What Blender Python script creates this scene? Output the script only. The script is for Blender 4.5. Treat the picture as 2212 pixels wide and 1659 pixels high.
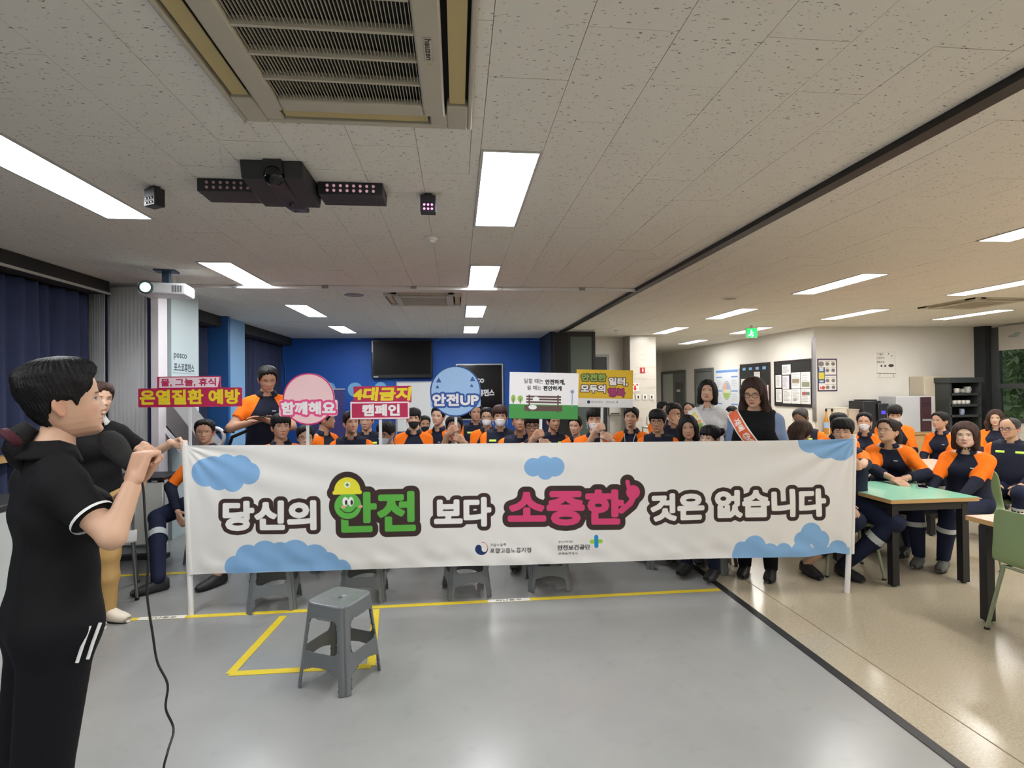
import bpy, bmesh, math, random
import numpy as np
from mathutils import Vector, Matrix
from mathutils.bvhtree import BVHTree
random.seed(7); RNG = np.random.RandomState(7)
for _o in list(bpy.data.objects): bpy.data.objects.remove(_o)
scene = bpy.context.scene
COL = scene.collection
PI = math.pi

# ---------------------------------------------------------------- camera, world, exposure
F_PX, YAW, PIT, ROL, HC = 1159.86, 0.101449, 0.0089566, -0.010708, 1.6
CEIL = 2.7475
_fw = np.array([math.sin(YAW)*math.cos(PIT), math.cos(YAW)*math.cos(PIT), math.sin(PIT)])
_rt = np.array([math.cos(YAW), -math.sin(YAW), 0]); _up = np.cross(_rt, _fw)
_R = _rt*math.cos(ROL)+_up*math.sin(ROL); _U = -_rt*math.sin(ROL)+_up*math.cos(ROL)
cam = bpy.data.objects.new('camera', bpy.data.cameras.new('camera')); COL.objects.link(cam)
cam.data.sensor_width = 36; cam.data.lens = 36*F_PX/2212; cam.data.clip_start = .05
cam.matrix_world = Matrix(((_R[0], _U[0], -_fw[0], 0), (_R[1], _U[1], -_fw[1], 0), (_R[2], _U[2], -_fw[2], HC), (0, 0, 0, 1)))
scene.camera = cam
world = bpy.data.worlds.new('world'); scene.world = world; world.use_nodes = True
world.node_tree.nodes['Background'].inputs[0].default_value = (.62, .72, .85, 1)
world.node_tree.nodes['Background'].inputs[1].default_value = 1.3
vs_ = scene.view_settings
vs_.view_transform = 'Standard'; vs_.look = 'None'; vs_.gamma = 1; vs_.use_curve_mapping = False
vs_.exposure = 0.43
PANEL_POWER = 6.0; LAMP_W = 21.0
scene.cycles.use_denoising = True
scene.cycles.max_bounces = 5; scene.cycles.diffuse_bounces = 3; scene.cycles.glossy_bounces = 2
scene.cycles.use_adaptive_sampling = True; scene.cycles.adaptive_threshold = .1; scene.cycles.adaptive_min_samples = 12
scene.cycles.caustics_reflective = False; scene.cycles.caustics_refractive = False
scene.cycles.sample_clamp_indirect = 6

# pixel of the 2212x1659 photograph -> direction, and where it meets a plane
def ray(x, y): return _fw + _R*(x-1106)/F_PX - _U*(y-829.5)/F_PX
O3 = np.array([0, 0, HC])
def flr(x, y, z=0.0): d = ray(x, y); return O3 + d*((z-HC)/d[2])
def cei(x, y): return flr(x, y, CEIL)
def aty(x, y, Y): d = ray(x, y); return O3 + d*(Y/d[1])
def atx(x, y, X): d = ray(x, y); return O3 + d*(X/d[0])

# ---------------------------------------------------------------- materials
def lin(c):
    c = c/255.0
    return c/12.92 if c <= .04045 else ((c+.055)/1.055)**2.4
def C(r, g, b): return (lin(r), lin(g), lin(b), 1)
MATS = {}
def mat(name, col, rough=.55, metal=0, spec=.5, var=0.0, vscale=30, bump=0, bscale=200, emit=0, coat=0):
    if name in MATS: return MATS[name]
    m = bpy.data.materials.new(name); m.use_nodes = True
    nt = m.node_tree; b = nt.nodes['Principled BSDF']
    b.inputs['Base Color'].default_value = col; b.inputs['Roughness'].default_value = rough
    b.inputs['Metallic'].default_value = metal; b.inputs['Specular IOR Level'].default_value = spec
    if coat: b.inputs['Coat Weight'].default_value = coat; b.inputs['Coat Roughness'].default_value = .1
    if var or bump:
        tc = nt.nodes.new('ShaderNodeTexCoord')
    if var:
        n = nt.nodes.new('ShaderNodeTexNoise'); n.inputs['Scale'].default_value = vscale; n.inputs['Detail'].default_value = 4
        nt.links.new(tc.outputs['Object'], n.inputs['Vector'])
        mx = nt.nodes.new('ShaderNodeMix'); mx.data_type = 'RGBA'
        mx.inputs['A'].default_value = tuple(max(0, c*(1-var)) for c in col[:3])+(1,)
        mx.inputs['B'].default_value = tuple(min(1, c*(1+var)) for c in col[:3])+(1,)
        nt.links.new(n.outputs['Fac'], mx.inputs['Factor']); nt.links.new(mx.outputs['Result'], b.inputs['Base Color'])
    if bump:
        n2 = nt.nodes.new('ShaderNodeTexNoise'); n2.inputs['Scale'].default_value = bscale; n2.inputs['Detail'].default_value = 3
        nt.links.new(tc.outputs['Object'], n2.inputs['Vector'])
        bp = nt.nodes.new('ShaderNodeBump'); bp.inputs['Strength'].default_value = bump; bp.inputs['Distance'].default_value = .01
        nt.links.new(n2.outputs['Fac'], bp.inputs['Height']); nt.links.new(bp.outputs['Normal'], b.inputs['Normal'])
    if emit:
        b.inputs['Emission Color'].default_value = col; b.inputs['Emission Strength'].default_value = emit
    MATS[name] = m
    return m

def attr_mat(name, base, layers, soft=.0015, rough=.6, spec=.4, bump=0, bscale=300):
    """print: each layer is (attribute holding a signed distance, colour); inside (<0) takes the colour"""
    if name in MATS: return MATS[name]
    m = bpy.data.materials.new(name); m.use_nodes = True
    nt = m.node_tree; b = nt.nodes['Principled BSDF']
    b.inputs['Roughness'].default_value = rough; b.inputs['Specular IOR Level'].default_value = spec
    cur = None
    for an, col in layers:
        a = nt.nodes.new('ShaderNodeAttribute'); a.attribute_name = an
        mm = nt.nodes.new('ShaderNodeMath'); mm.operation = 'MULTIPLY_ADD'; mm.use_clamp = True
        mm.inputs[1].default_value = -1/soft; mm.inputs[2].default_value = .5
        nt.links.new(a.outputs['Fac'], mm.inputs[0])
        mx = nt.nodes.new('ShaderNodeMix'); mx.data_type = 'RGBA'
        if cur is None: mx.inputs['A'].default_value = base
        else: nt.links.new(cur, mx.inputs['A'])
        mx.inputs['B'].default_value = col
        nt.links.new(mm.outputs[0], mx.inputs['Factor']); cur = mx.outputs['Result']
    if cur is None: b.inputs['Base Color'].default_value = base
    else: nt.links.new(cur, b.inputs['Base Color'])
    if bump:
        tc = nt.nodes.new('ShaderNodeTexCoord'); n2 = nt.nodes.new('ShaderNodeTexNoise')
        n2.inputs['Scale'].default_value = bscale; nt.links.new(tc.outputs['Object'], n2.inputs['Vector'])
        bp = nt.nodes.new('ShaderNodeBump'); bp.inputs['Strength'].default_value = bump; bp.inputs['Distance'].default_value = .01
        nt.links.new(n2.outputs['Fac'], bp.inputs['Height']); nt.links.new(bp.outputs['Normal'], b.inputs['Normal'])
    MATS[name] = m
    return m

# ---------------------------------------------------------------- mesh helpers
def link(o, parent=None):
    COL.objects.link(o)
    if parent is not None: o.parent = parent
    return o
def tag(o, label=None, cat=None, group=None, kind=None):
    if label: o['label'] = label
    if cat: o['category'] = cat
    if group: o['group'] = group
    if kind: o['kind'] = kind
    return o
def empty(name, loc=(0, 0, 0), rz=0, label=None, cat=None, group=None):
    o = bpy.data.objects.new(name, None); o.empty_display_size = .1
    o.location = loc; o.rotation_euler = (0, 0, rz); link(o)
    return tag(o, label, cat, group)
def mesh_from(V, F, name='m', smooth=True, angle=None, attrs=None, cols=None):
    me = bpy.data.meshes.new(name)
    V = np.asarray(V, dtype=np.float32)
    if isinstance(F, np.ndarray):
        n, k = F.shape
        me.vertices.add(len(V)); me.vertices.foreach_set('co', V.ravel())
        me.loops.add(n*k); me.loops.foreach_set('vertex_index', F.ravel().astype(np.int32))
        me.polygons.add(n); me.polygons.foreach_set('loop_start', np.arange(0, n*k, k, dtype=np.int32))
        me.update(calc_edges=True); me.validate()
    else:
        me.from_pydata([tuple(map(float, v)) for v in V], [], F); me.update()
    if smooth: me.polygons.foreach_set('use_smooth', np.ones(len(me.polygons), dtype=bool))
    if angle: me.set_sharp_from_angle(angle=math.radians(angle))
    if attrs:
        for an, arr in attrs.items():
            a = me.attributes.new(an, 'FLOAT', 'POINT'); a.data.foreach_set('value', np.asarray(arr, dtype=np.float32).ravel())
    if cols is not None:
        a = me.color_attributes.new('Col', 'FLOAT_COLOR', 'POINT')
        cc = np.ones((len(V), 4), dtype=np.float32); cc[:, :3] = cols; a.data.foreach_set('color', cc.ravel())
    return me
def mobj(name, me, mats, parent=None, loc=None, rot=None):
    o = bpy.data.objects.new(name, me)
    if not me.materials:
        for m in (mats if isinstance(mats, (list, tuple)) else [mats]): me.materials.append(m)
    link(o, parent)
    if loc is not None: o.location = loc
    if rot is not None: o.rotation_euler = rot
    return o
class MB:
    def __init__(s): s.v = []; s.f = []; s.m = []
    def add(s, V, F, mi=0):
        n = len(s.v); s.v += [tuple(map(float, p)) for p in V]; s.f += [tuple(i+n for i in f) for f in F]; s.m += [mi]*len(F); return s
    def box(s, x0, x1, y0, y1, z0, z1, mi=0, M=None):
        V = [(x, y, z) for z in (z0, z1) for y in (y0, y1) for x in (x0, x1)]
        if M is not None: V = [tuple(M @ Vector(p)) for p in V]
        return s.add(V, [(0, 2, 3, 1), (4, 5, 7, 6), (0, 1, 5, 4), (2, 6, 7, 3), (0, 4, 6, 2), (1, 3, 7, 5)], mi)
    def tube(s, pts, r, seg=8, mi=0, cap=True, flat=1.0):
        pts = [np.array(p, float) for p in pts]; n = len(pts)
        rr = r if isinstance(r, (list, tuple)) else [r]*n
        V = []; prev = None
        for i, p in enumerate(pts):
            t = pts[min(i+1, n-1)]-pts[max(i-1, 0)]; t /= np.linalg.norm(t)+1e-9
            if prev is None:
                a = np.array([0, 0, 1.]) if abs(t[2]) < .9 else np.array([1., 0, 0])
                u = np.cross(t, a)
            else: u = prev-t*(prev@t)
            u /= np.linalg.norm(u)+1e-9; prev = u; w = np.cross(t, u)
            for k in range(seg):
                an = 2*PI*k/seg; V.append(p+rr[i]*(math.cos(an)*u+flat*math.sin(an)*w))
        Fc = [(i*seg+k, i*seg+(k+1) % seg, (i+1)*seg+(k+1) % seg, (i+1)*seg+k) for i in range(n-1) for k in range(seg)]
        if cap: Fc += [tuple(range(seg-1, -1, -1)), tuple((n-1)*seg+k for k in range(seg))]
        return s.add(V, Fc, mi)
    def lathe(s, prof, c=(0, 0, 0), seg=20, mi=0, sx=1, sy=1):
        V = [(c[0]+sx*r*math.cos(2*PI*k/seg), c[1]+sy*r*math.sin(2*PI*k/seg), c[2]+z) for r, z in prof for k in range(seg)]
        n = len(prof)
        Fc = [(i*seg+k, i*seg+(k+1) % seg, (i+1)*seg+(k+1) % seg, (i+1)*seg+k) for i in range(n-1) for k in range(seg)]
        if prof[0][0] > 1e-6: Fc.append(tuple(range(seg-1, -1, -1)))
        if prof[-1][0] > 1e-6: Fc.append(tuple((n-1)*seg+k for k in range(seg)))
        return s.add(V, Fc, mi)
    def prism(s, poly, t0, t1, plane='xz', mi=0):
        n = len(poly)
        def p3(p, t): return {'xz': (p[0], t, p[1]), 'xy': (p[0], p[1], t), 'yz': (t, p[0], p[1])}[plane]
        V = [p3(p, t0) for p in poly]+[p3(p, t1) for p in poly]
        return s.add(V, [tuple(range(n)), tuple(range(2*n-1, n-1, -1))]+[(i, i+n, (i+1) % n+n, (i+1) % n) for i in range(n)], mi)
    def build(s, name, mats, parent=None, loc=None, rot=None, smooth=True, angle=38, bev=0):
        me = mesh_from(s.v, s.f, name, smooth, angle if smooth else None)
        bm = bmesh.new(); bm.from_mesh(me); bmesh.ops.recalc_face_normals(bm, faces=bm.faces); bm.to_mesh(me); bm.free()
        me.polygons.foreach_set('material_index', s.m)
        o = mobj(name, me, mats, parent, loc, rot)
        if bev:
            b = o.modifiers.new('bevel', 'BEVEL'); b.width = bev; b.segments = 2; b.limit_method = 'ANGLE'; b.angle_limit = math.radians(40)
        return o
def boxo(name, x0, x1, y0, y1, z0, z1, m, parent=None, bev=0, loc=None, rot=None):
    return MB().box(x0, x1, y0, y1, z0, z1).build(name, m, parent, loc, rot, bev=bev)
def copy_tree(o, parent=None):
    c = o.copy(); COL.objects.link(c); c.parent = parent
    for ch in list(o.children): copy_tree(ch, c)
    return c

# ---------------------------------------------------------------- signed distances for printed artwork
_tx = {}
def preload_texts(bodies):
    obs = []
    for t in bodies:
        c = bpy.data.curves.new('t', 'FONT'); c.body = t; c.size = 1; c.resolution_u = 3
        o = bpy.data.objects.new('t', c); COL.objects.link(o); obs.append(o)
    dg = bpy.context.evaluated_depsgraph_get(); dg.update()
    for t, o in zip(bodies, obs):
        me = o.evaluated_get(dg).to_mesh(); v = np.array([p.co[:2] for p in me.vertices]); cnt = {}
        for p in me.polygons:
            for k in p.edge_keys: cnt[k] = cnt.get(k, 0)+1
        _tx[t] = np.array([np.r_[v[a], v[b]] for (a, b), n in cnt.items() if n == 1])
    for o in obs:
        c = o.data; bpy.data.objects.remove(o); bpy.data.curves.remove(c)
preload_texts(['4대금지', 'hauzen', 'posco', '것은', '경북동부지사', '고용노동부', '당신의', '모두의', '물, 그늘, 휴식', '보다', '산업재해예방', '소중한', '쉴 때는', '안', '안전', '안전UP', '안전보건공단', '안전하게', '안전하게,', '안전한', '없습니다', '예방', '오늘도', '온열질환 예방', '일터,', '일할 때는', '재해', '전', '캠페인', '편안하게', '포스코휴먼스', '포항고용노동지청', '피난통로', '함께해요', '행복', '행복하게'])
def text_edges(body):
    if body in _tx: return _tx[body]
    c = bpy.data.curves.new('t', 'FONT'); c.body = body; c.size = 1; c.resolution_u = 3
    o = bpy.data.objects.new('t', c); COL.objects.link(o)
    dg = bpy.context.evaluated_depsgraph_get(); dg.update()
    me = o.evaluated_get(dg).to_mesh()
    v = np.array([p.co[:2] for p in me.vertices]); cnt = {}
    for p in me.polygons:
        for k in p.edge_keys: cnt[k] = cnt.get(k, 0)+1
    e = np.array([np.r_[v[a], v[b]] for (a, b), n in cnt.items() if n == 1])
    bpy.data.objects.remove(o); bpy.data.curves.remove(c)
    _tx[body] = e
    return e
def sd_edges(P, E, margin=.1):
    out = np.full(len(P), 9.0)
    lo = E.reshape(-1, 2).min(0)-margin; hi = E.reshape(-1, 2).max(0)+margin
    idx = np.where(((P > lo) & (P < hi)).all(1))[0]
    for ch in np.array_split(idx, max(1, len(idx)*len(E)//3000000+1)):
        if len(ch) == 0: continue
        p = P[ch][:, None, :]; a = E[None, :, :2]; b = E[None, :, 2:]
        ab = b-a; t = np.clip(((p-a)*ab).sum(2)/np.maximum((ab*ab).sum(2), 1e-12), 0, 1)
        d = np.sqrt((((p-a)-ab*t[..., None])**2).sum(2)).min(1)
        c1 = (a[..., 1] <= p[..., 1]) != (b[..., 1] <= p[..., 1])
        with np.errstate(divide='ignore', invalid='ignore'):
            xi = a[..., 0]+(p[..., 1]-a[..., 1])/(b[..., 1]-a[..., 1])*(b[..., 0]-a[..., 0])
        ins = (np.where(c1, xi > p[..., 0], False).sum(1) % 2) == 1
        out[ch] = np.where(ins, -d, d)
    return out
def sd_text(P, body, x0, x1, y0, y1, grow=0, shear=0, slant=0, margin=.1):
    """text fitted in the box; shear: rise per unit x; slant: italic"""
    E = text_edges(body).copy(); q = E.reshape(-1, 2); lo = q.min(0); hi = q.max(0)
    s = np.array([(x1-x0-2*grow)/(hi[0]-lo[0]), (y1-y0-2*grow)/(hi[1]-lo[1])])
    q = (q-lo)*s+[x0+grow, y0+grow]
    q[:, 1] += shear*(q[:, 0]-x0); q[:, 0] += slant*(q[:, 1]-y0)
    return sd_edges(P, q.reshape(-1, 4), margin)-grow
def sd_circ(P, x, y, r): return np.hypot(P[:, 0]-x, P[:, 1]-y)-r
def sd_ell(P, x, y, a, b): return (np.hypot((P[:, 0]-x)/a, (P[:, 1]-y)/b)-1)*min(a, b)
def sd_box(P, x0, x1, y0, y1, r=0):
    q = np.abs(P-[(x0+x1)/2, (y0+y1)/2])-[(x1-x0)/2-r, (y1-y0)/2-r]
    return np.hypot(*np.maximum(q, 0).T)+np.minimum(q.max(1), 0)-r
def sd_poly(P, pts, margin=.3):
    pts = np.array(pts, float); return sd_edges(P, np.c_[pts, np.roll(pts, -1, 0)], margin)
def sd_seg(P, pts, r):
    d = np.full(len(P), 9.)
    for a, b in zip(pts[:-1], pts[1:]):
        a = np.array(a, float); b = np.array(b, float); ab = b-a
        t = np.clip(((P-a)@ab)/(ab@ab), 0, 1); d = np.minimum(d, np.hypot(*(P-a-t[:, None]*ab).T))
    return d-r
def sd_un(*a): return np.minimum.reduce(a)

def grid_uv(x0, x1, y0, y1, res):
    nx = max(2, int(round((x1-x0)/res))+1); ny = max(2, int(round((y1-y0)/res))+1)
    X, Y = np.meshgrid(np.linspace(x0, x1, nx), np.linspace(y0, y1, ny), indexing='ij')
    P = np.c_[X.ravel(), Y.ravel()]
    i = np.arange(nx*ny).reshape(nx, ny)
    Fc = np.stack([i[:-1, :-1], i[1:, :-1], i[1:, 1:], i[:-1, 1:]], -1).reshape(-1, 4)
    return P, Fc
def printed_board(name, x0, x1, y0, y1, res, base, layers_fn, thick=.004, shape_fn=None, parent=None, edge=None, rough=.5, **kw):
    """flat board in local XZ facing -Y; layers_fn(P) -> [(sdf, colour)]; shape_fn(P) -> outline sdf"""
    P, Fc = grid_uv(x0, x1, y0, y1, res)
    if shape_fn:
        d = shape_fn(P); keep = (d[Fc] < res*.45).any(1)
        Fc = Fc[keep]; u = np.unique(Fc); mp = -np.ones(len(P), int); mp[u] = np.arange(len(u)); P = P[u]; Fc = mp[Fc]
        for _ in range(3):
            e = res*.3; d = shape_fn(P)
            gx = (shape_fn(P+[e, 0])-shape_fn(P-[e, 0]))/(2*e); gy = (shape_fn(P+[0, e])-shape_fn(P-[0, e]))/(2*e)
            gl = np.maximum(np.hypot(gx, gy), .3); mv = d > 0
            P = P-np.where(mv, d/gl**2, 0)[:, None]*np.c_[gx, gy]
    L = layers_fn(P); n = len(P)
    ed = np.sort(np.concatenate([Fc[:, [0, 1]], Fc[:, [1, 2]], Fc[:, [2, 3]], Fc[:, [3, 0]]]), 1)
    raw = np.concatenate([Fc[:, [0, 1]], Fc[:, [1, 2]], Fc[:, [2, 3]], Fc[:, [3, 0]]])
    key = ed[:, 0]*n+ed[:, 1]; uq, inv, ct = np.unique(key, return_inverse=True, return_counts=True)
    bd = raw[ct[inv] == 1]
    V = np.r_[np.c_[P[:, 0], np.full(n, -thick/2), P[:, 1]], np.c_[P[:, 0], np.full(n, thick/2), P[:, 1]]]
    FF = np.r_[Fc, Fc[:, ::-1]+n, np.c_[bd[:, 1], bd[:, 0], bd[:, 0]+n, bd[:, 1]+n]]
    attrs = {'L%d' % i: np.r_[l[0], np.full(n, 9.)] for i, l in enumerate(L)}
    me = mesh_from(V, FF, name, smooth=False, attrs=attrs)
    m = attr_mat('print_'+name+'_%d' % len(MATS), base, [('L%d' % i, l[1]) for i, l in enumerate(L)], soft=kw.get('soft', res*.7), rough=rough)
    o = mobj(name, me, [m], parent)
    return o
# ================================================================ the room
def surf_mat(name, col, rough, specks=None, bump=0):
    m = bpy.data.materials.new(name); m.use_nodes = True; nt = m.node_tree; b = nt.nodes['Principled BSDF']
    b.inputs['Roughness'].default_value = rough
    geo = nt.nodes.new('ShaderNodeNewGeometry')
    def noise(scale, det=3, stretch=None):
        n = nt.nodes.new('ShaderNodeTexNoise'); n.inputs['Scale'].default_value = scale; n.inputs['Detail'].default_value = det
        if stretch:
            mp = nt.nodes.new('ShaderNodeMapping'); mp.inputs['Scale'].default_value = stretch; mp.inputs['Rotation'].default_value = (0, 0, .35)
            nt.links.new(geo.outputs['Position'], mp.inputs['Vector']); nt.links.new(mp.outputs['Vector'], n.inputs['Vector'])
        else: nt.links.new(geo.outputs['Position'], n.inputs['Vector'])
        return n
    cur = None
    for (scale, det, stretch, lo, hi, c2, amt) in specks or []:
        n = noise(scale, det, stretch); mr = nt.nodes.new('ShaderNodeMapRange'); mr.clamp = True
        mr.inputs['From Min'].default_value = lo; mr.inputs['From Max'].default_value = hi; mr.inputs['To Max'].default_value = amt
        nt.links.new(n.outputs['Fac'], mr.inputs['Value'])
        mx = nt.nodes.new('ShaderNodeMix'); mx.data_type = 'RGBA'; mx.inputs['B'].default_value = c2
        if cur is None: mx.inputs['A'].default_value = col
        else: nt.links.new(cur, mx.inputs['A'])
        nt.links.new(mr.outputs['Result'], mx.inputs['Factor']); cur = mx.outputs['Result']
    if cur is None: b.inputs['Base Color'].default_value = col
    else: nt.links.new(cur, b.inputs['Base Color'])
    return m
m_vinyl = surf_mat('vinyl_floor', C(150, 150, 148), .26, [(1.3, 4, None, .35, .75, C(137, 137, 136), .8), (9, 5, None, .6, .78, C(124, 125, 127), .3)])
m_terr = surf_mat('terrazzo_floor', C(176, 165, 143), .20, [(70, 3, None, .5, .64, C(160, 146, 122), .7), (140, 2, None, .58, .7, C(214, 206, 188), .7), (2, 3, None, .4, .7, C(176, 164, 142), .5)])
m_tile = surf_mat('acoustic_tile', C(226, 223, 214), .85, [(50, 2, (1, 2.4, 1), .665, .69, C(112, 108, 100), .85)])
m_grid = mat('ceiling_void', C(90, 88, 84), .9)
m_black = mat('black_metal', C(24, 24, 26), .45)
m_white = mat('white_wall_paint', C(226, 223, 216), .7, var=.03, vscale=3)
m_blue = mat('blue_wall_paint', C(22, 84, 172), .6, var=.08, vscale=2)
m_dgrey = mat('dark_grey_paint', C(70, 72, 74), .5)
m_marble = surf_mat('marble', C(200, 196, 187), .25, [(2.2, 6, (1, 1, 5), .55, .62, C(186, 178, 164), .6)])

def struct(o): o['kind'] = 'structure'; return o
SX = 2.05
struct(boxo('floor', -4.1, SX, -3, 12.2, -.06, 0, m_vinyl))
struct(boxo('floor', SX+.055, 10.7, -3, 17.8, -.06, 0, m_terr))
struct(boxo('trim_1', SX, SX+.055, -3, 12.2, -.06, .004, m_black))
struct(boxo('trim_2', SX+.30, SX+.306, -3, 12.2, -.001, .0012, mat('terrazzo_joint', C(120, 104, 80), .5)))
struct(boxo('wall_left', -4.1, -3.98, -3, 12.2, 0, 2.9, m_dgrey))
struct(boxo('wall_back', -3.98, 2.0, 12.1, 12.22, 0, 2.9, m_blue))
struct(boxo('wall_front', -4.1, 10.7, -3.12, -3, 0, 2.9, m_white))
struct(boxo('wall_rear', 6.95, 10.55, 9.85, 9.97, 0, 2.9, m_white))
struct(boxo('wall_corridor', 6.95, 7.07, 9.97, 17.8, 0, 2.9, m_white))
struct(boxo('wall_end', 2.0, 6.95, 17.68, 17.8, 0, 2.9, m_white))
struct(boxo('wall_centre', 2.72, 3.80, 12.0, 12.12, 0, 2.9, m_white))
struct(boxo('wall_pillar', 3.79, 4.38, 11.5, 12.12, 0, CEIL, m_marble))
struct(boxo('wall_side', 4.2, 4.32, 12.12, 17.68, 0, 2.9, m_white))

# ceiling: dark slab, individual tiles under it
ceil_o = struct(boxo('ceiling', -4.1, 10.7, -3.0, 17.8, CEIL+.02, CEIL+.12, m_grid))
LIGHT_Y = [-2.24, .1589, 2.5589, 4.9589, 7.3589, 9.7589]
LX = [(-2.277, y) for y in LIGHT_Y]+[(.1229, y) for y in LIGHT_Y]
RX = [(4.15, y) for y in (-2.1, .3, 2.7, 5.1, 7.5, 9.9)]+[(6.25, y) for y in (-2.1, .3, 2.7, 5.1, 7.5)]+[(5.85, 9.9), (5.85, 12.6)]+[(8.35, y) for y in (-2.1, .3, 2.7, 5.1, 7.5)]
rects = [(x, x+.3, y, y+1.2) for x, y in LX+RX]
AC1 = (-.877, .073, 1.36, 2.33); AC2 = (-.86, .06, 6.42, 7.3); AC3 = (6.85, 7.75, 6.45, 7.35)
rects += [AC1, AC2, AC3]
tiles = []
def tgrid(xs, ox, oy, xmin, xmax, ymax, par):
    k0 = int(math.floor((xmin-ox)/.3))-1
    for k in range(k0, k0+80):
        x0 = max(ox+.3*k, xmin); x1 = min(ox+.3*(k+1), xmax)
        if x1-x0 < .02: continue
        off = oy+(.3 if (k % 2) != par else 0)
        for j in range(-12, 30):
            y0 = max(off+.6*j, -3); y1 = min(off+.6*(j+1), ymax)
            if y1-y0 < .02: continue
            pieces = [(x0, x1, y0, y1)]
            for (a, b, c, d) in rects:
                np_ = []
                for (p, q, r, s) in pieces:
                    if p >= b-.004 or q <= a+.004 or r >= d-.004 or s <= c+.004: np_.append((p, q, r, s)); continue
                    if p < a-.01: np_.append((p, a, r, s))
                    if q > b+.01: np_.append((b, q, r, s))
                    pa, qb = max(p, a), min(q, b)
                    if r < c-.01: np_.append((pa, qb, r, c))
                    if s > d+.01: np_.append((pa, qb, d, s))
                pieces = np_
            tiles.extend(pieces)
tgrid(None, .4229, 1.6589, -4.0, 2.06, 12.1, 0)
tgrid(None, 2.05, 2.7, 2.14, 10.6, 17.7, 1)
def seen(t):
    x, y = (t[0]+t[1])/2, (t[2]+t[3])/2
    v = np.array([x, y, CEIL-HC]); d = v@_fw
    if d < .3: return -1
    u, w = 1106+F_PX*(v@_R)/d, 829.5-F_PX*(v@_U)/d
    if not (-80 < u < 2290 and -120 < w < 900): return -1
    return (t[1]-t[0])*(t[3]-t[2])/d**3
order = sorted(range(len(tiles)), key=lambda i: -seen(tiles[i]))
GAP = .0010; tmesh = {}
rest = MB()
for n, i in enumerate(order):
    x0, x1, y0, y1 = tiles[i]; sx, sy = x1-x0-2*GAP, y1-y0-2*GAP
    if sx < .003 or sy < .003: continue
    dz = random.uniform(-.0008, .0008)
    if n < 300 and seen(tiles[i]) > 0:
        key = (round(sx, 3), round(sy, 3))
        if key not in tmesh:
            b = MB().box(-sx/2, sx/2, -sy/2, sy/2, 0, .016); tmesh[key] = mesh_from(b.v, b.f, 'ceiling_tile', smooth=False); tmesh[key].materials.append(m_tile)
        o = bpy.data.objects.new('ceiling_tile', tmesh[key]); link(o, ceil_o); o.location = ((x0+x1)/2, (y0+y1)/2, CEIL+dz)
    else:
        rest.box(x0+GAP, x1-GAP, y0+GAP, y1-GAP, CEIL+dz, CEIL+.016)
ro = rest.build('ceiling_tiling', m_tile, ceil_o, smooth=False); ro['kind'] = 'stuff'
struct(boxo('trim_3', 2.06, 2.14, -3, 12.0, CEIL-.035, CEIL+.02, m_black))

# ceiling light panels (the room's lamps)
m_diff = mat('light_diffuser', (1, .98, .95, 1), .5, emit=PANEL_POWER)
m_diffL = mat('light_diffuser_cool', (.93, .97, 1, 1), .5, emit=PANEL_POWER*.78)
for _m in (m_diff, m_diffL): _m.cycles.emission_sampling = 'NONE'
m_frame = mat('light_frame', C(190, 188, 182), .5)
for i, (x, y) in enumerate(LX+RX):
    left = i < len(LX)
    ordn = ['last', 'fifth', 'fourth', 'third', 'second', 'first']
    if left: lab = ordn[LIGHT_Y.index(y)]+' light panel from the blue wall in the row '+('along the curtain side' if x < -1 else 'in line with the smoke detector')
    else:
        x_ = 6.25 if x == 5.85 else x; col_ = [q for q in RX if q[0] == x or (x_ == 6.25 and q[0] in (5.85, 6.25))]; k_ = len(col_)-1-col_.index((x, y)); lab = ['first', 'second', 'third', 'fourth', 'fifth', 'sixth', 'seventh'][k_]+' light panel from the rear, row '+{4.15: 'beside the black ceiling track', 6.25: 'over the cafeteria middle', 8.35: 'toward the window'}[x_]
    e = empty('ceiling_light', (x+.15, y+.6, CEIL), 0, lab, 'light', 'ceiling light panels')
    fr = MB()
    for (a, b, c, d) in ((-.15, -.135, -.6, .6), (.135, .15, -.6, .6), (-.135, .135, -.6, -.585), (-.135, .135, .585, .6)): fr.box(a, b, c, d, -.006, .015)
    fr.build('light_frame', m_frame, e)
    MB().add([(-.135, -.585, .004), (-.135, .585, .004), (.135, .585, .004), (.135, -.585, .004)], [(0, 1, 2, 3)]).build('diffuser', m_diffL if left else m_diff, e, smooth=False)
    ld = bpy.data.lights.new('panel_lamp', 'AREA'); ld.shape = 'RECTANGLE'; ld.size = .27; ld.size_y = 1.17
    ld.energy = LAMP_W; ld.color = (.96, .98, 1) if left else (1, .972, .93)
    lo = bpy.data.objects.new('panel_lamp', ld); link(lo, e); lo.location = (0, 0, .002)

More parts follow.
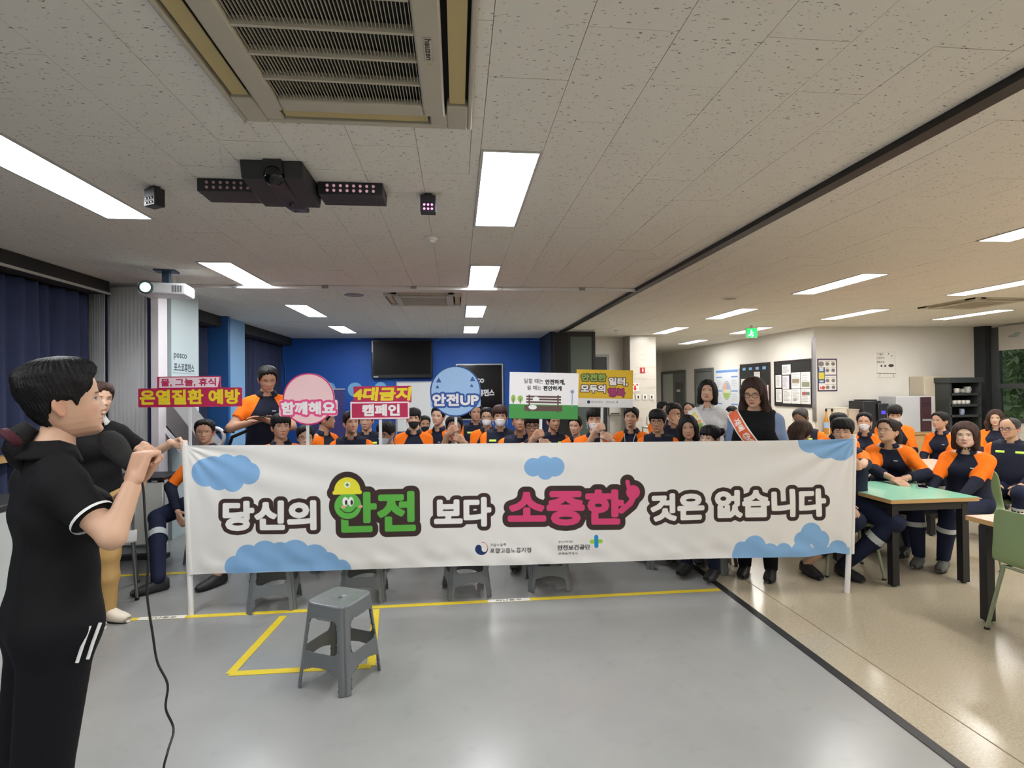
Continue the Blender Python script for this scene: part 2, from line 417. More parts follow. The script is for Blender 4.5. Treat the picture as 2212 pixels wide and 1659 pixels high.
# cassette air conditioners
m_ac = mat('air_conditioner_plastic', C(184, 178, 160), .45)
m_vane = mat('air_conditioner_vane', C(190, 172, 120), .5)
m_dark = mat('dark_void', C(22, 22, 22), .8)
def cassette(rect, full, label):
    x0, x1, y0, y1 = rect; cx, cy = (x0+x1)/2, (y0+y1)/2; hx, hy = (x1-x0)/2, (y1-y0)/2
    e = empty('air_conditioner', (cx, cy, CEIL), 0, label, 'air conditioner')
    p = MB(); g = .29; sl = .37
    # outer frame with four outlet slots
    o1, o2 = sl, sl+.085
    for sx in (-1, 1):
        p.box(min(sx*o2, sx*hx), max(sx*o2, sx*hx), -hy, hy, -.022, .02)
        p.box(min(sx*o1, sx*o2), max(sx*o1, sx*o2), -hy, -.30, -.022, .02); p.box(min(sx*o1, sx*o2), max(sx*o1, sx*o2), .30, hy, -.022, .02)
        p.box(-o1, o1, min(sx*o2, sx*hy), max(sx*o2, sx*hy), -.022, .02)
        p.box(-o1, -.30, min(sx*o1, sx*o2), max(sx*o1, sx*o2), -.022, .02); p.box(.30, o1, min(sx*o1, sx*o2), max(sx*o1, sx*o2), -.022, .02)
    p.build('casing', m_ac, e, bev=.006)
    for k in range(4):
        M = Matrix.Rotation(k*PI/2, 4, 'Z')
        MB().box(-.29, .29, -o2+.012, -o1-.012, -.012, -.006, M=M @ Matrix.Translation((0, 0, .0))).build('outlet_vane', m_vane, e)
    boxo('cavity', -o2, o2, -o2, o2, .018, .03, m_dark, e)
    pn = MB(); q = .362
    gx, gy = .275, .285
    for (a, b, c, d) in ((-q, -gx, -q, q), (gx, q, -q, q), (-gx, gx, -q, -gy), (-gx, gx, gy, q)): pn.box(a, b, c, d, -.034, .0)
    pn.build('grille_panel', m_ac, e, bev=.008)
    boxo('grille_cavity', -gx, gx, -gy, gy, .006, .012, m_dark, e)
    if full:
        n = 46; sm = None
        for k in range(n):
            b = MB().box(-.0012, .0012, -gy, gy, -.020, -.012)
            if sm is None: sm = mesh_from(b.v, b.f, 'slat', smooth=False); sm.materials.append(mat('slat_beige', C(176, 170, 150), .5))
            o = bpy.data.objects.new('slat', sm); link(o, e); o.location = (-gx+(k+.5)*2*gx/n, 0, 0)
        for k in range(1, 4): boxo('grille_bar', -gx, gx, -gy+k*2*gy/4-.006, -gy+k*2*gy/4+.006, -.030, -.002, m_ac, e)
        bd = printed_board('brand_lettering', -.06, .06, -.014, .014, .0016, C(184, 178, 160), lambda P: [(sd_text(P, 'hauzen', -.055, .055, -.010, .012, .001), C(50, 48, 44))], .001, parent=e)
        bd.location = (.318, -.08, -.0352); bd.rotation_euler = (PI/2, 0, PI/2)
        MB().lathe([(.0, -.034), (.006, -.034), (.006, -.030)], (.318, .0, -.001), 10).build('indicator', mat('amber_plastic', C(180, 170, 90), .4), e)
    else:
        for k in range(12): boxo('slat', -gx, gx, -gy+(k+.3)*2*gy/12, -gy+(k+.7)*2*gy/12, -.026, -.004, m_ac, e)
    return e
cassette(AC1, True, 'large beige ceiling cassette air conditioner with slatted grille above the presenter')
cassette(AC2, False, 'smaller looking cassette air conditioner beyond the white ceiling rail, near the blue wall')
cassette(AC3, False, 'ceiling cassette air conditioner over the cafeteria tables near the window')

# rail of the folding partition across the ceiling
r = MB().box(-2.95, 2.06, 6.02, 6.055, CEIL-.035, CEIL-.002)
rail = r.build('ceiling_rail', mat('white_rail', C(226, 226, 224), .4))
tag(rail, 'thin white partition rail running across the ceiling to the black track', 'rail')
for k in range(5): boxo('rail_clamp', -2.4+k*.95, -2.34+k*.95, 5.995, 6.02, CEIL-.03, CEIL, mat('grey_clamp', C(150, 150, 150), .5), rail)

# ceiling speakers, smoke detectors, sprinkler
m_spk = mat('speaker_grille_grey', C(140, 140, 138), .6)
for (px, py, lab) in ((765, 637, 'round grey ceiling speaker beside the far cassette air conditioner'), (1578, 644, 'round pale ceiling speaker over the cafeteria side')):
    p = cei(px, py); e = empty('ceiling_speaker', (p[0], p[1], CEIL), 0, lab, 'speaker')
    MB().lathe([(.115, 0), (.115, -.006), (.10, -.010)], seg=24).build('rim', m_white if px > 1000 else m_spk, e)
    MB().lathe([(.1, -.008), (.06, -.012), (0, -.013)], seg=24).build('grille', m_spk, e)
for (px, py, lab) in ((932, 512, 'small white smoke detector on the ceiling behind the long black sensor bar'), (1333, 714, 'tiny white smoke detector on the ceiling past the black partition frame')):
    p = cei(px, py); e = empty('smoke_detector', (p[0], p[1], CEIL), 0, lab, 'smoke detector')
    MB().lathe([(.05, 0), (.052, -.012), (.035, -.03)], seg=20).build('base', m_white, e)
    MB().lathe([(.03, -.028), (.026, -.042), (0, -.044)], seg=20).build('head', m_white, e)
p = cei(1417, 755); e = empty('recessed_downlight', (4.7, 12.9, CEIL), 0, 'small round lit downlight in the corridor ceiling past the marble pillar', 'light')
MB().lathe([(.07, 0), (.07, -.006), (.055, -.006)], seg=18).build('rim', m_white, e)
MB().lathe([(.055, -.004), (0, -.005)], seg=18).build('lamp', m_diff, e)
def exit_sign(loc, lab, w=.22, rz=0):
    e = empty('exit_sign', loc, rz, lab, 'sign')
    boxo('bracket', -.02, .02, -.01, .01, .0, .05, m_white, e)
    boxo('housing', -w/2, w/2, -.02, .02, -.19, 0, m_white, e, bev=.004)
    G = C(30, 190, 90)
    b = printed_board('sign_face', -w/2+.008, w/2-.008, -.18, -.01, .004, G, lambda P: [(sd_un(sd_circ(P, -.01, -.05, .015), sd_seg(P, [(-.01, -.07), (-.015, -.11), (.02, -.14), (.0, -.165)], .011), sd_seg(P, [(-.015, -.11), (-.04, -.14), (-.06, -.14)], .010), sd_seg(P, [(-.01, -.075), (.03, -.09)], .008)), C(240, 255, 240))], .002, parent=e)
    b.location = (0, -.0215, 0)
    mm = b.data.materials[0].node_tree; bs = mm.nodes['Principled BSDF']; src = bs.inputs['Base Color'].links[0].from_socket
    mm.links.new(src, bs.inputs['Emission Color']); bs.inputs['Emission Strength'].default_value = 1.6
exit_sign((5.52, 9.6, CEIL-.05), 'green lit exit sign hanging from the cafeteria ceiling')
exit_sign((1.95, 11.6, CEIL-.05), 'green lit exit sign at the end of the black ceiling track by the blue wall', .12, .9)

# floor marking tape
m_tape = mat('yellow_tape', C(222, 196, 50), .5, var=.12, vscale=25)
TY = flr(1100, 1301)[1]
t0 = flr(235, 1337)
tp = MB().box(t0[0]-1.6, 2.04, TY+.01, TY+.06, .0005, .0022).build('floor_tape', m_tape)
tag(tp, 'long yellow marking tape across the grey floor under the banner', 'tape')
for (px, py, k) in ((355, 1331, 0), (1100, 1301, 1)):
    q = flr(px, py); pb = printed_board('tape_lettering', -.16, .16, -.026, .026, .004, C(230, 226, 214), lambda P: [(sd_text(P, '피난통로', -.10, .10, -.018, .018, .001), C(70, 66, 60))], .001, parent=tp)
    pb.location = (q[0], TY+.035, .0032); pb.rotation_euler = (-PI/2, 0, 0); pb.rotation_euler = (-PI/2, 0, 0)
    pb.rotation_euler = (-PI/2+0, 0, 0)
a, b2, c2, d2 = flr(497, 1456), flr(640, 1449), flr(612, 1331), flr(812, 1317)
for pts, lab in ((((c2, a)), 'diagonal side'), (((a, b2+np.array([.42, 0, 0]))), 'near side'), (((d2, b2+np.array([.42, 0, 0]))), 'far diagonal side')):
    p, q = pts; d = (q-p)/np.linalg.norm(q-p); n = np.array([-d[1], d[0], 0])*.025
    z_ = {'d': 0, 'n': .0007, 'f': .0014}[lab[0]]; V = [p+n, p-n, q-n, q+n]; V = [(v[0], v[1], .0008) for v in V]+[(v[0], v[1], .0026+z_) for v in V]
    o = MB().add(V, [(3, 2, 1, 0), (4, 5, 6, 7), (0, 1, 5, 4), (1, 2, 6, 5), (2, 3, 7, 6), (3, 0, 4, 7)]).build('floor_tape', m_tape, smooth=False)
    tag(o, 'yellow tape forming the %s of the floor box round the lone stool' % lab, 'tape')
bk = flr(275, 1243)
tag(boxo('floor_tape', -3.6, -2.2, bk[1]-.025, bk[1]+.025, .0005, .0022, m_tape), 'short yellow tape behind the folding chair at the curtain side', 'tape')

# ---- left side: curtains, folding partition, pillars
m_curt = mat('navy_curtain', C(42, 50, 82), .85, var=.15, vscale=8)
def curtain(y0, y1, x, lab, z0=.05, z1=2.60, amp=.045, per=.17):
    n = int((y1-y0)/.012); ys = np.linspace(y0, y1, n); zs = np.linspace(z0, z1, 14)
    ph = np.cumsum(RNG.uniform(.75, 1.25, n))*(y1-y0)/n*2*PI/per
    V = []; 
    for z in zs:
        a = amp*(1-.35*(z-z0)/(z1-z0))
        V.append(np.c_[x+a*np.sin(ph)+.02*np.sin(ph*.31+z*.8), ys, np.full(n, z)])
    V = np.concatenate(V); i = np.arange(len(V)).reshape(len(zs), n)
    Fc = np.stack([i[:-1, :-1], i[:-1, 1:], i[1:, 1:], i[1:, :-1]], -1).reshape(-1, 4)
    o = mobj('curtain', mesh_from(V, Fc, 'curtain'), m_curt); s = o.modifiers.new('s', 'SOLIDIFY'); s.thickness = .004
    return tag(o, lab, 'curtain')
curtain(.2, 5.95, -3.74, 'long navy pleated curtain beside the presenter')
curtain(6.9, 8.5, -3.78, 'navy curtain between the lettered pillar and the light blue pillar', .9)
curtain(9.35, 11.95, -3.78, 'dark navy curtain between the light blue pillar and the blue wall')
struct(boxo('trim_4', -3.98, -3.55, .0, 5.9, CEIL-.13, CEIL-.002, mat('curtain_box_shade', C(40, 39, 38), .8)))  # curtain box; shade of the recess by the ceiling is put into its dark colour
struct(boxo('trim_5', -3.98, -3.55, 6.85, 12.0, CEIL-.16, CEIL-.002, MATS['curtain_box_shade']))
struct(boxo('trim_6', -3.55, -3.535, .0, 5.9, CEIL-.14, CEIL-.118, mat('pale_trim', C(168, 166, 160), .6)))
m_acc = mat('grey_partition_vinyl', C(230, 232, 232), .55, var=.06, vscale=6)
e = empty('folding_partition', (-3.5, 6.0, 0), 0, 'grey accordion folding partition stacked at the curtain side', 'partition')
p0, p1 = np.array([-3.92, 6.04]), np.array([-3.16, 5.90]); dv = (p1-p0); nn = np.array([-dv[1], dv[0]])/np.linalg.norm(dv)
for part, (a, b) in enumerate(((0, .36), (.40, .98))):
    k = 20; pts = []
    for j in range(k+1): pts.append(p0+dv*(a+(b-a)*j/k)+nn*(.007 if j % 2 else 0))
    g = MB(); V = [(p[0]+3.5, p[1]-6.0, z) for z in (.02, 2.70) for p in pts]
    Fc = [(j, j+1, j+1+k+1, j+k+1) for j in range(k)]
    o = g.add(V, Fc).build('folded_panel', m_acc, e, angle=20); s = o.modifiers.new('s', 'SOLIDIFY'); s.thickness = .006
q = p0+dv*.38-nn*.0
boxo('dark_seam', q[0]+3.5-.012, q[0]+3.5+.012, q[1]-6.0, q[1]-6+.05, .02, 2.70, mat('navy_trim', C(34, 38, 70), .6), e)
boxo('handle', q[0]+3.5+.02, q[0]+3.5+.04, q[1]-6.045, q[1]-6.02, 1.10, 1.28, mat('chrome', C(200, 200, 200), .2, 1), e)
boxo('navy_edge', -3.17+3.5, -3.135+3.5, -.13, .02, .02, 2.70, MATS['navy_trim'], e)
boxo('end_post', -3.132+3.5, -3.055+3.5, -.14, .03, .0, 2.72, mat('white_post', C(222, 218, 222), .4), e, bev=.004)
m_pil = mat('pale_pillar_paint', C(196, 213, 216), .5)
m_pil2 = mat('blue_pillar_paint', C(128, 172, 210), .5)
pil = struct(boxo('wall_pillar_lettered', -3.98, -3.1, 6.2, 6.82, 0, CEIL, m_pil))
L0, L1 = atx(375, 772, -3.1), atx(419, 772, -3.1); zt = atx(390, 764, -3.1)[2]
def posco(P):
    w = L1[1]-L0[1]
    return [(sd_un(sd_text(P, 'posco', .0, w*.62, -.075, .0, .002), sd_text(P, '포스코휴먼스', .0, w, -.205, -.105, .003)), C(58, 70, 84))]
pb = printed_board('pillar_lettering', -.02, L1[1]-L0[1]+.02, -.22, .02, .004, C(196, 213, 216), posco, .002, parent=pil)
pb.location = (-3.0985, L0[1], zt); pb.rotation_euler = (0, 0, PI/2)
struct(boxo('wall_pillar_blue', -3.98, -3.5, 8.6, 9.3, 0, CEIL, m_pil2))
struct(boxo('wall_pillar_edge', -3.98, -3.45, 8.52, 8.6, 0, CEIL, mat('deep_blue', C(40, 90, 150), .5)))

# ---- blue back wall: television, black sign board, whiteboard, banner stand, bubbles
e = empty('television', (-1.2, 12.05, 2.28), 0, 'black flat television hung high on the blue wall', 'television')
boxo('screen_body', -.66, .66, -.07, -.01, -.42, .42, mat('tv_black', C(14, 14, 15), .3), e, bev=.01)
boxo('screen', -.62, .62, -.0725, -.071, -.34, .39, mat('tv_glass', C(9, 9, 10), .4, spec=.2), e)
boxo('wall_mount', -.2, .2, -.01, .05, -.2, .2, m_black, e)
boxo('badge', -.62, -.52, -.0735, -.0715, -.40, -.375, mat('silver_badge', C(190, 190, 190), .3), e)
boxo('speaker_cover', -.655, -.635, -.0735, -.0715, .15, .4, MATS['silver_badge'], e)
def lb(P): return [(sd_un(sd_text(P, 'posco', -.32, .10, .16, .30, .006), sd_text(P, '포스코휴먼스', -.40, .33, -.10, .06, .008)), C(225, 225, 225))]
e = empty('lettered_display_board', (.5, 12.068, 1.54), 0, 'black lettered display board with silver frame on the blue wall', 'display board')
pb = printed_board('panel', -.50, .50, -.6, .6, .012, C(12, 14, 20), lb, .02, parent=e, rough=.15)
fr = MB()
for (a, b, c, d) in ((-.53, -.5, -.63, .63), (.5, .53, -.63, .63), (-.5, .5, -.63, -.6), (-.5, .5, .6, .63)): fr.box(a, b, -.02, .03, c, d)
fr.build('frame', mat('silver_frame', C(170, 172, 176), .4, .6), e)
e = empty('whiteboard', (-.68, 11.7, 0), 0, 'white marker board on a stand before the blue wall', 'whiteboard')
boxo('panel', -.60, .60, -.012, .012, .72, 1.76, mat('whiteboard_face', C(214, 216, 214), .25), e)
fr = MB()
for (a, b, c, d) in ((-.62, -.6, .70, 1.78), (.6, .62, .70, 1.78), (-.6, .6, .70, .72), (-.6, .6, 1.76, 1.78)): fr.box(a, b, -.018, .018, c, d)
fr.build('frame', MATS['silver_frame'], e)
for s in (-1, 1): MB().tube([(s*.63, 0, .03), (s*.63, 0, 1.5)], .018, 8).tube([(s*.63, -.28, .025), (s*.63, .28, .025)], .018, 8).build('leg', MATS['silver_frame'], e)
e = empty('roll_up_banner', (-2.62, 11.3, 0), 0, 'dark violet roll-up banner standing before the blue wall', 'roll-up banner')
boxo('sheet', -.32, .32, -.003, .003, .06, 1.62, mat('violet_print', C(52, 48, 104), .5, var=.3, vscale=3), e)
boxo('top_bar', -.33, .33, -.012, .012, 1.62, 1.645, MATS['silver_frame'], e); boxo('base', -.34, .34, -.1, .1, 0, .07, MATS['silver_frame'], e, bev=.01)
for i, (px, py, r_) in enumerate(((712, 838, .12), (767, 842, .16), (822, 838, .13))):
    q = aty(px, py, 12.08); o = MB().lathe([(r_, 0), (r_, .01), (0, .012)], seg=28).build('wall_sticker', mat('bubble_%d' % i, C(120, 180, 220), .5, var=.2, vscale=4), None, (q[0], 12.098, q[2]), (PI/2, 0, 0))
    tag(o, 'round light blue sticker on the blue wall ' + ('above the violet roll-up banner', 'beside the violet roll-up banner', 'below the television')[i], 'sticker')
cb = MB().tube([(aty(x_, y_, 12.08)) for x_, y_ in ((612, 740), (611, 770), (616, 800), (617, 840), (610, 870))], .006, 6).build('wall_cable', mat('grey_cable', C(70, 100, 150), .5))
tag(cb, 'thin cable hanging down the blue wall near the curtain', 'cable')

# ---- centre: dark glazed partition frame, side door
e = empty('partition_screen', (2.25, 10.45, 0), 0, 'black framed dark partition screen at the end of the black ceiling track', 'partition')
boxo('dark_panel', -.36, -.08, -.05, .05, 0, 2.70, mat('matte_black_panel', C(20, 21, 22), .7), e)
boxo('glass_panel', -.02, .42, -.01, .01, .06, 2.62, mat('grey_green_panel', C(84, 98, 92), .35), e)
fr = MB()
for (a, b, c, d) in ((-.08, -.02, 0, 2.72), (.42, .48, 0, 2.72), (-.02, .42, 2.62, 2.72), (-.02, .42, 0, .06)): fr.box(a, b, -.035, .035, c, d)
fr.build('frame', m_black, e, bev=.004)
e = empty('door_frame_dark', (2.0, 11.2, 0)); e.name = 'wall_jamb'; e['kind'] = 'structure'
boxo('jamb', -.12, -.02, -.5, .88, 0, CEIL, mat('jamb_dark', C(44, 50, 62), .6), e)
d_ = struct(boxo('door_1', 2.80, 3.38, 11.94, 11.99, 0, 2.30, mat('dark_door', C(30, 36, 38), .5)))
fr = MB()
for (a, b, c, d) in ((3.38, 3.44, 0, 2.36), (2.74, 2.8, 0, 2.36), (2.8, 3.38, 2.30, 2.36)): fr.box(a, b, 11.92, 12.0, c, d)
fr.build('door_frame', mat('grey_door_frame', C(150, 152, 150), .5), d_)
# ================================================================ right wall, window, counter
wr = struct(MB().box(10.55, 10.7, -3, 17, 0, .85).box(10.55, 10.7, -3, 17, 2.66, 2.9).box(10.55, 10.7, 9.62, 9.97, .85, 2.66).box(10.55, 10.7, -3, 2.0, .85, 2.66).build('wall_right', m_white))
m_wfr = mat('grey_window_frame', C(78, 82, 84), .45)
m_glass = bpy.data.materials.new('window_glass'); m_glass.use_nodes = True
_b = m_glass.node_tree.nodes['Principled BSDF']; _b.inputs['Transmission Weight'].default_value = 1; _b.inputs['Roughness'].default_value = .02; _b.inputs['IOR'].default_value = 1.1
wn = struct(MB().box(10.53, 10.6, 9.46, 9.62, .85, 2.70).box(10.53, 10.6, 2.0, 9.46, 1.50, 1.60).box(10.53, 10.6, 2.0, 9.46, .85, .92).box(10.53, 10.6, 2.0, 9.46, 2.58, 2.66)
     .box(10.53, 10.6, 7.5, 7.58, .85, 2.66).box(10.53, 10.6, 5.5, 5.58, .85, 2.66).box(10.53, 10.6, 3.5, 3.58, .85, 2.66).build('window_1', m_wfr))
for a, b in ((7.58, 9.46), (5.58, 7.5), (3.58, 5.5), (2.0, 3.5)):
    for c, d in ((.92, 1.5), (1.6, 2.58)): boxo('pane', 10.56, 10.566, a, b, c, d, m_glass, wn)
struct(boxo('trim_7', 10.40, 10.56, 9.62, 9.85, 0, CEIL, mat('dark_corner_post', C(42, 46, 50), .6)))
def blind_art(P): return [(sd_un(sd_ell(P, .28, -.16, .10, .03), sd_ell(P, .36, -.12, .07, .025), sd_ell(P, 1.1, -.2, .11, .03), sd_ell(P, 1.2, -.15, .06, .03)), C(150, 160, 160)), (sd_ell(P, .75, -.12, .1, .07), C(188, 172, 184))]
bl = printed_board('roller_blind', 0, 1.95, -.42, .05, .012, C(196, 192, 184), blind_art, .01, rough=.8)
bl.location = (10.50, 9.44, 2.66); bl.rotation_euler = (0, 0, -PI/2)
tag(bl, 'pale roller blind with faint bird print across the window top', 'blind')
# shrubbery outside the window
def leaves(n, lo, hi, size, seed):
    r = np.random.RandomState(seed); c = r.uniform(lo, hi, (n, 3)); V = []; 
    d1 = r.normal(size=(n, 3)); d1 /= np.linalg.norm(d1, axis=1)[:, None]; d2 = np.cross(d1, r.normal(size=(n, 3))); d2 /= np.linalg.norm(d2, axis=1)[:, None]
    s = r.uniform(.6, 1.3, (n, 1))*size
    V = np.stack([c-d1*s, c+d2*s*.4, c+d1*s, c-d2*s*.4], 1).reshape(-1, 3)
    return V, np.arange(4*n).reshape(n, 4)
e = empty('shrub', (12.2, 8.6, 0), 0, 'leafy green shrub outside the window', 'shrub')
V, Fc = leaves(8000, (-.9, -2.2, .2), (.9, 2.6, 3.4), .11, 3)
o = mobj('foliage', mesh_from(V, Fc, 'foliage', smooth=False), mat('leaf_green', C(120, 140, 84), .6, var=.5, vscale=5), e); o['kind'] = 'stuff'
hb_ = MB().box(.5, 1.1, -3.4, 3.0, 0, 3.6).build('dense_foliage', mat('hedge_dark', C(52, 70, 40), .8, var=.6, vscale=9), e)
for k in range(5): MB().tube([(0, -1.8+k*.9, 0), (.1, -1.7+k*.9, 1.2), (-.1, -1.9+k*.9, 2.6)], [.05, .04, .02], 8).build('stem', mat('bark', C(80, 66, 50), .9), e)
# counter along the rear wall
m_wood = mat('birch_wood', C(188, 150, 96), .5, var=.12, vscale=9)
e = empty('counter', (8.72, 9.5, 0), 0, 'long low wooden counter against the white rear wall', 'counter')
boxo('worktop', -2.14, 1.70, -.30, .34, .66, .70, m_wood, e, bev=.004)
for k in range(5): boxo('door', -1.62+k*.66, -1.62+k*.66+.64, -.28, -.26, .06, .65, mat('counter_front', C(196, 160, 108), .5, var=.08, vscale=7), e)
boxo('body', -2.12, 1.68, -.26, .34, 0, .65, m_wood, e)
def on_rear(px, py): return aty(px, py, 9.45)
# items on the counter
def rng(px0, px1, py0, Y): a = aty(px0, py0, Y); b = aty(px1, py0, Y); return a[0], b[0], a[2]
x0, x1, zt = rng(1921, 2003, 856, 9.4)
e = empty('water_purifier', ((x0+x1)/2, 9.45, .70), 0, 'grey water purifier with tall dark maroon front on the counter', 'appliance')
w = (x1-x0)/2
boxo('body', -w, w, -.22, .22, 0, zt-.70, mat('appliance_grey', C(184, 186, 190), .4), e, bev=.015)
boxo('front_panel', .08, .30, -.235, -.215, .02, zt-.72, mat('maroon_panel', C(58, 22, 26), .25), e, bev=.006)
boxo('tap_slot', .10, .28, -.245, -.230, .22, .25, mat('chrome2', C(210, 210, 212), .25, 1), e)
for k in range(2): boxo('vent', .11, .27, -.240, -.234, .48+k*.05, .5+k*.05, mat('maroon_dark', C(40, 14, 18), .4), e)
x0, x1, zt = rng(1851, 1902, 866, 9.4)
e = empty('coffee_machine', ((x0+x1)/2, 9.42, .70), 0, 'black coffee machine with small lit blue display on the counter', 'appliance')
w = (x1-x0)/2
boxo('body', -w, w*.5, -.18, .2, 0, zt-.70, mat('appliance_black', C(26, 26, 28), .35), e, bev=.012)
boxo('head', w*.1, w, -.22, .16, .22, zt-.75, MATS['appliance_black'], e, bev=.012)
boxo('drip_tray', w*.1, w, -.22, .1, 0, .05, MATS['appliance_black'], e, bev=.005)
boxo('lid', -w*.75, w*.3, -.14, .14, zt-.70, zt-.675, MATS['appliance_black'], e, bev=.005)
boxo('display', w*.35, w*.7, -.2225, -.2205, .36, .42, mat('display_blue', C(70, 60, 230), .3, emit=.8), e)
for k in range(2): boxo('spout', w*.4, w*.75, -.25, -.2, .12+k*.1, .145+k*.1, MATS['chrome2'], e)
for (a, b, top, Y, cname, col, lab) in ((1792, 1821, 880, 9.5, 'carton', C(206, 200, 186), 'cream carton on the counter next to the amber bottles'), (1824, 1846, 884, 9.45, 'carton', C(184, 168, 150), 'tan carton on the counter next to the coffee machine')):
    x0, x1, zt = rng(a, b, top, Y); e = empty('storage_carton', ((x0+x1)/2, Y, .70), 0, lab, 'carton'); w = (x1-x0)/2
    boxo('box_body', -w, w, -.12, .12, 0, zt-.72, mat('carton_%d' % a, col, .8), e, bev=.006); boxo('lid', -w-.005, w+.005, -.125, .125, zt-.72, zt-.695, mat('carton_lid_%d' % a, col, .7), e)
x0, x1, zt = rng(1778, 1796, 877, 9.3)
for i, xx in enumerate((x0+.03, x1-.02)):
    e = empty('drink_bottle', (xx, 9.26, .70), 0, ('amber bottle with pale blue label at the counter end', 'amber bottle with black cap next to the cream carton')[i], 'bottle')
    MB().lathe([(.033, 0), (.036, .01), (.036, .26), (.018, .36), (.014, .42)], seg=16).build('glass', mat('amber_drink', C(190, 130, 40), .25), e)
    MB().lathe([(.018, .42), (.018, .47), (0, .475)], seg=14).build('cap', mat('cap_black', C(24, 22, 22), .4), e)
    MB().lathe([(.0375, .12), (.0375, .22)], seg=16).build('label', mat('label_%d' % i, (C(150, 180, 220), C(60, 46, 30))[i], .6), e)
# tall open shelf with crockery
x0, x1, zt = rng(2037, 2100, 816, 9.35)
e = empty('open_shelf', ((x0+x1)/2, 9.40, 0), 0, 'tall black open shelf holding cups by the window corner', 'shelf'); w = (x1-x0)/2
m_sh = mat('charcoal_shelf', C(54, 58, 58), .5)
for s in (-1, 1): boxo('side_panel', s*w-.025, s*w+.025, -.2, .2, .705, zt, m_sh, e)
shz = [.752, 1.02, 1.22, 1.43]
for z in shz: boxo('shelf_board', -w, w, -.2, .2, z-.045, z, m_sh, e)
boxo('top_panel', -w-.05, w+.05, -.23, .22, zt-.10, zt, m_sh, e, bev=.005); boxo('back_panel', -w, w, .19, .2, .705, zt, mat('shelf_back', C(24, 24, 24), .7), e)
def cup(x, y, z, r, h, col, lab, nm='mug'):
    q = empty(nm, (x, y, z), 0, lab, 'cup')
    MB().lathe([(r*.8, 0), (r, h*.15), (r, h), (r*.9, h), (r*.88, h*.2)], seg=16).build('bowl', mat('china_%d%d%d' % tuple(int(c*99) for c in col[:3]), col, .3), q)
    MB().tube([(r*.95, 0, h*.8), (r*1.5, 0, h*.7), (r*1.5, 0, h*.35), (r*.95, 0, h*.25)], .006, 6).build('handle', mat('china_%d%d%d' % tuple(int(c*99) for c in col[:3]), col, .3), q)
cx = (x0+x1)/2
cup(cx-.10, 9.28, 1.43, .045, .09, C(214, 214, 208), 'white mug on the upper shelf of the black rack')
cup(cx+.02, 9.28, 1.43, .05, .08, C(150, 150, 146), 'grey mug on the upper shelf of the black rack')
cup(cx+.14, 9.3, 1.43, .06, .12, C(196, 200, 200), 'tall pale pitcher on the upper shelf of the black rack', 'pitcher')
for k in range(4): cup(cx-.16+k*.09, 9.27, 1.22, .04, .07, C(220, 220, 214), ['white cup at the left end of the middle shelf of the rack', 'white cup second in the row on the rack middle shelf', 'white cup third in the row on the rack middle shelf', 'white cup with handle out on the rack middle shelf'][k])
cup(cx, 9.28, 1.02, .04, .11, C(160, 170, 196), 'bluish tumbler on the lower shelf of the black rack', 'tumbler')
x0, x1, zt = rng(1991, 2037, 813, 9.55)
e = empty('wall_cabinet', ((x0+x1)/2, 9.66, .70), 0, 'pale beige tall box behind the water purifier', 'cabinet')
boxo('body', -(x1-x0)/2, (x1-x0)/2, -.16, .18, 0, zt-.70, mat('beige_cabinet', C(196, 186, 166), .5), e, bev=.006); boxo('door_label', .02, .10, -.164, -.159, zt-.86, zt-.84, mat('white_label', C(235, 235, 230), .5), e)

# ---- posters, boards and stickers on the white walls
def lines_art(seed, w, h, n=9, heads=True, blocks=()):
    def fn(P):
        r = random.Random(seed); L = []
        d = [sd_box(P, -w*.40, w*r.uniform(.0, .42), h*(.38-.78*k/n)-.006, h*(.38-.78*k/n)+.006) for k in range(n)]
        L.append((sd_un(*d), C(150, 150, 156)))
        for (a, b, c, dd, col) in blocks: L.append((sd_box(P, a*w, b*w, c*h, dd*h), col))
        return L
    return fn
def on_wall1(px, py): return atx(px, py, 6.95)   # corridor wall, facing -x
def wall1_rect(px0, px1, py0, py1):
    a = on_wall1(px0, (py0+py1)/2); b = on_wall1(px1, (py0+py1)/2); zt = on_wall1((px0+px1)/2, py0)[2]; zb = on_wall1((px0+px1)/2, py1)[2]
    return b[1], a[1], zb, zt     # y near, y far
def place1(o, y, z, off=.012): o.location = (6.95-off, y, z); o.rotation_euler = (0, 0, -PI/2)
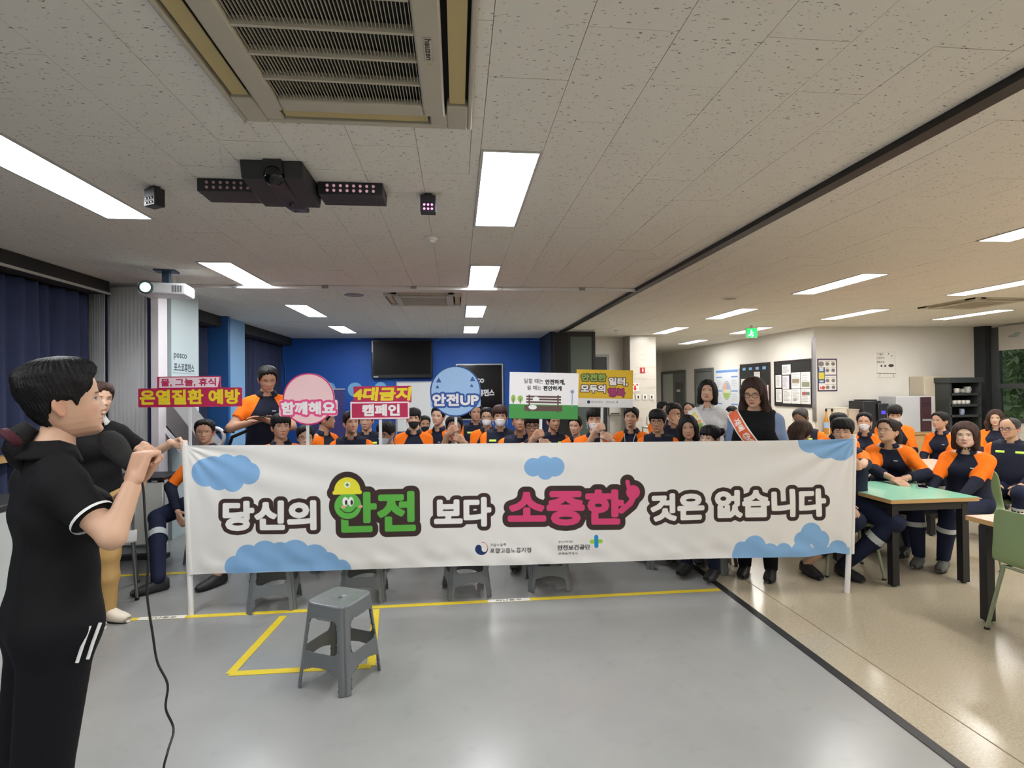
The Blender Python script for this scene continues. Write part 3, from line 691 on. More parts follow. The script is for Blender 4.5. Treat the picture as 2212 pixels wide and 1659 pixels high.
# health chart poster
y0, y1, z0, z1 = wall1_rect(1546, 1598, 797, 905); w, h = y1-y0, z1-z0
def chart(P):
    B = C(110, 150, 215)
    L = [(sd_box(P, -w*.46, w*.46, h*.43, h*.48), C(120, 160, 222)), (sd_box(P, -w*.46, w*.46, -h*.49, -h*.42), C(130, 170, 222))]
    L.append((sd_un(*[sd_box(P, s*w*.32-w*.13, s*w*.32+w*.13, h*z-h*.012, h*z+h*.012, .01) for s in (-1, 1) for z in (.34, .06, -.2)]), B))
    L.append((sd_un(*[sd_box(P, s*w*.32-w*.12, s*w*.32+w*(.04+.08*((k*7) % 3)/2), h*(z-.05-.035*k)-.005, h*(z-.05-.035*k)+.005) for s in (-1, 1) for z in (.32, .04, -.22) for k in range(4)]), C(150, 155, 165)))
    L.append((sd_ell(P, 0, h*.07, w*.17, h*.19), C(160, 175, 180)))
    L.append((sd_ell(P, 0, h*.07, w*.15, h*.175), C(224, 224, 200)))
    L.append((np.maximum(sd_ell(P, 0, h*.07, w*.14, h*.165), np.maximum(P[:, 0], h*.09-P[:, 1])), C(240, 180, 150)))
    L.append((np.maximum(sd_ell(P, 0, h*.07, w*.14, h*.165), np.maximum(-P[:, 0], h*.09-P[:, 1])), C(170, 180, 225)))
    L.append((np.maximum(sd_ell(P, 0, h*.07, w*.14, h*.165), P[:, 1]-h*.02), C(170, 205, 110)))
    return L
pb = printed_board('wall_poster', -w/2, w/2, -h/2, h/2, .011, C(222, 228, 236), chart, .006); place1(pb, (y0+y1)/2, (z0+z1)/2)
tag(pb, 'light blue and white chart poster with an oval diagram', 'poster')
m_felt = mat('black_felt', C(34, 35, 36), .85, var=.15, vscale=60)
def notice(px0, px1, py0, py1, lab, fcol):
    y0, y1, z0, z1 = wall1_rect(px0, px1, py0, py1); w, h = y1-y0, z1-z0
    e = empty('notice_board', (6.95, (y0+y1)/2, (z0+z1)/2), -PI/2, lab, 'notice board')
    boxo('felt_panel', -w/2, w/2, -.018, -.002, -h/2, h/2, m_felt, e)
    fr = MB(); t = .025
    for (a, b, c, d) in ((-w/2-t, -w/2, -h/2-t, h/2+t), (w/2, w/2+t, -h/2-t, h/2+t), (-w/2, w/2, -h/2-t, -h/2), (-w/2, w/2, h/2, h/2+t)): fr.box(a, b, -.026, -.001, c, d)
    fr.build('frame', fcol, e); return e, w, h, (y0+y1)/2, (z0+z1)/2
m_bfr = mat('brown_board_frame', C(48, 34, 36), .5)
def pin_paper(cy, cz, bw, bh, fx0, fx1, fy0, fy1, seed, lab, base=C(226, 224, 222), blocks=(), n=8):
    w = (fx1-fx0)*bw; h = (fy1-fy0)*bh
    pb = printed_board('pinned_paper', -w/2, w/2, -h/2, h/2, .012, base, lines_art(seed, w, h, n, blocks=blocks), .003)
    place1(pb, cy-((fx0+fx1)/2-.5)*bw, cz+((fy0+fy1)/2-.5)*bh, .024+.004*(seed % 2)); tag(pb, lab, 'paper')
e, bw, bh, cy, cz = notice(1602, 1664, 787, 905, 'black notice board with blue tags behind the orange sash wearer', m_bfr)
pin_paper(cy, cz, bw, bh, .03, .28, .42, .74, 1, 'white notice sheet pinned to the upper part of the blue tagged board')
pin_paper(cy, cz, bw, bh, .5, .7, .58, .86, 2, 'blank looking notice slip high on the blue tagged board', n=4)
pin_paper(cy, cz, bw, bh, .68, .98, .34, .62, 3, 'pink notice leaflet on the blue tagged board', C(228, 196, 204))
pin_paper(cy, cz, bw, bh, .03, .28, .06, .38, 5, 'white notice sheet low on the blue tagged board')
for k in range(4): boxo('blue_tag', bw*(-.42+.235*k), bw*(-.31+.235*k), -.022, -.019, bh*.40, bh*.45, mat('tag_blue', C(120, 170, 214), .5), e)
e, bw, bh, cy, cz = notice(1676, 1756, 780, 876, 'larger black notice board covered with white sheets beside the corner', m_bfr)
for i, (a, b, c, d, lab, blk) in enumerate(((.22, .46, .70, .93, 'single sheet pinned above the others on the larger board', ()), (.03, .20, .40, .70, 'narrow sheet at the upper edge column of the larger board', ()), (.03, .2, .06, .37, 'narrow sheet at the lower edge column of the larger board', ()),
        (.23, .42, .36, .68, 'lilac tinted sheet in the middle of the larger board', ()), (.23, .47, .04, .36, 'low text sheet in the middle of the larger board', ()), (.48, .72, .38, .74, 'sheet with a brown photo on the larger board', ((-.4, .4, -.15, .12, C(150, 136, 116)),)), (.73, .97, .38, .74, 'sheet with a greenish photo on the larger board', ((-.4, .4, -.4, -.1, C(140, 144, 124)),)),
        (.48, .72, .04, .37, 'sheet with small sketches on the larger board', ((-.3, .1, -.3, -.1, C(170, 170, 170)),)), (.73, .97, .04, .37, 'sheet with a red and grey photo on the larger board', ((-.4, 0, .1, .32, C(170, 90, 84)), (0, .4, .1, .32, C(120, 120, 116)))))):
    pin_paper(cy, cz, bw, bh, a, b, c, d, 10+i, lab, C(220, 214, 224) if i == 3 else C(228, 227, 226), blk)
# poster next to the corner, wall drawing, on the rear wall (facing -y)
a = aty(1766, 775, 9.84); b = aty(1809, 845, 9.84); w = b[0]-a[0]; h = a[2]-b[2]
def safety(P):
    N = C(52, 52, 92); L = [(sd_box(P, -w*.45, w*.45, -h*.46, h*.46, .015), C(232, 228, 224)), (sd_box(P, -w*.5, -w*.13, -h*.25, h*.24), C(48, 74, 122)), (sd_box(P, -w*.45, -w*.16, -h*.13, h*.08), C(222, 208, 80)), (sd_box(P, -w*.12, w*.45, -h*.02, h*.01), N)]
    L.append((sd_un(*[sd_ell(P, x*w, y*h, .04, .035) for x in (.0, .3) for y in (.34, .14, -.17, -.38)]+[sd_ell(P, -.32*w, .34*h, .06, .05)]), C(130, 126, 124)))
    L.append((sd_un(sd_circ(P, -.22*w, -.39*h, .035), sd_poly(P, [(-.42*w, -.42*h), (-.30*w, -.42*h), (-.36*w, -.34*h)])), C(214, 80, 70)))
    L.append((sd_un(*[sd_box(P, x*w-.05, x*w+.05, y*h-.005, y*h+.005) for x in (.0, .3) for y in (.42, .22, -.08, -.29)]), C(150, 150, 150)))
    L.append((sd_un(*[sd_box(P, -w*.42, -w*.2, y*h, y*h+.035) for y in (.12, .18, -.22)]), C(214, 220, 230)))
    return L
pb = printed_board('wall_poster', -w/2, w/2, -h/2, h/2, .009, C(74, 52, 92), safety, .006); pb.location = ((a[0]+b[0])/2, 9.844, (a[2]+b[2])/2)
tag(pb, 'navy bordered safety poster with yellow and blue boxes by the wall corner', 'poster')
a = aty(1894, 760, 9.84); b = aty(1936, 815, 9.84); w = b[0]-a[0]; h = a[2]-b[2]
def decal(P):
    K = C(70, 68, 66); L = [(sd_un(sd_seg(P, [(-.5*w, -.33*h), (.5*w, -.36*h)], .006), sd_seg(P, [(-.34*w, -.34*h), (-.36*w, -.48*h)], .005), sd_seg(P, [(.36*w, -.36*h), (.38*w, -.48*h)], .005), sd_text(P, '오늘도', -.48*w, -.12*w, .36*h, .47*h, .001), sd_text(P, '안전하게', -.5*w, -.1*w, .2*h, .31*h, .001), sd_text(P, '행복하게', -.5*w, -.1*w, .04*h, .15*h, .001), sd_circ(P, .12*w, .42*h, .012), sd_circ(P, .3*w, .34*h, .012), sd_ell(P, .25*w, -.04*h, .06, .03)), K)]
    L.append((sd_un(sd_circ(P, -.26*w, -.05*h, .022), sd_circ(P, -.06*w, -.05*h, .022)), K))
    return L
pb = printed_board('wall_drawing', -w/2, w/2, -h/2, h/2, .007, C(226, 223, 216), decal, .003); pb.location = ((a[0]+b[0])/2, 9.846, (a[2]+b[2])/2)
tag(pb, 'small black line drawing with lettering on the white rear wall', 'wall sticker')
e = empty('corner_guard', (6.94, 9.84, 0)); e.name = 'trim_8'; e['kind'] = 'structure'
boxo('guard', -.03, .03, -.012, .03, .9, 2.55, mat('steel_guard', C(170, 166, 166), .3, .8), e)
# corridor doors
m_dfr = mat('grey_green_frame', C(98, 100, 98), .5)
for nme, (p0_, p1_) in (('door_2', (1430, 1482)), ('door_3', (1503, 1542))):
    ya, yb = atx(p1_, 800, 6.95)[1], atx(p0_, 800, 6.95)[1]
    fr = MB().box(6.90, 6.955, ya, ya+.09, 0, 2.12).box(6.90, 6.955, yb-.09, yb, 0, 2.12).box(6.90, 6.955, ya+.09, yb-.09, 2.03, 2.12)
    d = struct(fr.build(nme, m_dfr)); boxo('door_leaf', 6.93, 6.948, ya+.09, (ya+yb)/2+(0 if nme == 'door_2' else .5), 0, 2.03, mat('door_leaf_grey', C(118, 122, 122), .5), d)
    if nme == 'door_2':
        boxo('white_leaf', 6.93, 6.948, (ya+yb)/2, yb-.09, 0, 2.03, mat('door_leaf_white', C(206, 212, 208), .5), d)
        boxo('door_window', 6.922, 6.93, ya+.2, (ya+yb)/2-.2, .5, 1.75, mat('door_dark_glass', C(66, 74, 72), .3), d); boxo('door_label', 6.915, 6.922, ya+.4, ya+.65, 1.45, 1.52, MATS['white_label'], d)
# pillar fittings
e = empty('fire_alarm_sign', (4.07, 11.497, 1.98), 0, 'small red fire equipment sign on the marble pillar', 'sign')
boxo('plate', -.055, .055, -.012, 0, -.06, .06, mat('alarm_red', C(176, 36, 44), .4), e, bev=.004); boxo('pictogram', -.01, .015, -.0135, -.0115, -.035, .035, MATS['white_label'], e)
q = aty(1372, 838, 11.49)
def arrow(P): return [(sd_un(sd_box(P, -.02, .02, -.01, .05), sd_poly(P, [(-.05, -.01), (.05, -.01), (0, -.06)]), sd_box(P, -.07, -.03, .05, .09), sd_box(P, .03, .07, .05, .09)), C(200, 30, 40))]
pb = printed_board('arrow_sign', -.085, .085, -.08, .11, .006, C(226, 222, 214), arrow, .003); pb.location = (q[0], 11.496, q[2]); tag(pb, 'small sign with a red down arrow on the marble pillar', 'sign')
for k in range(4):
    q = aty(1364+k*14.5, 858, 11.49); e = empty('wall_switch', (q[0], 11.497, q[2]), 0, 'white wall controller with dark display on the marble pillar', 'wall switch', 'wall controllers on the marble pillar')
    boxo('plate', -.05, .05, -.016, 0, -.055, .055, mat('switch_white', C(222, 220, 214), .4), e, bev=.004); boxo('display', -.018, .018, -.018, -.015, -.03, .035, mat('switch_dark', C(60, 60, 60), .3), e)
e = empty('paper_towel_dispenser', (3.55, 11.995, 1.12), 0, 'white towel dispenser on the white wall beside the marble pillar', 'dispenser')
boxo('cover', -.14, .14, -.13, 0, -.14, .14, MATS['switch_white'], e, bev=.02); boxo('outlet', -.1, .1, -.135, -.128, -.12, -.09, MATS['switch_dark'], e)
# crumpled white wraps on a cart by the pillar
e = empty('supply_cart', (4.15, 10.6, 0), 0, 'white cart by the marble pillar carrying crumpled wrap', 'cart')
boxo('tray', -.36, .36, -.22, .22, .76, .80, MATS['switch_white'], e, bev=.005); boxo('tray', -.36, .36, -.22, .22, .2, .24, MATS['switch_white'], e, bev=.005)
for sx in (-1, 1):
    for sy in (-1, 1): MB().tube([(sx*.34, sy*.2, 0), (sx*.34, sy*.2, .8)], .012, 8).build('leg', MATS['chrome2'], e)
r = np.random.RandomState(5)
for k in range(4):
    b = MB(); n = 9
    lat = [(math.sin(PI*i/n), -math.cos(PI*i/n)) for i in range(n+1)]
    b.lathe([(max(1e-4, .078*s), .12+.12*c) for s, c in lat], seg=12)
    V = np.array(b.v); V += r.normal(0, .010, V.shape); V[:, 2] = np.maximum(V[:, 2], 0)
    o = mobj('plastic_bag', mesh_from(V, b.f, 'bag'), mat('white_plastic', C(226, 220, 206), .4)); o.location = (3.89+.175*k, 10.6, .801); o.scale = (1, .8, 1+.35*(k % 3))
    tag(o, 'crumpled white plastic bag heaped on the white cart', 'plastic bag', 'bags on the white cart')

# ================================================================ furniture
def cut_grid(x0, x1, y0, y1, nx, ny, shape_fn):
    X, Y = np.meshgrid(np.linspace(x0, x1, nx), np.linspace(y0, y1, ny), indexing='ij'); P = np.c_[X.ravel(), Y.ravel()]
    i = np.arange(nx*ny).reshape(nx, ny); Fc = np.stack([i[:-1, :-1], i[1:, :-1], i[1:, 1:], i[:-1, 1:]], -1).reshape(-1, 4)
    d = shape_fn(P); Fc = Fc[(d[Fc] < .002).any(1)]
    u = np.unique(Fc); mp = -np.ones(len(P), int); mp[u] = np.arange(len(u)); P = P[u]; Fc = mp[Fc]
    ex, ey = (x1-x0)/nx*.3, (y1-y0)/ny*.3
    for _ in range(4):
        d = shape_fn(P); gx = (shape_fn(P+[ex, 0])-shape_fn(P-[ex, 0]))/(2*ex); gy = (shape_fn(P+[0, ey])-shape_fn(P-[0, ey]))/(2*ey)
        g2 = np.maximum(gx**2+gy**2, 1e-3); mv = (d > 0)
        st = np.where(mv, d, 0)[:, None]*np.c_[gx, gy]/g2[:, None]
        st = np.clip(st, [-2*ex/.3, -2*ey/.3], [2*ex/.3, 2*ey/.3]); P = P-st
    return P, Fc
SH = .45
def stool_xy(th, z):
    h = .132+(SH-z)*.105
    c, s = np.cos(th), np.sin(th); n = 2/5.5
    f = 1-.035*np.exp(-((np.mod(th, PI/2)-PI/4)/.07)**2)
    return h*np.sign(c)*np.abs(c)**n*f, h*np.sign(s)*np.abs(s)**n*f
def stool_shape(P):
    x, y = stool_xy(P[:, 0], P[:, 1]); z = P[:, 1]; lat = np.minimum(np.abs(x), np.abs(y)); h = .132+(SH-z)*.105
    def rb(x0, z0, z1, r):
        q = np.c_[np.abs(lat)-(x0-r), np.abs(z-(z0+z1)/2)-((z1-z0)/2-r)]
        return np.hypot(*np.maximum(q, 0).T)+np.minimum(q.max(1), 0)-r
    hole1 = rb(1e-9+.0, 0, 1, .0)
    wdt = h-.052
    def win(z0, z1, r): 
        q = np.c_[lat-(wdt-r), np.abs(z-(z0+z1)/2)-((z1-z0)/2-r)]
        return np.hypot(*np.maximum(q, 0).T)+np.minimum(q.max(1), 0)-r
    arch = 0.10+.028*(1-(lat/np.maximum(wdt, .01))**2)
    low = np.maximum(lat-wdt, z-arch)
    return np.maximum(-np.minimum(win(.20, .375, .03), low), z-SH)
m_stool = mat('grey_plastic', C(104, 108, 110), .30, var=.05, vscale=12)
P, Fc = cut_grid(PI/4, PI/4+2*PI, 0, SH-.012, 201, 76, stool_shape)
x, y = stool_xy(P[:, 0], P[:, 1])
stool_frame = mesh_from(np.c_[x, y, P[:, 1]], Fc, 'stool_frame')
nth = 64; ths = np.linspace(0, 2*PI, nth, endpoint=False); V = []; prof = [(1.0, SH-.022), (1.02, SH-.012), (1.0, SH-.003), (.95, SH), (.88, SH-.002), (.80, SH-.005), (.5, SH-.005), (.12, SH-.005), (.10, SH-.008), (.09, SH-.03)]
for s, z in prof:
    xx, yy = stool_xy(ths, np.full(nth, SH)); b = max(0, (1-s))
    rr = np.hypot(xx, yy); ang = np.arctan2(yy, xx); k = min(1, b*1.3); rad = s*(rr*(1-k)+.132*k)
    V.append(np.c_[rad*np.cos(ang), rad*np.sin(ang), np.full(nth, z)])
V = np.concatenate(V); i = np.arange(len(V)).reshape(len(prof), nth)
Fs = np.stack([i[:-1], np.roll(i[:-1], -1, 1), np.roll(i[1:], -1, 1), i[1:]], -1).reshape(-1, 4)
stool_seat = mesh_from(V, Fs, 'stool_seat')
def make_stool(x, y, rz, lab, grp=None):
    e = empty('plastic_stool', (x, y, 0), rz, lab, 'stool', grp)
    o = mobj('legs', stool_frame, m_stool, e); s = o.modifiers.new('s', 'SOLIDIFY'); s.thickness = .005; s.offset = -1
    o = mobj('seat', stool_seat, m_stool, e); s = o.modifiers.new('s', 'SOLIDIFY'); s.thickness = .004; s.offset = -1
    return e
make_stool(-.665, 3.10, math.radians(63), 'lone empty grey plastic stool inside the yellow taped box')
FRONT = []
for k, (pa, pb_, rz, lab) in enumerate((((525, 1325), (632, 1323), 8, 'empty grey stool under the big blue cloud of the banner'), ((737, 1308), (822, 1304), 4, 'empty grey stool below the green word on the banner'), ((962, 1291), (1056, 1300), 10, 'empty grey stool under the small round emblem of the banner'), ((1146, 1280), (1236, 1277), -3, 'empty grey stool under the pink word on the banner'))):
    a, b = flr(*pa), flr(*pb_); c = (a+b)/2
    make_stool(c[0], c[1]+.16, math.radians(rz), lab); FRONT.append(c)
for (px, py, rz, lab) in ((1425, 1228, 20, 'grey stool near the black floor strip below the banner text end'), (1545, 1225, 12, 'grey stool straddling the black floor strip')):
    c = flr(px, py); make_stool(c[0], c[1]+.18, math.radians(rz), lab)

# tables
def table(x0, x1, y0, y1, z, top, lab):
    e = empty('dining_table', ((x0+x1)/2, (y0+y1)/2, 0), 0, lab, 'table'); w, d = (x1-x0)/2, (y1-y0)/2
    boxo('edge_band', -w, w, -d, d, z-.032, z-.003, m_wood, e); boxo('laminate_top', -w+.002, w-.002, -d+.002, d-.002, z-.004, z, top, e)
    boxo('apron', -w+.05, w-.05, -d+.05, d-.05, z-.10, z-.032, m_black, e)
    for sx in (-1, 1):
        for sy in (-1, 1): boxo('leg', sx*(w-.075)-.028, sx*(w-.075)+.028, sy*(d-.075)-.028, sy*(d-.075)+.028, .012, z-.06, m_black, e); 
    for sx in (-1, 1):
        for sy in (-1, 1): MB().lathe([(.018, 0), (.02, .014)], (sx*(w-.075), sy*(d-.075), 0), 10).build('foot_glide', m_black, e)
    return e
m_mint = mat('mint_laminate', C(132, 196, 170), .3); m_pink = mat('pink_laminate', C(226, 178, 160), .35)
table(3.36, 4.12, 3.88, 4.66, .70, m_mint, 'dining table with mint green top and wooden edge')
table(3.46, 4.24, 2.05, 3.36, .70, m_pink, 'dining table with pink top behind the empty green chair')
table(4.9, 5.7, 5.15, 5.95, .70, m_pink, 'far dining table with pink top behind the people at the mint table')
ph = empty('mobile_phone', tuple(flr(1993, 1053, .70)), .9, 'dark mobile phone in a pale case lying on the mint table', 'phone')
boxo('case', -.075, .075, -.037, .037, .0005, .009, mat('phone_case', C(200, 196, 204), .4), ph, bev=.003); boxo('screen', -.07, .07, -.033, .033, .009, .0102, mat('phone_glass', C(12, 12, 16), .1), ph)
# green moulded chairs
m_green = mat('sage_green_plastic', C(128, 148, 104), .45); m_legg = mat('sage_metal', C(138, 148, 120), .4, .2)
def shell_mesh():
    prof = [(-.20, .435), (-.19, .45), (-.10, .452), (.05, .445), (.15, .445), (.19, .465), (.215, .52), (.225, .62), (.235, .74), (.24, .80), (.242, .812)]
    nx = 15; V = []
    for i, (y, z) in enumerate(prof):
        hw = .215 if i < 5 else .215-.012*(i-4)
        for k in range(nx):
            s = -1+2*k/(nx-1); hw2 = hw*(1 if i < len(prof)-2 else .985)
            dip = .012*s*s if i < 5 else 0; wrap = -.035*s*s if i >= 5 else 0
            V.append((hw2*s, y+wrap*(min(1, (i-4)/3)), z+dip-(0.02*max(0, abs(s)-.75)*4*(i >= len(prof)-2))))
    i = np.arange(len(V)).reshape(len(prof), nx); Fc = np.stack([i[:-1, :-1], i[:-1, 1:], i[1:, 1:], i[1:, :-1]], -1).reshape(-1, 4)
    return mesh_from(np.array(V), Fc, 'seat_shell')
SHELL = shell_mesh()
def green_chair(x, y, rz, lab, m=None):
    e = empty('moulded_chair', (x, y, 0), rz, lab, 'chair')
    o = mobj('seat_shell', SHELL, m_green, e); s = o.modifiers.new('s', 'SOLIDIFY'); s.thickness = .012; s.offset = 0; b = o.modifiers.new('b', 'SUBSURF'); b.levels = b.render_levels = 1
    for sx in (-1, 1):
        for sy in (-1, 1):
            MB().tube([(sx*.16, sy*.14, .43), (sx*.215, sy*.21, .012)], .0115, 8).build('leg', m_legg, e)
            MB().lathe([(.016, 0), (.017, .014)], (sx*.215, sy*.21, 0), 10).build('foot_cap', m_black, e)
    MB().tube([(-.16, -.14, .425), (.16, -.14, .425), (.16, .14, .425), (-.16, .14, .425), (-.16, -.14, .425)], .010, 6).build('under_frame', m_legg, e)
    return e
green_chair(3.63, 2.97, PI/2, 'empty sage green moulded chair pushed to the pink table by its back')
# ================================================================ figures: signed-distance bodies, ring-built heads
f32 = np.float32
def smin(a, b, k):
    h = np.clip(.5+.5*(b-a)/k, 0, 1); return b*(1-h)+a*h-k*h*(1-h)
def cone(P, a, b, r1, r2):
    a = np.array(a, f32); b = np.array(b, f32); ab = b-a; L = max(float(ab@ab), 1e-9)
    t = np.clip(((P-a)@ab)/L, 0, 1); q = P-a-t[:, None]*ab
    return np.sqrt((q*q).sum(1))-(r1+t*(r2-r1))
def ell(P, c, r):
    q = (P-np.array(c, f32))/np.array(r, f32); return (np.sqrt((q*q).sum(1))-1)*min(r)
def surfnet(Fd, org, h):
    ins = Fd < 0; nx, ny, nz = Fd.shape
    S = np.zeros((nx-1, ny-1, nz-1), np.int8)
    for a in (0, 1):
        for b in (0, 1):
            for c in (0, 1): S += ins[a:nx-1+a, b:ny-1+b, c:nz-1+c]
    act = (S > 0) & (S < 8); idx = -np.ones(act.shape, np.int64); cells = np.argwhere(act); idx[act] = np.arange(len(cells))
    acc = np.zeros((len(cells), 3)); cnt = np.zeros(len(cells))
    corners = [(a, b, c) for a in (0, 1) for b in (0, 1) for c in (0, 1)]
    for ca in corners:
        for ax in range(3):
            if ca[ax]: continue
            cb = list(ca); cb[ax] = 1
            fa = Fd[cells[:, 0]+ca[0], cells[:, 1]+ca[1], cells[:, 2]+ca[2]]; fb = Fd[cells[:, 0]+cb[0], cells[:, 1]+cb[1], cells[:, 2]+cb[2]]
            cr = (fa < 0) != (fb < 0); t = np.where(cr, fa/np.where(cr, fa-fb, 1), 0)
            p = np.array(ca, float)[None].repeat(len(cells), 0); p[:, ax] += t
            acc += p*cr[:, None]; cnt += cr
    V = np.array(org)+h*(cells+acc/cnt[:, None]); Fc = []
    for ax in range(3):
        o1, o2 = (ax+1) % 3, (ax+2) % 3
        sl = [slice(None)]*3; sl[ax] = slice(0, -1); sl2 = [slice(None)]*3; sl2[ax] = slice(1, None)
        A = ins[tuple(sl)]; B = ins[tuple(sl2)]; ch = np.argwhere(A != B)
        ch = ch[(ch[:, o1] > 0) & (ch[:, o2] > 0) & (ch[:, o1] < Fd.shape[o1]-1) & (ch[:, o2] < Fd.shape[o2]-1)]
        if len(ch) == 0: continue
        q = []
        for d1, d2 in ((-1, -1), (0, -1), (0, 0), (-1, 0)):
            c = ch.copy(); c[:, o1] += d1; c[:, o2] += d2; q.append(idx[c[:, 0], c[:, 1], c[:, 2]])
        q = np.stack(q, 1); fl = ~A[ch[:, 0], ch[:, 1], ch[:, 2]]; q[fl] = q[fl][:, ::-1]; Fc.append(q)
    return V, np.concatenate(Fc)
def grid3(lo, hi, h):
    lo = np.array(lo, float)-2*h; hi = np.array(hi, float)+2*h; n = np.ceil((hi-lo)/h).astype(int)+1
    g = np.meshgrid(*[lo[i]+h*np.arange(n[i]) for i in range(3)], indexing='ij')
    return np.stack([x.ravel() for x in g], 1).astype(f32), tuple(n), lo
def vecs(d): return {k: np.array(v, float) for k, v in d.items()}
def ik(S, T, l1, l2, pole):
    S = np.array(S, float); T = np.array(T, float); d = T-S; L = np.linalg.norm(d); L2 = min(L, (l1+l2)*.995); u = d/L
    T = S+u*L2; a = (l1*l1-l2*l2+L2*L2)/(2*L2); hh = math.sqrt(max(l1*l1-a*a, 0))
    p = np.array(pole, float); p = p-u*(p@u); p /= np.linalg.norm(p)+1e-9
    return S+u*a+p*hh, T

# ---- hands
def hand_sdf(kind):
    prims = []
    for y in (-.027, -.009, .009, .027): prims.append(((.012, y*.8, 0), (.086, y, 0), .0135, .0115))
    if kind == 'grip': bends = (1.15, 1.55, 1.1)
    elif kind == 'fist': bends = (1.3, 1.6, 1.2)
    else: bends = (.25, .35, .3)
    for i, (y, sc) in enumerate(((-.030, .82), (-.010, .97), (.010, 1.04), (.030, .95))):
        p = np.array([.088, y, 0]); an = 0
        for j, ln in enumerate((.040, .026, .020)):
            an += bends[j]*(1 if kind != 'open' else .8); q = p+ln*sc*np.array([math.cos(an), 0, -math.sin(an)]); prims.append((p, q, .0098-.0008*j, .0092-.001*j)); p = q
    if kind in ('grip', 'fist'): prims += [((.022, .030, -.006), (.052, .048, -.026), .014, .012), ((.052, .048, -.026), (.080, .034, -.042), .0115, .0095)]
    else: prims += [((.022, .030, -.004), (.055, .058, -.014), .014, .0115), ((.055, .058, -.014), (.086, .066, -.022), .011, .009)]
    prims.append(((-.03, 0, 0), (.02, 0, 0), .025, .022))
    return prims
_hand = {}
def hand(kind, h=.0070):
    if (kind, h) in _hand: return _hand[(kind, h)]
    P, n, lo = grid3((-.06, -.06, -.11), (.20, .09, .04), h); d = None
    for i, (a, b, r1, r2) in enumerate(hand_sdf(kind)):
        c = cone(P, a, b, r1, r2); d = c if d is None else smin(d, c, .012 if i < 4 else .005)
    V, Fc = surfnet(d.reshape(n), lo, h); V[:, 2] *= .92
    _hand[(kind, h)] = (V, Fc); return V, Fc

# ---- bodies.  Local frame: front is -y, z up; sitting: z=0 is the seat, standing: z=0 is the floor
def skeleton(pose, **kw):
    J = {}
    if pose == 'sit':
        J.update(pel=(0, .02, .095), wai=(0, .03, .27), che=(0, .02, .44), sho=(0, .03, .575), nek=(0, .02, .625), hed=(0, -.005, .715))
        J.update(hipL=(.085, 0, .085), hipR=(-.085, 0, .085), kneL=(.13, -.42, .10), kneR=(-.13, -.42, .10), ankL=(.13, -.34, -.36), ankR=(-.13, -.34, -.36))
    else:
        J.update(pel=(0, .01, .93), wai=(0, 0, 1.09), che=(0, .0, 1.26), sho=(0, .015, 1.395), nek=(0, .012, 1.45), hed=(0, -.01, 1.535))
        J.update(hipL=(.085, 0, .90), hipR=(-.085, 0, .90), kneL=(.10, -.015, .48), kneR=(-.10, -.015, .48), ankL=(.105, .02, .08), ankR=(-.105, .02, .08))
    J = vecs(J); sw = kw.get('sw', .160); lean = kw.get('lean', 0); twist = kw.get('twist', 0)
    if lean or twist or kw.get('side', 0):
        pv = J['pel'].copy(); M = np.array(Matrix.Rotation(kw.get('side', 0), 3, 'Y') @ Matrix.Rotation(lean, 3, 'X'))
        for k in ('wai', 'che', 'sho', 'nek', 'hed'): J[k] = pv+M@(J[k]-pv)
    X = np.array([math.cos(twist), math.sin(twist), 0]); J['X'] = X
    J['shL'] = J['sho']+X*sw-np.array([0, 0, .042]); J['shR'] = J['sho']-X*sw-np.array([0, 0, .042])
    for s, sg in (('L', 1), ('R', -1)):
        dflt = J['sho']+np.array([sg*.12, -.33, -.40]) if pose == 'sit' else J['sho']+np.array([sg*.24, -.04, -.53])
        T = np.array(kw.get('hand'+s, dflt), float)
        pole = kw.get('pole'+s, (sg*.5, .35, -.6) if pose == 'sit' else (sg*.4, .8, 0))
        J['elb'+s], J['wri'+s] = ik(J['sh'+s], T, kw.get('ua', .285), kw.get('fa', .245), pole)
    for k in ('kneL', 'kneR', 'ankL', 'ankR', 'hipL', 'hipR', 'elbL', 'elbR', 'wriL', 'wriR'):
        if k in kw: J[k] = np.array(kw[k], float)
    return J
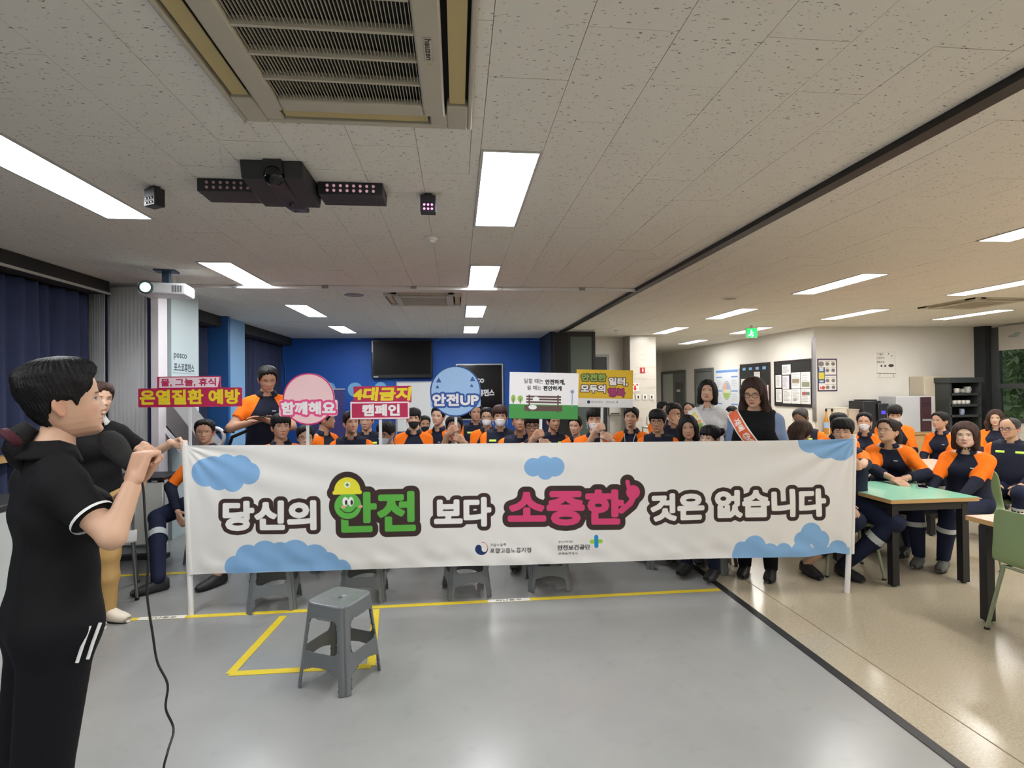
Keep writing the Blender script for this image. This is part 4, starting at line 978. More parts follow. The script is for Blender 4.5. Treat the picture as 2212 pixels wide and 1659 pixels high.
def figure(J, h=.015, g=1.0, fem=False, sleeve='long', hem=.06, loose=1.0, thigh=1.0, belly=0.0, neckcut=.006):
    pts = np.array([v for k, v in J.items() if k != 'X']); P, n, lo = grid3(pts.min(0)-.17, pts.max(0)+.14, h)
    X = J['X']; P = P.astype(f32)
    def lat(c, w, r): return cone(P, J[c]-X*w if isinstance(c, str) else c-X*w, J[c]+X*w if isinstance(c, str) else c+X*w, r, r)
    tor = lat('pel', .07*g, .112*g*(1.06 if fem else 1))
    tor = smin(tor, lat('wai', .055*g, (.098 if fem else .104)*g+belly*.03), .09)
    if belly: tor = smin(tor, ell(P, J['wai']+np.array([0, -.05, .0]), (.13*g, .09+belly*.05, .13)), .06)
    tor = smin(tor, lat('che', .075*g, .103*g), .09)
    tor = smin(tor, lat(J['sho']-np.array([0, 0, .02]), .095*g, .056*g), .07)
    if fem: tor = smin(tor, smin(ell(P, J['che']+X*.065+[0, -.085, -.01], (.055, .038, .055)), ell(P, J['che']-X*.065+[0, -.085, -.01], (.055, .038, .055)), .03), .03)
    nck = cone(P, J['sho']+[0, 0, .0], J['hed'], .060 if not fem else .052, .052 if not fem else .045)
    nck = smin(nck, cone(P, J['nek'], J['sho']+X*.1, .04, .04), .04); nck = smin(nck, cone(P, J['nek'], J['sho']-X*.1, .04, .04), .04)
    arms = []; fore = []
    for s in 'LR':
        arms.append(smin(cone(P, J['sh'+s], J['elb'+s], .050*g, .040*g), ell(P, J['sh'+s], (.052*g, .052*g, .052*g)), .03)); fore.append(cone(P, J['elb'+s], J['wri'+s], .041*g, .027))
    legs = []; cal = []
    for s in 'LR':
        legs.append(cone(P, J['hip'+s], J['kne'+s], .088*g*thigh, .066*g)); cal.append(smin(cone(P, J['kne'+s], (J['kne'+s]*.6+J['ank'+s]*.4), .057*g, .056*g), cone(P, (J['kne'+s]*.6+J['ank'+s]*.4), J['ank'+s], .055*g, .040), .03))
    A = np.minimum(arms[0], arms[1]); FA = np.minimum(fore[0], fore[1]); Lg = np.minimum(legs[0], legs[1]); Ca = np.minimum(cal[0], cal[1])
    lower = smin(lat('pel', .07*g, .112*g), smin(Lg, Ca, .02), .05)
    body = smin(smin(smin(tor, nck, .03), smin(A, FA, .015), .035), smin(Lg, Ca, .02), .05)
    out = {}
    out['body'] = surfnet(body.reshape(n), lo, h)
    # top: torso and sleeves, a bit looser than the body
    Pz = P[:, 2]
    sl = smin(A, FA, .015) if sleeve == 'long' else A
    t = smin(tor, sl, .04)-.013*loose
    t = smin(t, nck-.006, .02)
    # neck opening
    up = J['hed']-J['sho']; up /= np.linalg.norm(up); nz = (P-J['nek'])@up
    t = np.maximum(t, nz+neckcut)
    tz = (P-J['pel'])@((J['wai']-J['pel'])/np.linalg.norm(J['wai']-J['pel']))
    d_arm = np.minimum(A, FA)
    t = np.maximum(t, np.where(d_arm < tor-.0, -1, -(tz+hem)))
    if sleeve != 'long':
        cut = np.full(len(P), -1.0)
        for i, s in enumerate('LR'):
            ax = J['elb'+s]-J['sh'+s]; L = np.linalg.norm(ax); tt = ((P-J['sh'+s])@ax)/L
            cut = np.where((arms[i] < tor) & (arms[i] <= A+1e-6), tt-L*(.62 if sleeve == 'short' else .86), cut)
        t = np.maximum(t, cut)
    else:
        for i, s in enumerate('LR'):
            ax = J['wri'+s]-J['elb'+s]; L = np.linalg.norm(ax); tt = ((P-J['elb'+s])@ax)/L
            t = np.where(fore[i] < np.minimum(tor, A), np.maximum(t, tt-L*.97), t)
    V, Fc = surfnet(t.reshape(n), lo, h)
    # raglan: positive inside the orange panel
    def raglan(V):
        Q = V.astype(f32); r = V-J['sho']; x = np.abs(r@X); z = r[:, 2]
        m = x-(.048+np.maximum(.045-z, -.1)*.50)
        dt = np.minimum.reduce([cone(Q, J[c]-X*w, J[c]+X*w, rr, rr) for c, w, rr in (('wai', .055*g, .10*g), ('che', .075*g, .103*g), ('sho', .095*g, .056*g))])
        da = np.full(len(V), 9.); cut = np.full(len(V), 9.)
        for s in 'LR':
            ax = J['elb'+s]-J['sh'+s]; L = np.linalg.norm(ax); tu = ((V-J['sh'+s])@ax)/L
            fx = J['wri'+s]-J['elb'+s]; L2 = np.linalg.norm(fx); tf = ((V-J['elb'+s])@fx)/L2
            du = cone(Q, J['sh'+s], J['elb'+s], .05, .04); df = cone(Q, J['elb'+s], J['wri'+s], .041, .027); d = np.minimum(du, df)
            sc_ = np.where(du < df, np.clip(tu, 0, L), L+np.clip(tf, 0, L2)); near = d < da
            cut = np.where(near, L*.90-sc_, cut); da = np.minimum(da, d)
        return -np.minimum(np.maximum(m, dt-da), np.where(da < dt+.02, cut, 9))
    out['shirt'] = (V, Fc, raglan(V))
    tr = np.maximum(lower-.015*loose, -(1e9*0+0) - 9)
    trz = tz-.075
    tr = np.maximum(tr, np.where(tor < np.minimum(Lg, Ca)+.03, trz, -1))
    for i, s in enumerate('LR'):
        ax = J['ank'+s]-J['kne'+s]; L = np.linalg.norm(ax); tt = ((P-J['kne'+s])@ax)/L
        tr = np.where(cal[i] < legs[i], np.maximum(tr, tt-L*1.06), tr)
    out['trousers'] = surfnet(tr.reshape(n), lo, h)
    ve = np.maximum(smin(tor, nck-.0, .02)-.030, nz-.004); ve = np.maximum(ve, -(tz+.03))
    xx = np.abs((P-J['sho'])@X); ve = np.maximum(ve, xx-(.158*g+np.maximum(0, -(P-J['sho'])[:, 2]-.12)*.3))
    out['vest'] = surfnet(ve.reshape(n), lo, h)
    return out

# ---- heads.  chin at z=0, crown at z=.235, front is -y
HZ = np.array([0, .006, .014, .03, .05, .07, .09, .115, .14, .165, .19, .208, .222, .231, .235])
HW = np.array([.006, .024, .036, .049, .058, .064, .068, .0725, .0755, .0765, .0725, .062, .047, .028, .002])
HF = np.array([.066, .078, .084, .0875, .088, .0875, .0875, .088, .0895, .0895, .084, .073, .056, .034, .002])
HB = np.array([-.03, -.008, .008, .03, .052, .070, .083, .094, .101, .103, .097, .085, .065, .040, .002])
def sph(x, k=2.2): return np.sign(x)*np.abs(x)**(2/k)
def head_base(z, phi, fat=1.0, jaw=1.0):
    w = np.interp(z, HZ, HW)*fat; f = np.interp(z, HZ, HF); b = np.interp(z, HZ, HB)
    jf = np.clip((.09-z)/.09, 0, 1); w = w*(1+(jaw-1)*jf)
    s, c = np.sin(phi), np.cos(phi); cy = np.where(c >= 0, -f*np.abs(c)**.86, b*np.abs(c)**.9)
    return np.stack([w*np.sign(s)*np.abs(s)**.86, cy, z], -1)
def gau(x, c, s): return np.exp(-((x-c)/s)**2)
def face_disp(p, nose=1.0):
    x, z = p[..., 0], p[..., 2]; ax = np.abs(x); front = np.clip(-p[..., 1]/.05, 0, 1)
    n = np.interp(z, [.066, .074, .080, .088, .10, .115, .127, .14], [0, .009, .0175, .016, .011, .006, .003, 0])*nose
    d = n*np.exp(-(x/np.interp(z, [.07, .085, .12], [.014, .0105, .0085]))**2)+.006*gau(ax, .0135, .006)*gau(z, .0795, .006)
    d -= .0075*gau(ax, .032, .017)*gau(z, .118, .011); d += .0035*gau(ax, .032, .011)*gau(z, .1165, .006)
    d += .003*gau(ax, .03, .02)*gau(z, .139, .007); d += .004*gau(ax, .043, .02)*gau(z, .085, .018)
    d += gau(x, 0, .02)*(.0045*gau(z, .0535, .0045)+.0045*gau(z, .0425, .0045)-.003*gau(z, .0480, .002)-.003*gau(z, .031, .006))
    d += .005*gau(x, 0, .02)*gau(z, .014, .012)
    return d*front
ZR = np.unique(np.r_[np.linspace(0, .034, 7), np.linspace(.034, .064, 12), np.linspace(.064, .105, 10), np.linspace(.105, .146, 19), np.linspace(.146, .235, 8)])
_fr = np.linspace(-1, 1, 45)*1.05; PHR = np.r_[_fr, np.linspace(1.05, 2*PI-1.05, 18)[1:-1]]
def head_mesh(skin, browc, lipc, fat=1.0, jaw=1.0, nose=1.0, smile=0.0, eyes='open', brows=1.0, zr=None, phr=None):
    zr = ZR if zr is None else zr; phr = PHR if phr is None else phr
    Z, PH = np.meshgrid(zr, phr, indexing='ij'); p = head_base(Z, PH, fat, jaw); p[..., 1] -= face_disp(p, nose)
    x, z = p[..., 0], p[..., 2]; ax = np.abs(x); front = (p[..., 1] < -.03)
    zc = z-smile*.25*np.maximum(ax-.008, 0)
    col = np.empty(p.shape); col[:] = skin
    sk = np.array(skin)
    def mixc(m, c): 
        m = np.clip(m, 0, 1)[..., None]*front[..., None]; col[:] = col*(1-m)+np.array(c)*m
    mixc(.35*gau(ax, .045, .018)*gau(z, .082, .016), sk*[1.05, .72, .68])
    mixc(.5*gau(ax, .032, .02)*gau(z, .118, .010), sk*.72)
    mixc(.45*gau(ax, .011, .004)*gau(z, .0745, .003), sk*.35)
    mixc(1.2*gau(x, 0, .021)**1.2*(gau(zc, .0530, .0042)+gau(zc, .0430, .0046)), lipc)
    mixc(.9*np.clip(1.3-(ax/.022)**4, 0, 1)*gau(zc, .0480, .0014), sk*.25)
    bz = .1375-.10*np.maximum(ax-.034, 0)+.02*np.minimum(ax-.02, 0)
    mixc(1.25*brows*np.clip(1.6-((ax-.032)/.015)**4, 0, 1)*np.exp(-((z-bz)/.0030)**2), browc)
    if eyes == 'open':
        e = 1-((ax-.032)/.0135)**2-((z-.1172)/.0046)**2
        mixc(np.clip(e*2.5, 0, 1), (.62, .58, .55)); mixc(np.clip((1-((ax-.032)/.0058)**2-((z-.1172)/.0052)**2)*2.5, 0, 1), (.015, .01, .008))
        mixc(1.1*np.clip(1.5-((ax-.032)/.0145)**4, 0, 1)*np.exp(-((z-(.1212-14*(ax-.031)**2))/.0019)**2), (.02, .014, .012))
    else:
        mixc(1.1*np.clip(1.5-((ax-.032)/.014)**4, 0, 1)*np.exp(-((z-(.1165+10*(ax-.032)**2))/.0019)**2), (.03, .018, .014))
    n1, n2 = Z.shape; i = np.arange(n1*n2).reshape(n1, n2); r = np.roll(i, -1, 1)
    Fc = np.stack([i[:-1], r[:-1], r[1:], i[1:]], -1).reshape(-1, 4)
    V = p.reshape(-1, 3); Cc = col.reshape(-1, 3)
    # ears
    for s in (-1, 1):
        a = np.linspace(0, PI, 9); b = np.linspace(0, 2*PI, 15)[:-1]; A, B = np.meshgrid(a, b, indexing='ij')
        e = np.stack([.0105*np.sin(A)*np.cos(B), .0195*np.sin(A)*np.sin(B)*(1-.25*(np.cos(A) < 0)), .032*np.cos(A)], -1)
        rim = np.clip((np.hypot(e[..., 1]/.0195, e[..., 2]/.032)), 0, 1); e[..., 0] = np.where(e[..., 0] > 0, e[..., 0]*(.35+.9*rim**3), e[..., 0])
        e = e.reshape(-1, 3); rot = Matrix.Rotation(-.45, 3, 'Z') @ Matrix.Rotation(-.18, 3, 'X')
        e = e@np.array(rot).T; e[:, 0] = s*(e[:, 0]+.0735*fat); e[:, 1] += .016; e[:, 2] += .103
        m = len(b); ii = np.arange(len(a)*m).reshape(len(a), m); rr = np.roll(ii, -1, 1); fe = np.stack([ii[:-1], rr[:-1], rr[1:], ii[1:]], -1).reshape(-1, 4)
        if s > 0: fe = fe[:, ::-1]
        Fc = np.r_[Fc, fe+len(V)]; V = np.r_[V, e]; Cc = np.r_[Cc, np.tile(sk*[1.0, .86, .82], (len(e), 1))]
    return V, Fc, Cc
def zhair(phi, style, rs):
    a = np.abs((phi+PI) % (2*PI)-PI)*180/PI
    if style == 'bangs': zf = [.143, .141, .145, .120, .088, .112, .10, .06, .045, .045]
    elif style == 'part': zf = [.178, .165, .148, .128, .088, .112, .10, .06, .045, .045]
    elif style == 'bald': zf = [.235, .228, .215, .165, .10, .116, .10, .065, .05, .05]
    elif style == 'thin': zf = [.205, .198, .180, .14, .09, .114, .10, .065, .05, .05]
    elif style == 'tied': zf = [.192, .186, .172, .135, .10, .118, .10, .05, .035, .03]
    else: zf = [.186, .182, .17, .132, .088, .112, .10, .06, .045, .045]
    return np.interp(a, [0, 18, 36, 55, 76, 92, 108, 132, 155, 180], zf)
def hair_short(style, seed, thick=.020, fat=1.0, puff=1.0, fine=False):
    rs = np.random.RandomState(seed); zs = np.linspace(.015, .235, 90 if fine else 32); ph = np.linspace(0, 2*PI, 241 if fine else 81)[:-1]
    Z, PH = np.meshgrid(zs, ph, indexing='ij'); p = head_base(Z, PH, fat)
    c = np.array([0, .006, .12]); nrm = p-c; nrm[..., 2] *= 1.2; nrm /= np.linalg.norm(nrm, axis=-1)[..., None]
    k = rs.uniform(0, 6.28, 6); st = np.sin(PH*13+k[0]+Z*60)+.7*np.sin(PH*23+k[1]-Z*90)+.6*np.sin(PH*37+k[2])+.5*np.sin(PH*7+k[4]+Z*30)
    zh = zhair(PH, style, rs)+.0042*(np.sin(PH*17+k[3])+.8*np.sin(PH*29+k[5]))
    e = np.clip((Z-zh)/.016, 0, 1); e = e*e*(3-2*e)
    top = np.clip((Z-.12)/.09, 0, 1); th = (.008+(thick-.008)*top)*puff
    if style in ('bald', 'thin'): th = th*.55
    if fine: st = st*.5+1.0*np.sin(PH*61+k[0]*3+Z*140+3*np.sin(Z*40+PH*3))+.8*np.sin(PH*97+k[1]*2-Z*210)+1.5*np.sin(PH*9+Z*70+k[2])*np.sin(Z*55-PH*4)
    st = st*np.clip((.234-Z)/.03, 0, 1)
    t = -.012+(th+.012+.0022*st*(.4+.6*top))*e
    p = p+nrm*t[..., None]
    n1, n2 = Z.shape; i = np.arange(n1*n2).reshape(n1, n2); r = np.roll(i, -1, 1); V = p.reshape(-1, 3)
    Fc = np.stack([i[:-1], r[:-1], r[1:], i[1:]], -1).reshape(-1, 4)
    return V, Fc
def hair_sdf(style, seed, h=.009, fat=1.0):
    P, n, lo = grid3((-.17, -.15, -.30), (.17, .22, .29), h)
    cap = ell(P, (0, .010, .138), (.094*fat, .116, .122))
    cut = ell(P, (0, -.112, .085), (.068*fat, .088, .102)); und = ell(P, (0, -.02, -.01), (.075, .085, .085))
    d = np.maximum(cap, -cut)
    if style in ('long', 'longpart'):
        for s in (-1, 1):
            d = smin(d, cone(P, (s*.082, -.01, .13), (s*.096, .0, -.02), .024, .030), .02); d = smin(d, cone(P, (s*.096, .0, -.02), (s*.105, -.035, -.17), .032, .034), .03)
        d = smin(d, cone(P, (0, .06, .10), (0, .085, -.18), .075, .07), .04); d = np.maximum(d, -cut)
    elif style == 'bob':
        for s in (-1, 1): d = smin(d, cone(P, (s*.078, .0, .13), (s*.082, .01, .0), .026, .028), .02)
        d = smin(d, cone(P, (0, .05, .10), (0, .06, -.01), .075, .065), .03); d = np.maximum(d, -cut); d = np.maximum(d, -(P[:, 2]+.035))
    elif style == 'wavy':
        for s in (-1, 1): d = smin(d, cone(P, (s*.082, .005, .14), (s*.10, .02, .03), .030, .034), .02); d = smin(d, cone(P, (s*.1, .02, .03), (s*.10, .01, -.07), .034, .026), .03)
        d = smin(d, cone(P, (0, .06, .10), (0, .08, -.06), .085, .07), .03); d = np.maximum(d, -cut)
    else:
        d = np.maximum(d, -und); low = np.maximum(d, -(P[:, 2]-.045)-.35*(P[:, 1]-.0)); d = low
        if style == 'bun': d = smin(d, ell(P, (.05, .115, .16), (.045, .045, .042)), .012)
        if style == 'pony': d = smin(d, cone(P, (0, .11, .13), (.01, .165, .06), .030, .036), .015); d = smin(d, cone(P, (.01, .165, .06), (.02, .15, -.12), .036, .014), .02)
        if style == 'lowtail': d = smin(d, cone(P, (0, .095, .05), (0, .125, -.02), .026, .032), .02); d = smin(d, cone(P, (0, .125, -.02), (.0, .11, -.10), .030, .012), .02)
    V, Fc = surfnet(d.reshape(n), lo, h)
    ang = np.arctan2(V[:, 0], -V[:, 1]); rs = np.random.RandomState(seed); k = rs.uniform(0, 6, 4)
    st = np.sin(ang*21+k[0]+V[:, 2]*18)+.8*np.sin(ang*33+k[1]-V[:, 2]*30)+.6*np.sin(ang*11+k[2]+V[:, 2]*40)
    rr = np.hypot(V[:, 0], V[:, 1]-.02)[:, None]+1e-4
    V[:, :2] += (.0028*st)[:, None]*(V[:, :2]-[0, .02])/rr
    return V, Fc
def mask_mesh(fat=1.0):
    zs = np.linspace(-.006, .088, 16); ph = np.linspace(-1.12, 1.12, 31); Z, PH = np.meshgrid(zs, ph, indexing='ij')
    edge = np.abs(PH)/1.12; zz = .044+(Z-.044)*(1-.42*edge**2.2)
    p = head_base(np.clip(zz, .0, .2), PH*.98, fat); d = face_disp(p); tent = .011*np.exp(-(p[..., 0]/.03)**2)*np.clip((Z+.006)/.05, 0, 1)
    p[..., 1] -= np.maximum(d, tent)+.004*(1-edge**3)+.0015*np.sin(Z*420)*(1-edge); p[..., 0] *= 1.045; p[..., 2] = zz
    n1, n2 = Z.shape; i = np.arange(n1*n2).reshape(n1, n2)
    return p.reshape(-1, 3), np.stack([i[:-1, :-1], i[:-1, 1:], i[1:, 1:], i[1:, :-1]], -1).reshape(-1, 4)

m_skin = bpy.data.materials.new('skin'); m_skin.use_nodes = True
_n = m_skin.node_tree; _a = _n.nodes.new('ShaderNodeVertexColor'); _a.layer_name = 'Col'; _p = _n.nodes['Principled BSDF']
_n.links.new(_a.outputs['Color'], _p.inputs['Base Color']); _p.inputs['Roughness'].default_value = .5; _p.inputs['Specular IOR Level'].default_value = .35
def hairmat(c): return mat('hair_%d_%d_%d' % c, C(*c), .55, spec=.22, var=.35, vscale=60, bump=.35, bscale=160)
NAVY = C(30, 34, 50); ORANGE = C(240, 118, 28)
m_uni = attr_mat('uniform_cloth', NAVY, [('rag', ORANGE)], soft=.003, rough=.85, spec=.2, bump=.25, bscale=40)
m_navy = mat('navy_cloth', NAVY, .85, spec=.2, var=.15, vscale=20, bump=.25, bscale=40)
m_trou = mat('navy_trousers', C(30, 36, 58), .85, spec=.2, var=.15, vscale=15, bump=.25, bscale=30)
m_lime = mat('reflective_lime', C(196, 240, 90), .5)
m_refl = mat('reflective_silver', C(186, 192, 192), .4)
m_maskw = mat('mask_white', C(228, 228, 232), .8); m_maskb = mat('mask_black', C(26, 26, 28), .8); m_maskc = mat('mask_blue', C(190, 206, 224), .8)
m_glassf = mat('spectacle_frame', C(30, 26, 26), .35)
m_shoe = mat('black_shoe', C(34, 34, 36), .5, var=.2, vscale=40); m_sole = mat('dark_sole', C(22, 22, 22), .7)
def shoe_arrays():
    prof = [(-.078, .030, .060, .090), (-.062, .040, .066, .108), (-.02, .041, .07, .112), (.03, .044, .062, .098), (.08, .050, .050, .076), (.13, .050, .042, .064), (.172, .040, .034, .054), (.196, .022, .024, .040)]
    V = []; seg = 14
    for (t, w, hs, ht) in prof:
        for k in range(seg):
            a = 2*PI*k/seg; c, s = math.cos(a), math.sin(a); V.append((w*math.copysign(abs(c)**.7, c), -t, .022+(ht-.022)*max(s, 0)**.8 if s > 0 else .018*(1+max(s, -1))+.004))
    n = len(prof); Fc = [(i*seg+k, i*seg+(k+1) % seg, (i+1)*seg+(k+1) % seg, (i+1)*seg+k) for i in range(n-1) for k in range(seg)]+[tuple(range(seg)), tuple((n-1)*seg+k for k in range(seg-1, -1, -1))]
    return V, Fc
_sv, _sf = shoe_arrays()
SHOE = mesh_from(_sv, _sf, 'shoe'); SHOE.materials.append(m_shoe)
_b = MB(); _pl = [(.038*math.cos(a)*(1+.25*(math.sin(a) > 0)), -.055-.13*math.sin(a)) for a in np.linspace(0, 2*PI, 20)[:-1]]
_b.prism(_pl, 0, .020, 'xy'); SOLE = mesh_from(_b.v, _b.f, 'sole', True, 40); SOLE.materials.append(m_sole)
def add_shoes(root, J, base, yaw=(0, 0), pitch=(0, 0), m=None):
    for i, s in enumerate('LR'):
        a = J['ank'+s]; 
        me = SHOE
        if m is not None: me = SHOE.copy(); me.materials.clear(); me.materials.append(m)
        o = mobj('shoe', me, m_shoe, root); fl = base if base is not None else a[2]-.09
        o.location = (a[0], a[1], max(fl, a[2]-.10) if pitch[i] == 0 else a[2]-.085); o.rotation_euler = (pitch[i], 0, yaw[i])
        q = mobj('sole', SOLE, m_sole, o)
def ribbon(root, name, V, m, thick=.003): pass
def hand_matrix(w, xdir, ydir, mirror):
    x = np.array(xdir, float); x /= np.linalg.norm(x); y = np.array(ydir, float); y -= x*(x@y); y /= np.linalg.norm(y); z = np.cross(x, y)
    return np.c_[x, y, z], np.array(w)
SKINS = [(.56, .345, .235), (.50, .295, .195), (.62, .40, .285), (.45, .26, .17), (.62, .42, .32)]
FIG = {}
NPER = [0]
def person(label, J, fig, loc, rz=0, sc=1.0, head=(0, 0, 0), skin=0, hair='short', hairc=(22, 20, 20), top='polo', glasses=None, mask=None, handk=('relaxed', 'relaxed'), handdir=None, shoes=True,
           fat=1.05, jaw=1.0, smile=0.0, eyes='open', fem=False, thick=.02, puff=1.0, mats=None, headfine=False, floor=None, bands=True, shoe_m=None, shoeyaw=(0, 0), shoepitch=(0, 0), headsc=.97, strips=True, hairh=.009, collar=True, tail=None, band=1.0):
    NPER[0] += 1; seed = NPER[0]
    root = empty('person', loc, rz, label, 'person'); root.scale = (sc, sc, sc)
    sk = np.array(SKINS[skin]); V, Fc = fig['body']; Cc = np.tile(sk, (len(V), 1))
    hc = np.array([lin(c) for c in hairc])
    lipc = sk*[1.0, .55, .52] if not fem else np.array([.45, .12, .11])
    kw = dict(fat=fat, jaw=jaw, smile=smile, eyes=eyes, brows=.75 if fem else 1.0)
    if headfine: kw.update(zr=np.unique(np.r_[ZR, (ZR[1:]+ZR[:-1])/2]))
    hv, hf, hcol = head_mesh(sk, np.minimum(hc*1.2, sk*.35), lipc, **kw)
    Rh = np.array(Matrix.Rotation(head[0], 3, 'Z') @ Matrix.Rotation(head[1], 3, 'X') @ Matrix.Rotation(head[2], 3, 'Y'))
    piv = np.array([0, .02, .045])
    def hp(v): return (np.asarray(v)-piv)*headsc@Rh.T+J['hed']
    parts_v = [V, hp(hv)]; parts_f = [Fc, hf]; parts_c = [Cc, hcol]
    for i, s in enumerate('LR'):
        k = handk[i]
        if k is None: continue
        v, f = hand(k); v = v.copy(); f = f.copy()
        ax = J['wri'+s]-J['elb'+s]
        if handdir and handdir.get(s): xd, yd = handdir[s]
        else: xd, yd = ax, (np.array([-1 if s == 'L' else 1, 0, .2]) if -ax[2] < np.linalg.norm(ax)*.85 else np.array([0, -1, 0]))
        if s == 'L': v[:, 1] *= -1; f = f[:, ::-1]; yd = -np.array(yd, float) if not (handdir and handdir.get(s)) else -np.array(yd, float)
        Rm, w = hand_matrix(J['wri'+s], xd, yd, s == 'L')
        parts_v.append(v@Rm.T+w+(np.array(xd)/np.linalg.norm(xd))*.012); parts_f.append(f); parts_c.append(np.tile(sk*[1, .95, .93], (len(v), 1)))
    off = 0; FF = []
    for v, f in zip(parts_v, parts_f): FF.append(f+off); off += len(v)
    mobj('body', mesh_from(np.concatenate(parts_v), np.concatenate(FF), 'body', cols=np.concatenate(parts_c)), m_skin, root)
    # clothes
    mats = mats or {}
    def gar(key, nm, m, attr=False):
        g = fig[key]; ck = '_'+key
        if ck not in fig or mats:
            fig[ck] = mesh_from(g[0], g[1], nm, attrs={'rag': g[2]} if attr else None)
            if mats: me = fig.pop(ck); me.materials.append(m); return mobj(nm, me, m, root)
            fig[ck].materials.append(m)
        return mobj(nm, fig[ck], m, root)
    gar('shirt', 'shirt', mats.get('shirt', m_uni), 'shirt' not in mats)
    gar('trousers', 'trousers', mats.get('trousers', m_trou))
    bv = fig['vest'] if (top == 'vest' or 'vest' in mats) else fig['shirt']
    if top == 'vest' or 'vest' in mats: gar('vest', 'vest', mats.get('vest', m_navy))
    if top == 'vest' and strips and not mats:
        if '_bvh' not in fig: fig['_bvh'] = BVHTree.FromPolygons([tuple(p) for p in fig['vest'][0]], [tuple(int(i) for i in q) for q in fig['vest'][1]])
        X = J['X']; c = J['sho']
        for s in (-1, 1):
            if ('_strip', s) not in fig:
                us = np.linspace(.045, .125, 7)*s; vs = np.linspace(-.068, -.043, 3); pts = []
                for v_ in vs:
                    for u_ in us:
                        o_ = c+X*u_+np.array([0, -.6, v_]); hit = fig['_bvh'].ray_cast(Vector(o_), Vector((0, 1, 0)))
                        pts.append(tuple(hit[0]-Vector((0, .004, 0))) if hit[0] else tuple(c+X*u_+np.array([0, -.13, v_])))
                m_, n_ = 3, 7; ii = np.arange(21).reshape(3, 7); fs = np.stack([ii[:-1, :-1], ii[:-1, 1:], ii[1:, 1:], ii[1:, :-1]], -1).reshape(-1, 4)
                if s < 0: fs = fs[:, ::-1]
                fig[('_strip', s)] = mesh_from(np.array(pts), fs, 'reflective_strip'); fig[('_strip', s)].materials.append(m_lime)
            o = mobj('reflective_strip', fig[('_strip', s)], m_lime, root); q = o.modifiers.new('s', 'SOLIDIFY'); q.thickness = .003
    if top == 'polo' and not mats:
        if '_logo' not in fig:
            bv_ = BVHTree.FromPolygons([tuple(p) for p in fig['shirt'][0]], [tuple(int(i) for i in q) for q in fig['shirt'][1]]); pts = []
            for v_ in (-.112, -.103):
                for u_ in np.linspace(.040, .074, 5):
                    o_ = J['sho']+J['X']*u_+np.array([0, -.6, v_]); hit = bv_.ray_cast(Vector(o_), Vector((0, 1, 0))); pts.append(tuple(hit[0]-Vector((0, .003, 0))) if hit[0] else tuple(o_+[0, .48, 0]))
            fig['_logo'] = mesh_from(np.array(pts), np.array([[k, k+1, k+6, k+5] for k in range(4)]), 'chest_logo'); fig['_logo'].materials.append(m_refl)
        mobj('chest_logo', fig['_logo'], m_refl, root)
    # collar
    if collar:
        b = MB(); nk = J['nek']; up = J['hed']-J['sho']; up = up/np.linalg.norm(up); ang0 = .5
        pts = []; n_ = 20; rx, ry = (.068, .066) if not fem else (.060, .058)
        fwd = np.array([0, -1, 0]); lx = J['X']
        V = []
        for (rr, hh) in ((1.0, .036), (1.02, .040), (1.42, -.004), (1.40, -.012)):
            for k in range(n_+1):
                a = ang0+(2*PI-2*ang0)*k/n_; dip = .016*max(0, math.cos(a))*1.6
                V.append(nk+lx*math.sin(a)*rx*rr+fwd*math.cos(a)*ry*rr*1.03+up*(hh-dip))
        i = np.arange(4*(n_+1)).reshape(4, n_+1); Fc = np.stack([i[:-1, :-1], i[:-1, 1:], i[1:, 1:], i[1:, :-1]], -1).reshape(-1, 4)
        o = mobj('collar', mesh_from(np.array(V), Fc, 'collar'), mats.get('collar', m_navy), root); q = o.modifiers.new('s', 'SOLIDIFY'); q.thickness = .003
    # hair
    if hair:
        if hair in ('short', 'bangs', 'part', 'bald', 'thin', 'tied'): v, f = hair_short(hair, seed, thick, fat, puff, headfine)
        else: v, f = hair_sdf(hair, seed, hairh, fat)
        ho = mobj('hair', mesh_from(hp(v), f, 'hair'), hairmat(hairc), root)
        if tail:
            pts, rr = {'pony': ([(0, .10, .15), (0, .135, .14), (.01, .16, .08), (.02, .155, -.01), (.025, .14, -.10)], [.022, .030, .036, .028, .008]), 'bun': ([(.03, .085, .165), (.04, .11, .175), (.055, .13, .17), (.065, .14, .16)], [.025, .040, .042, .020]),
                       'low': ([(0, .085, .055), (0, .112, .035), (.0, .128, -.01), (.0, .125, -.05), (0, .115, -.085)], [.024, .034, .036, .026, .006])}[tail]
            MB().tube(hp(pts), rr, 14).build('hair_tail', hairmat(hairc), root)
    if mask:
        v, f = mask_mesh(fat); o = mobj('face_mask', mesh_from(hp(v), f, 'face_mask'), {'w': m_maskw, 'b': m_maskb, 'c': m_maskc}[mask], root); q = o.modifiers.new('s', 'SOLIDIFY'); q.thickness = .0015; q.offset = 1
        for s in (-1, 1):
            b = MB()
            for z0 in (.025, .066): b.tube([hp(np.array([[s*.074*fat, -.045, z0]]))[0], hp(np.array([[s*.080*fat, -.01, z0*.5+.045]]))[0], hp(np.array([[s*.079*fat, .022, .095]]))[0]], .0014, 5)
            b.build('mask_strap', {'w': m_maskw, 'b': m_maskb, 'c': m_maskc}[mask], o)
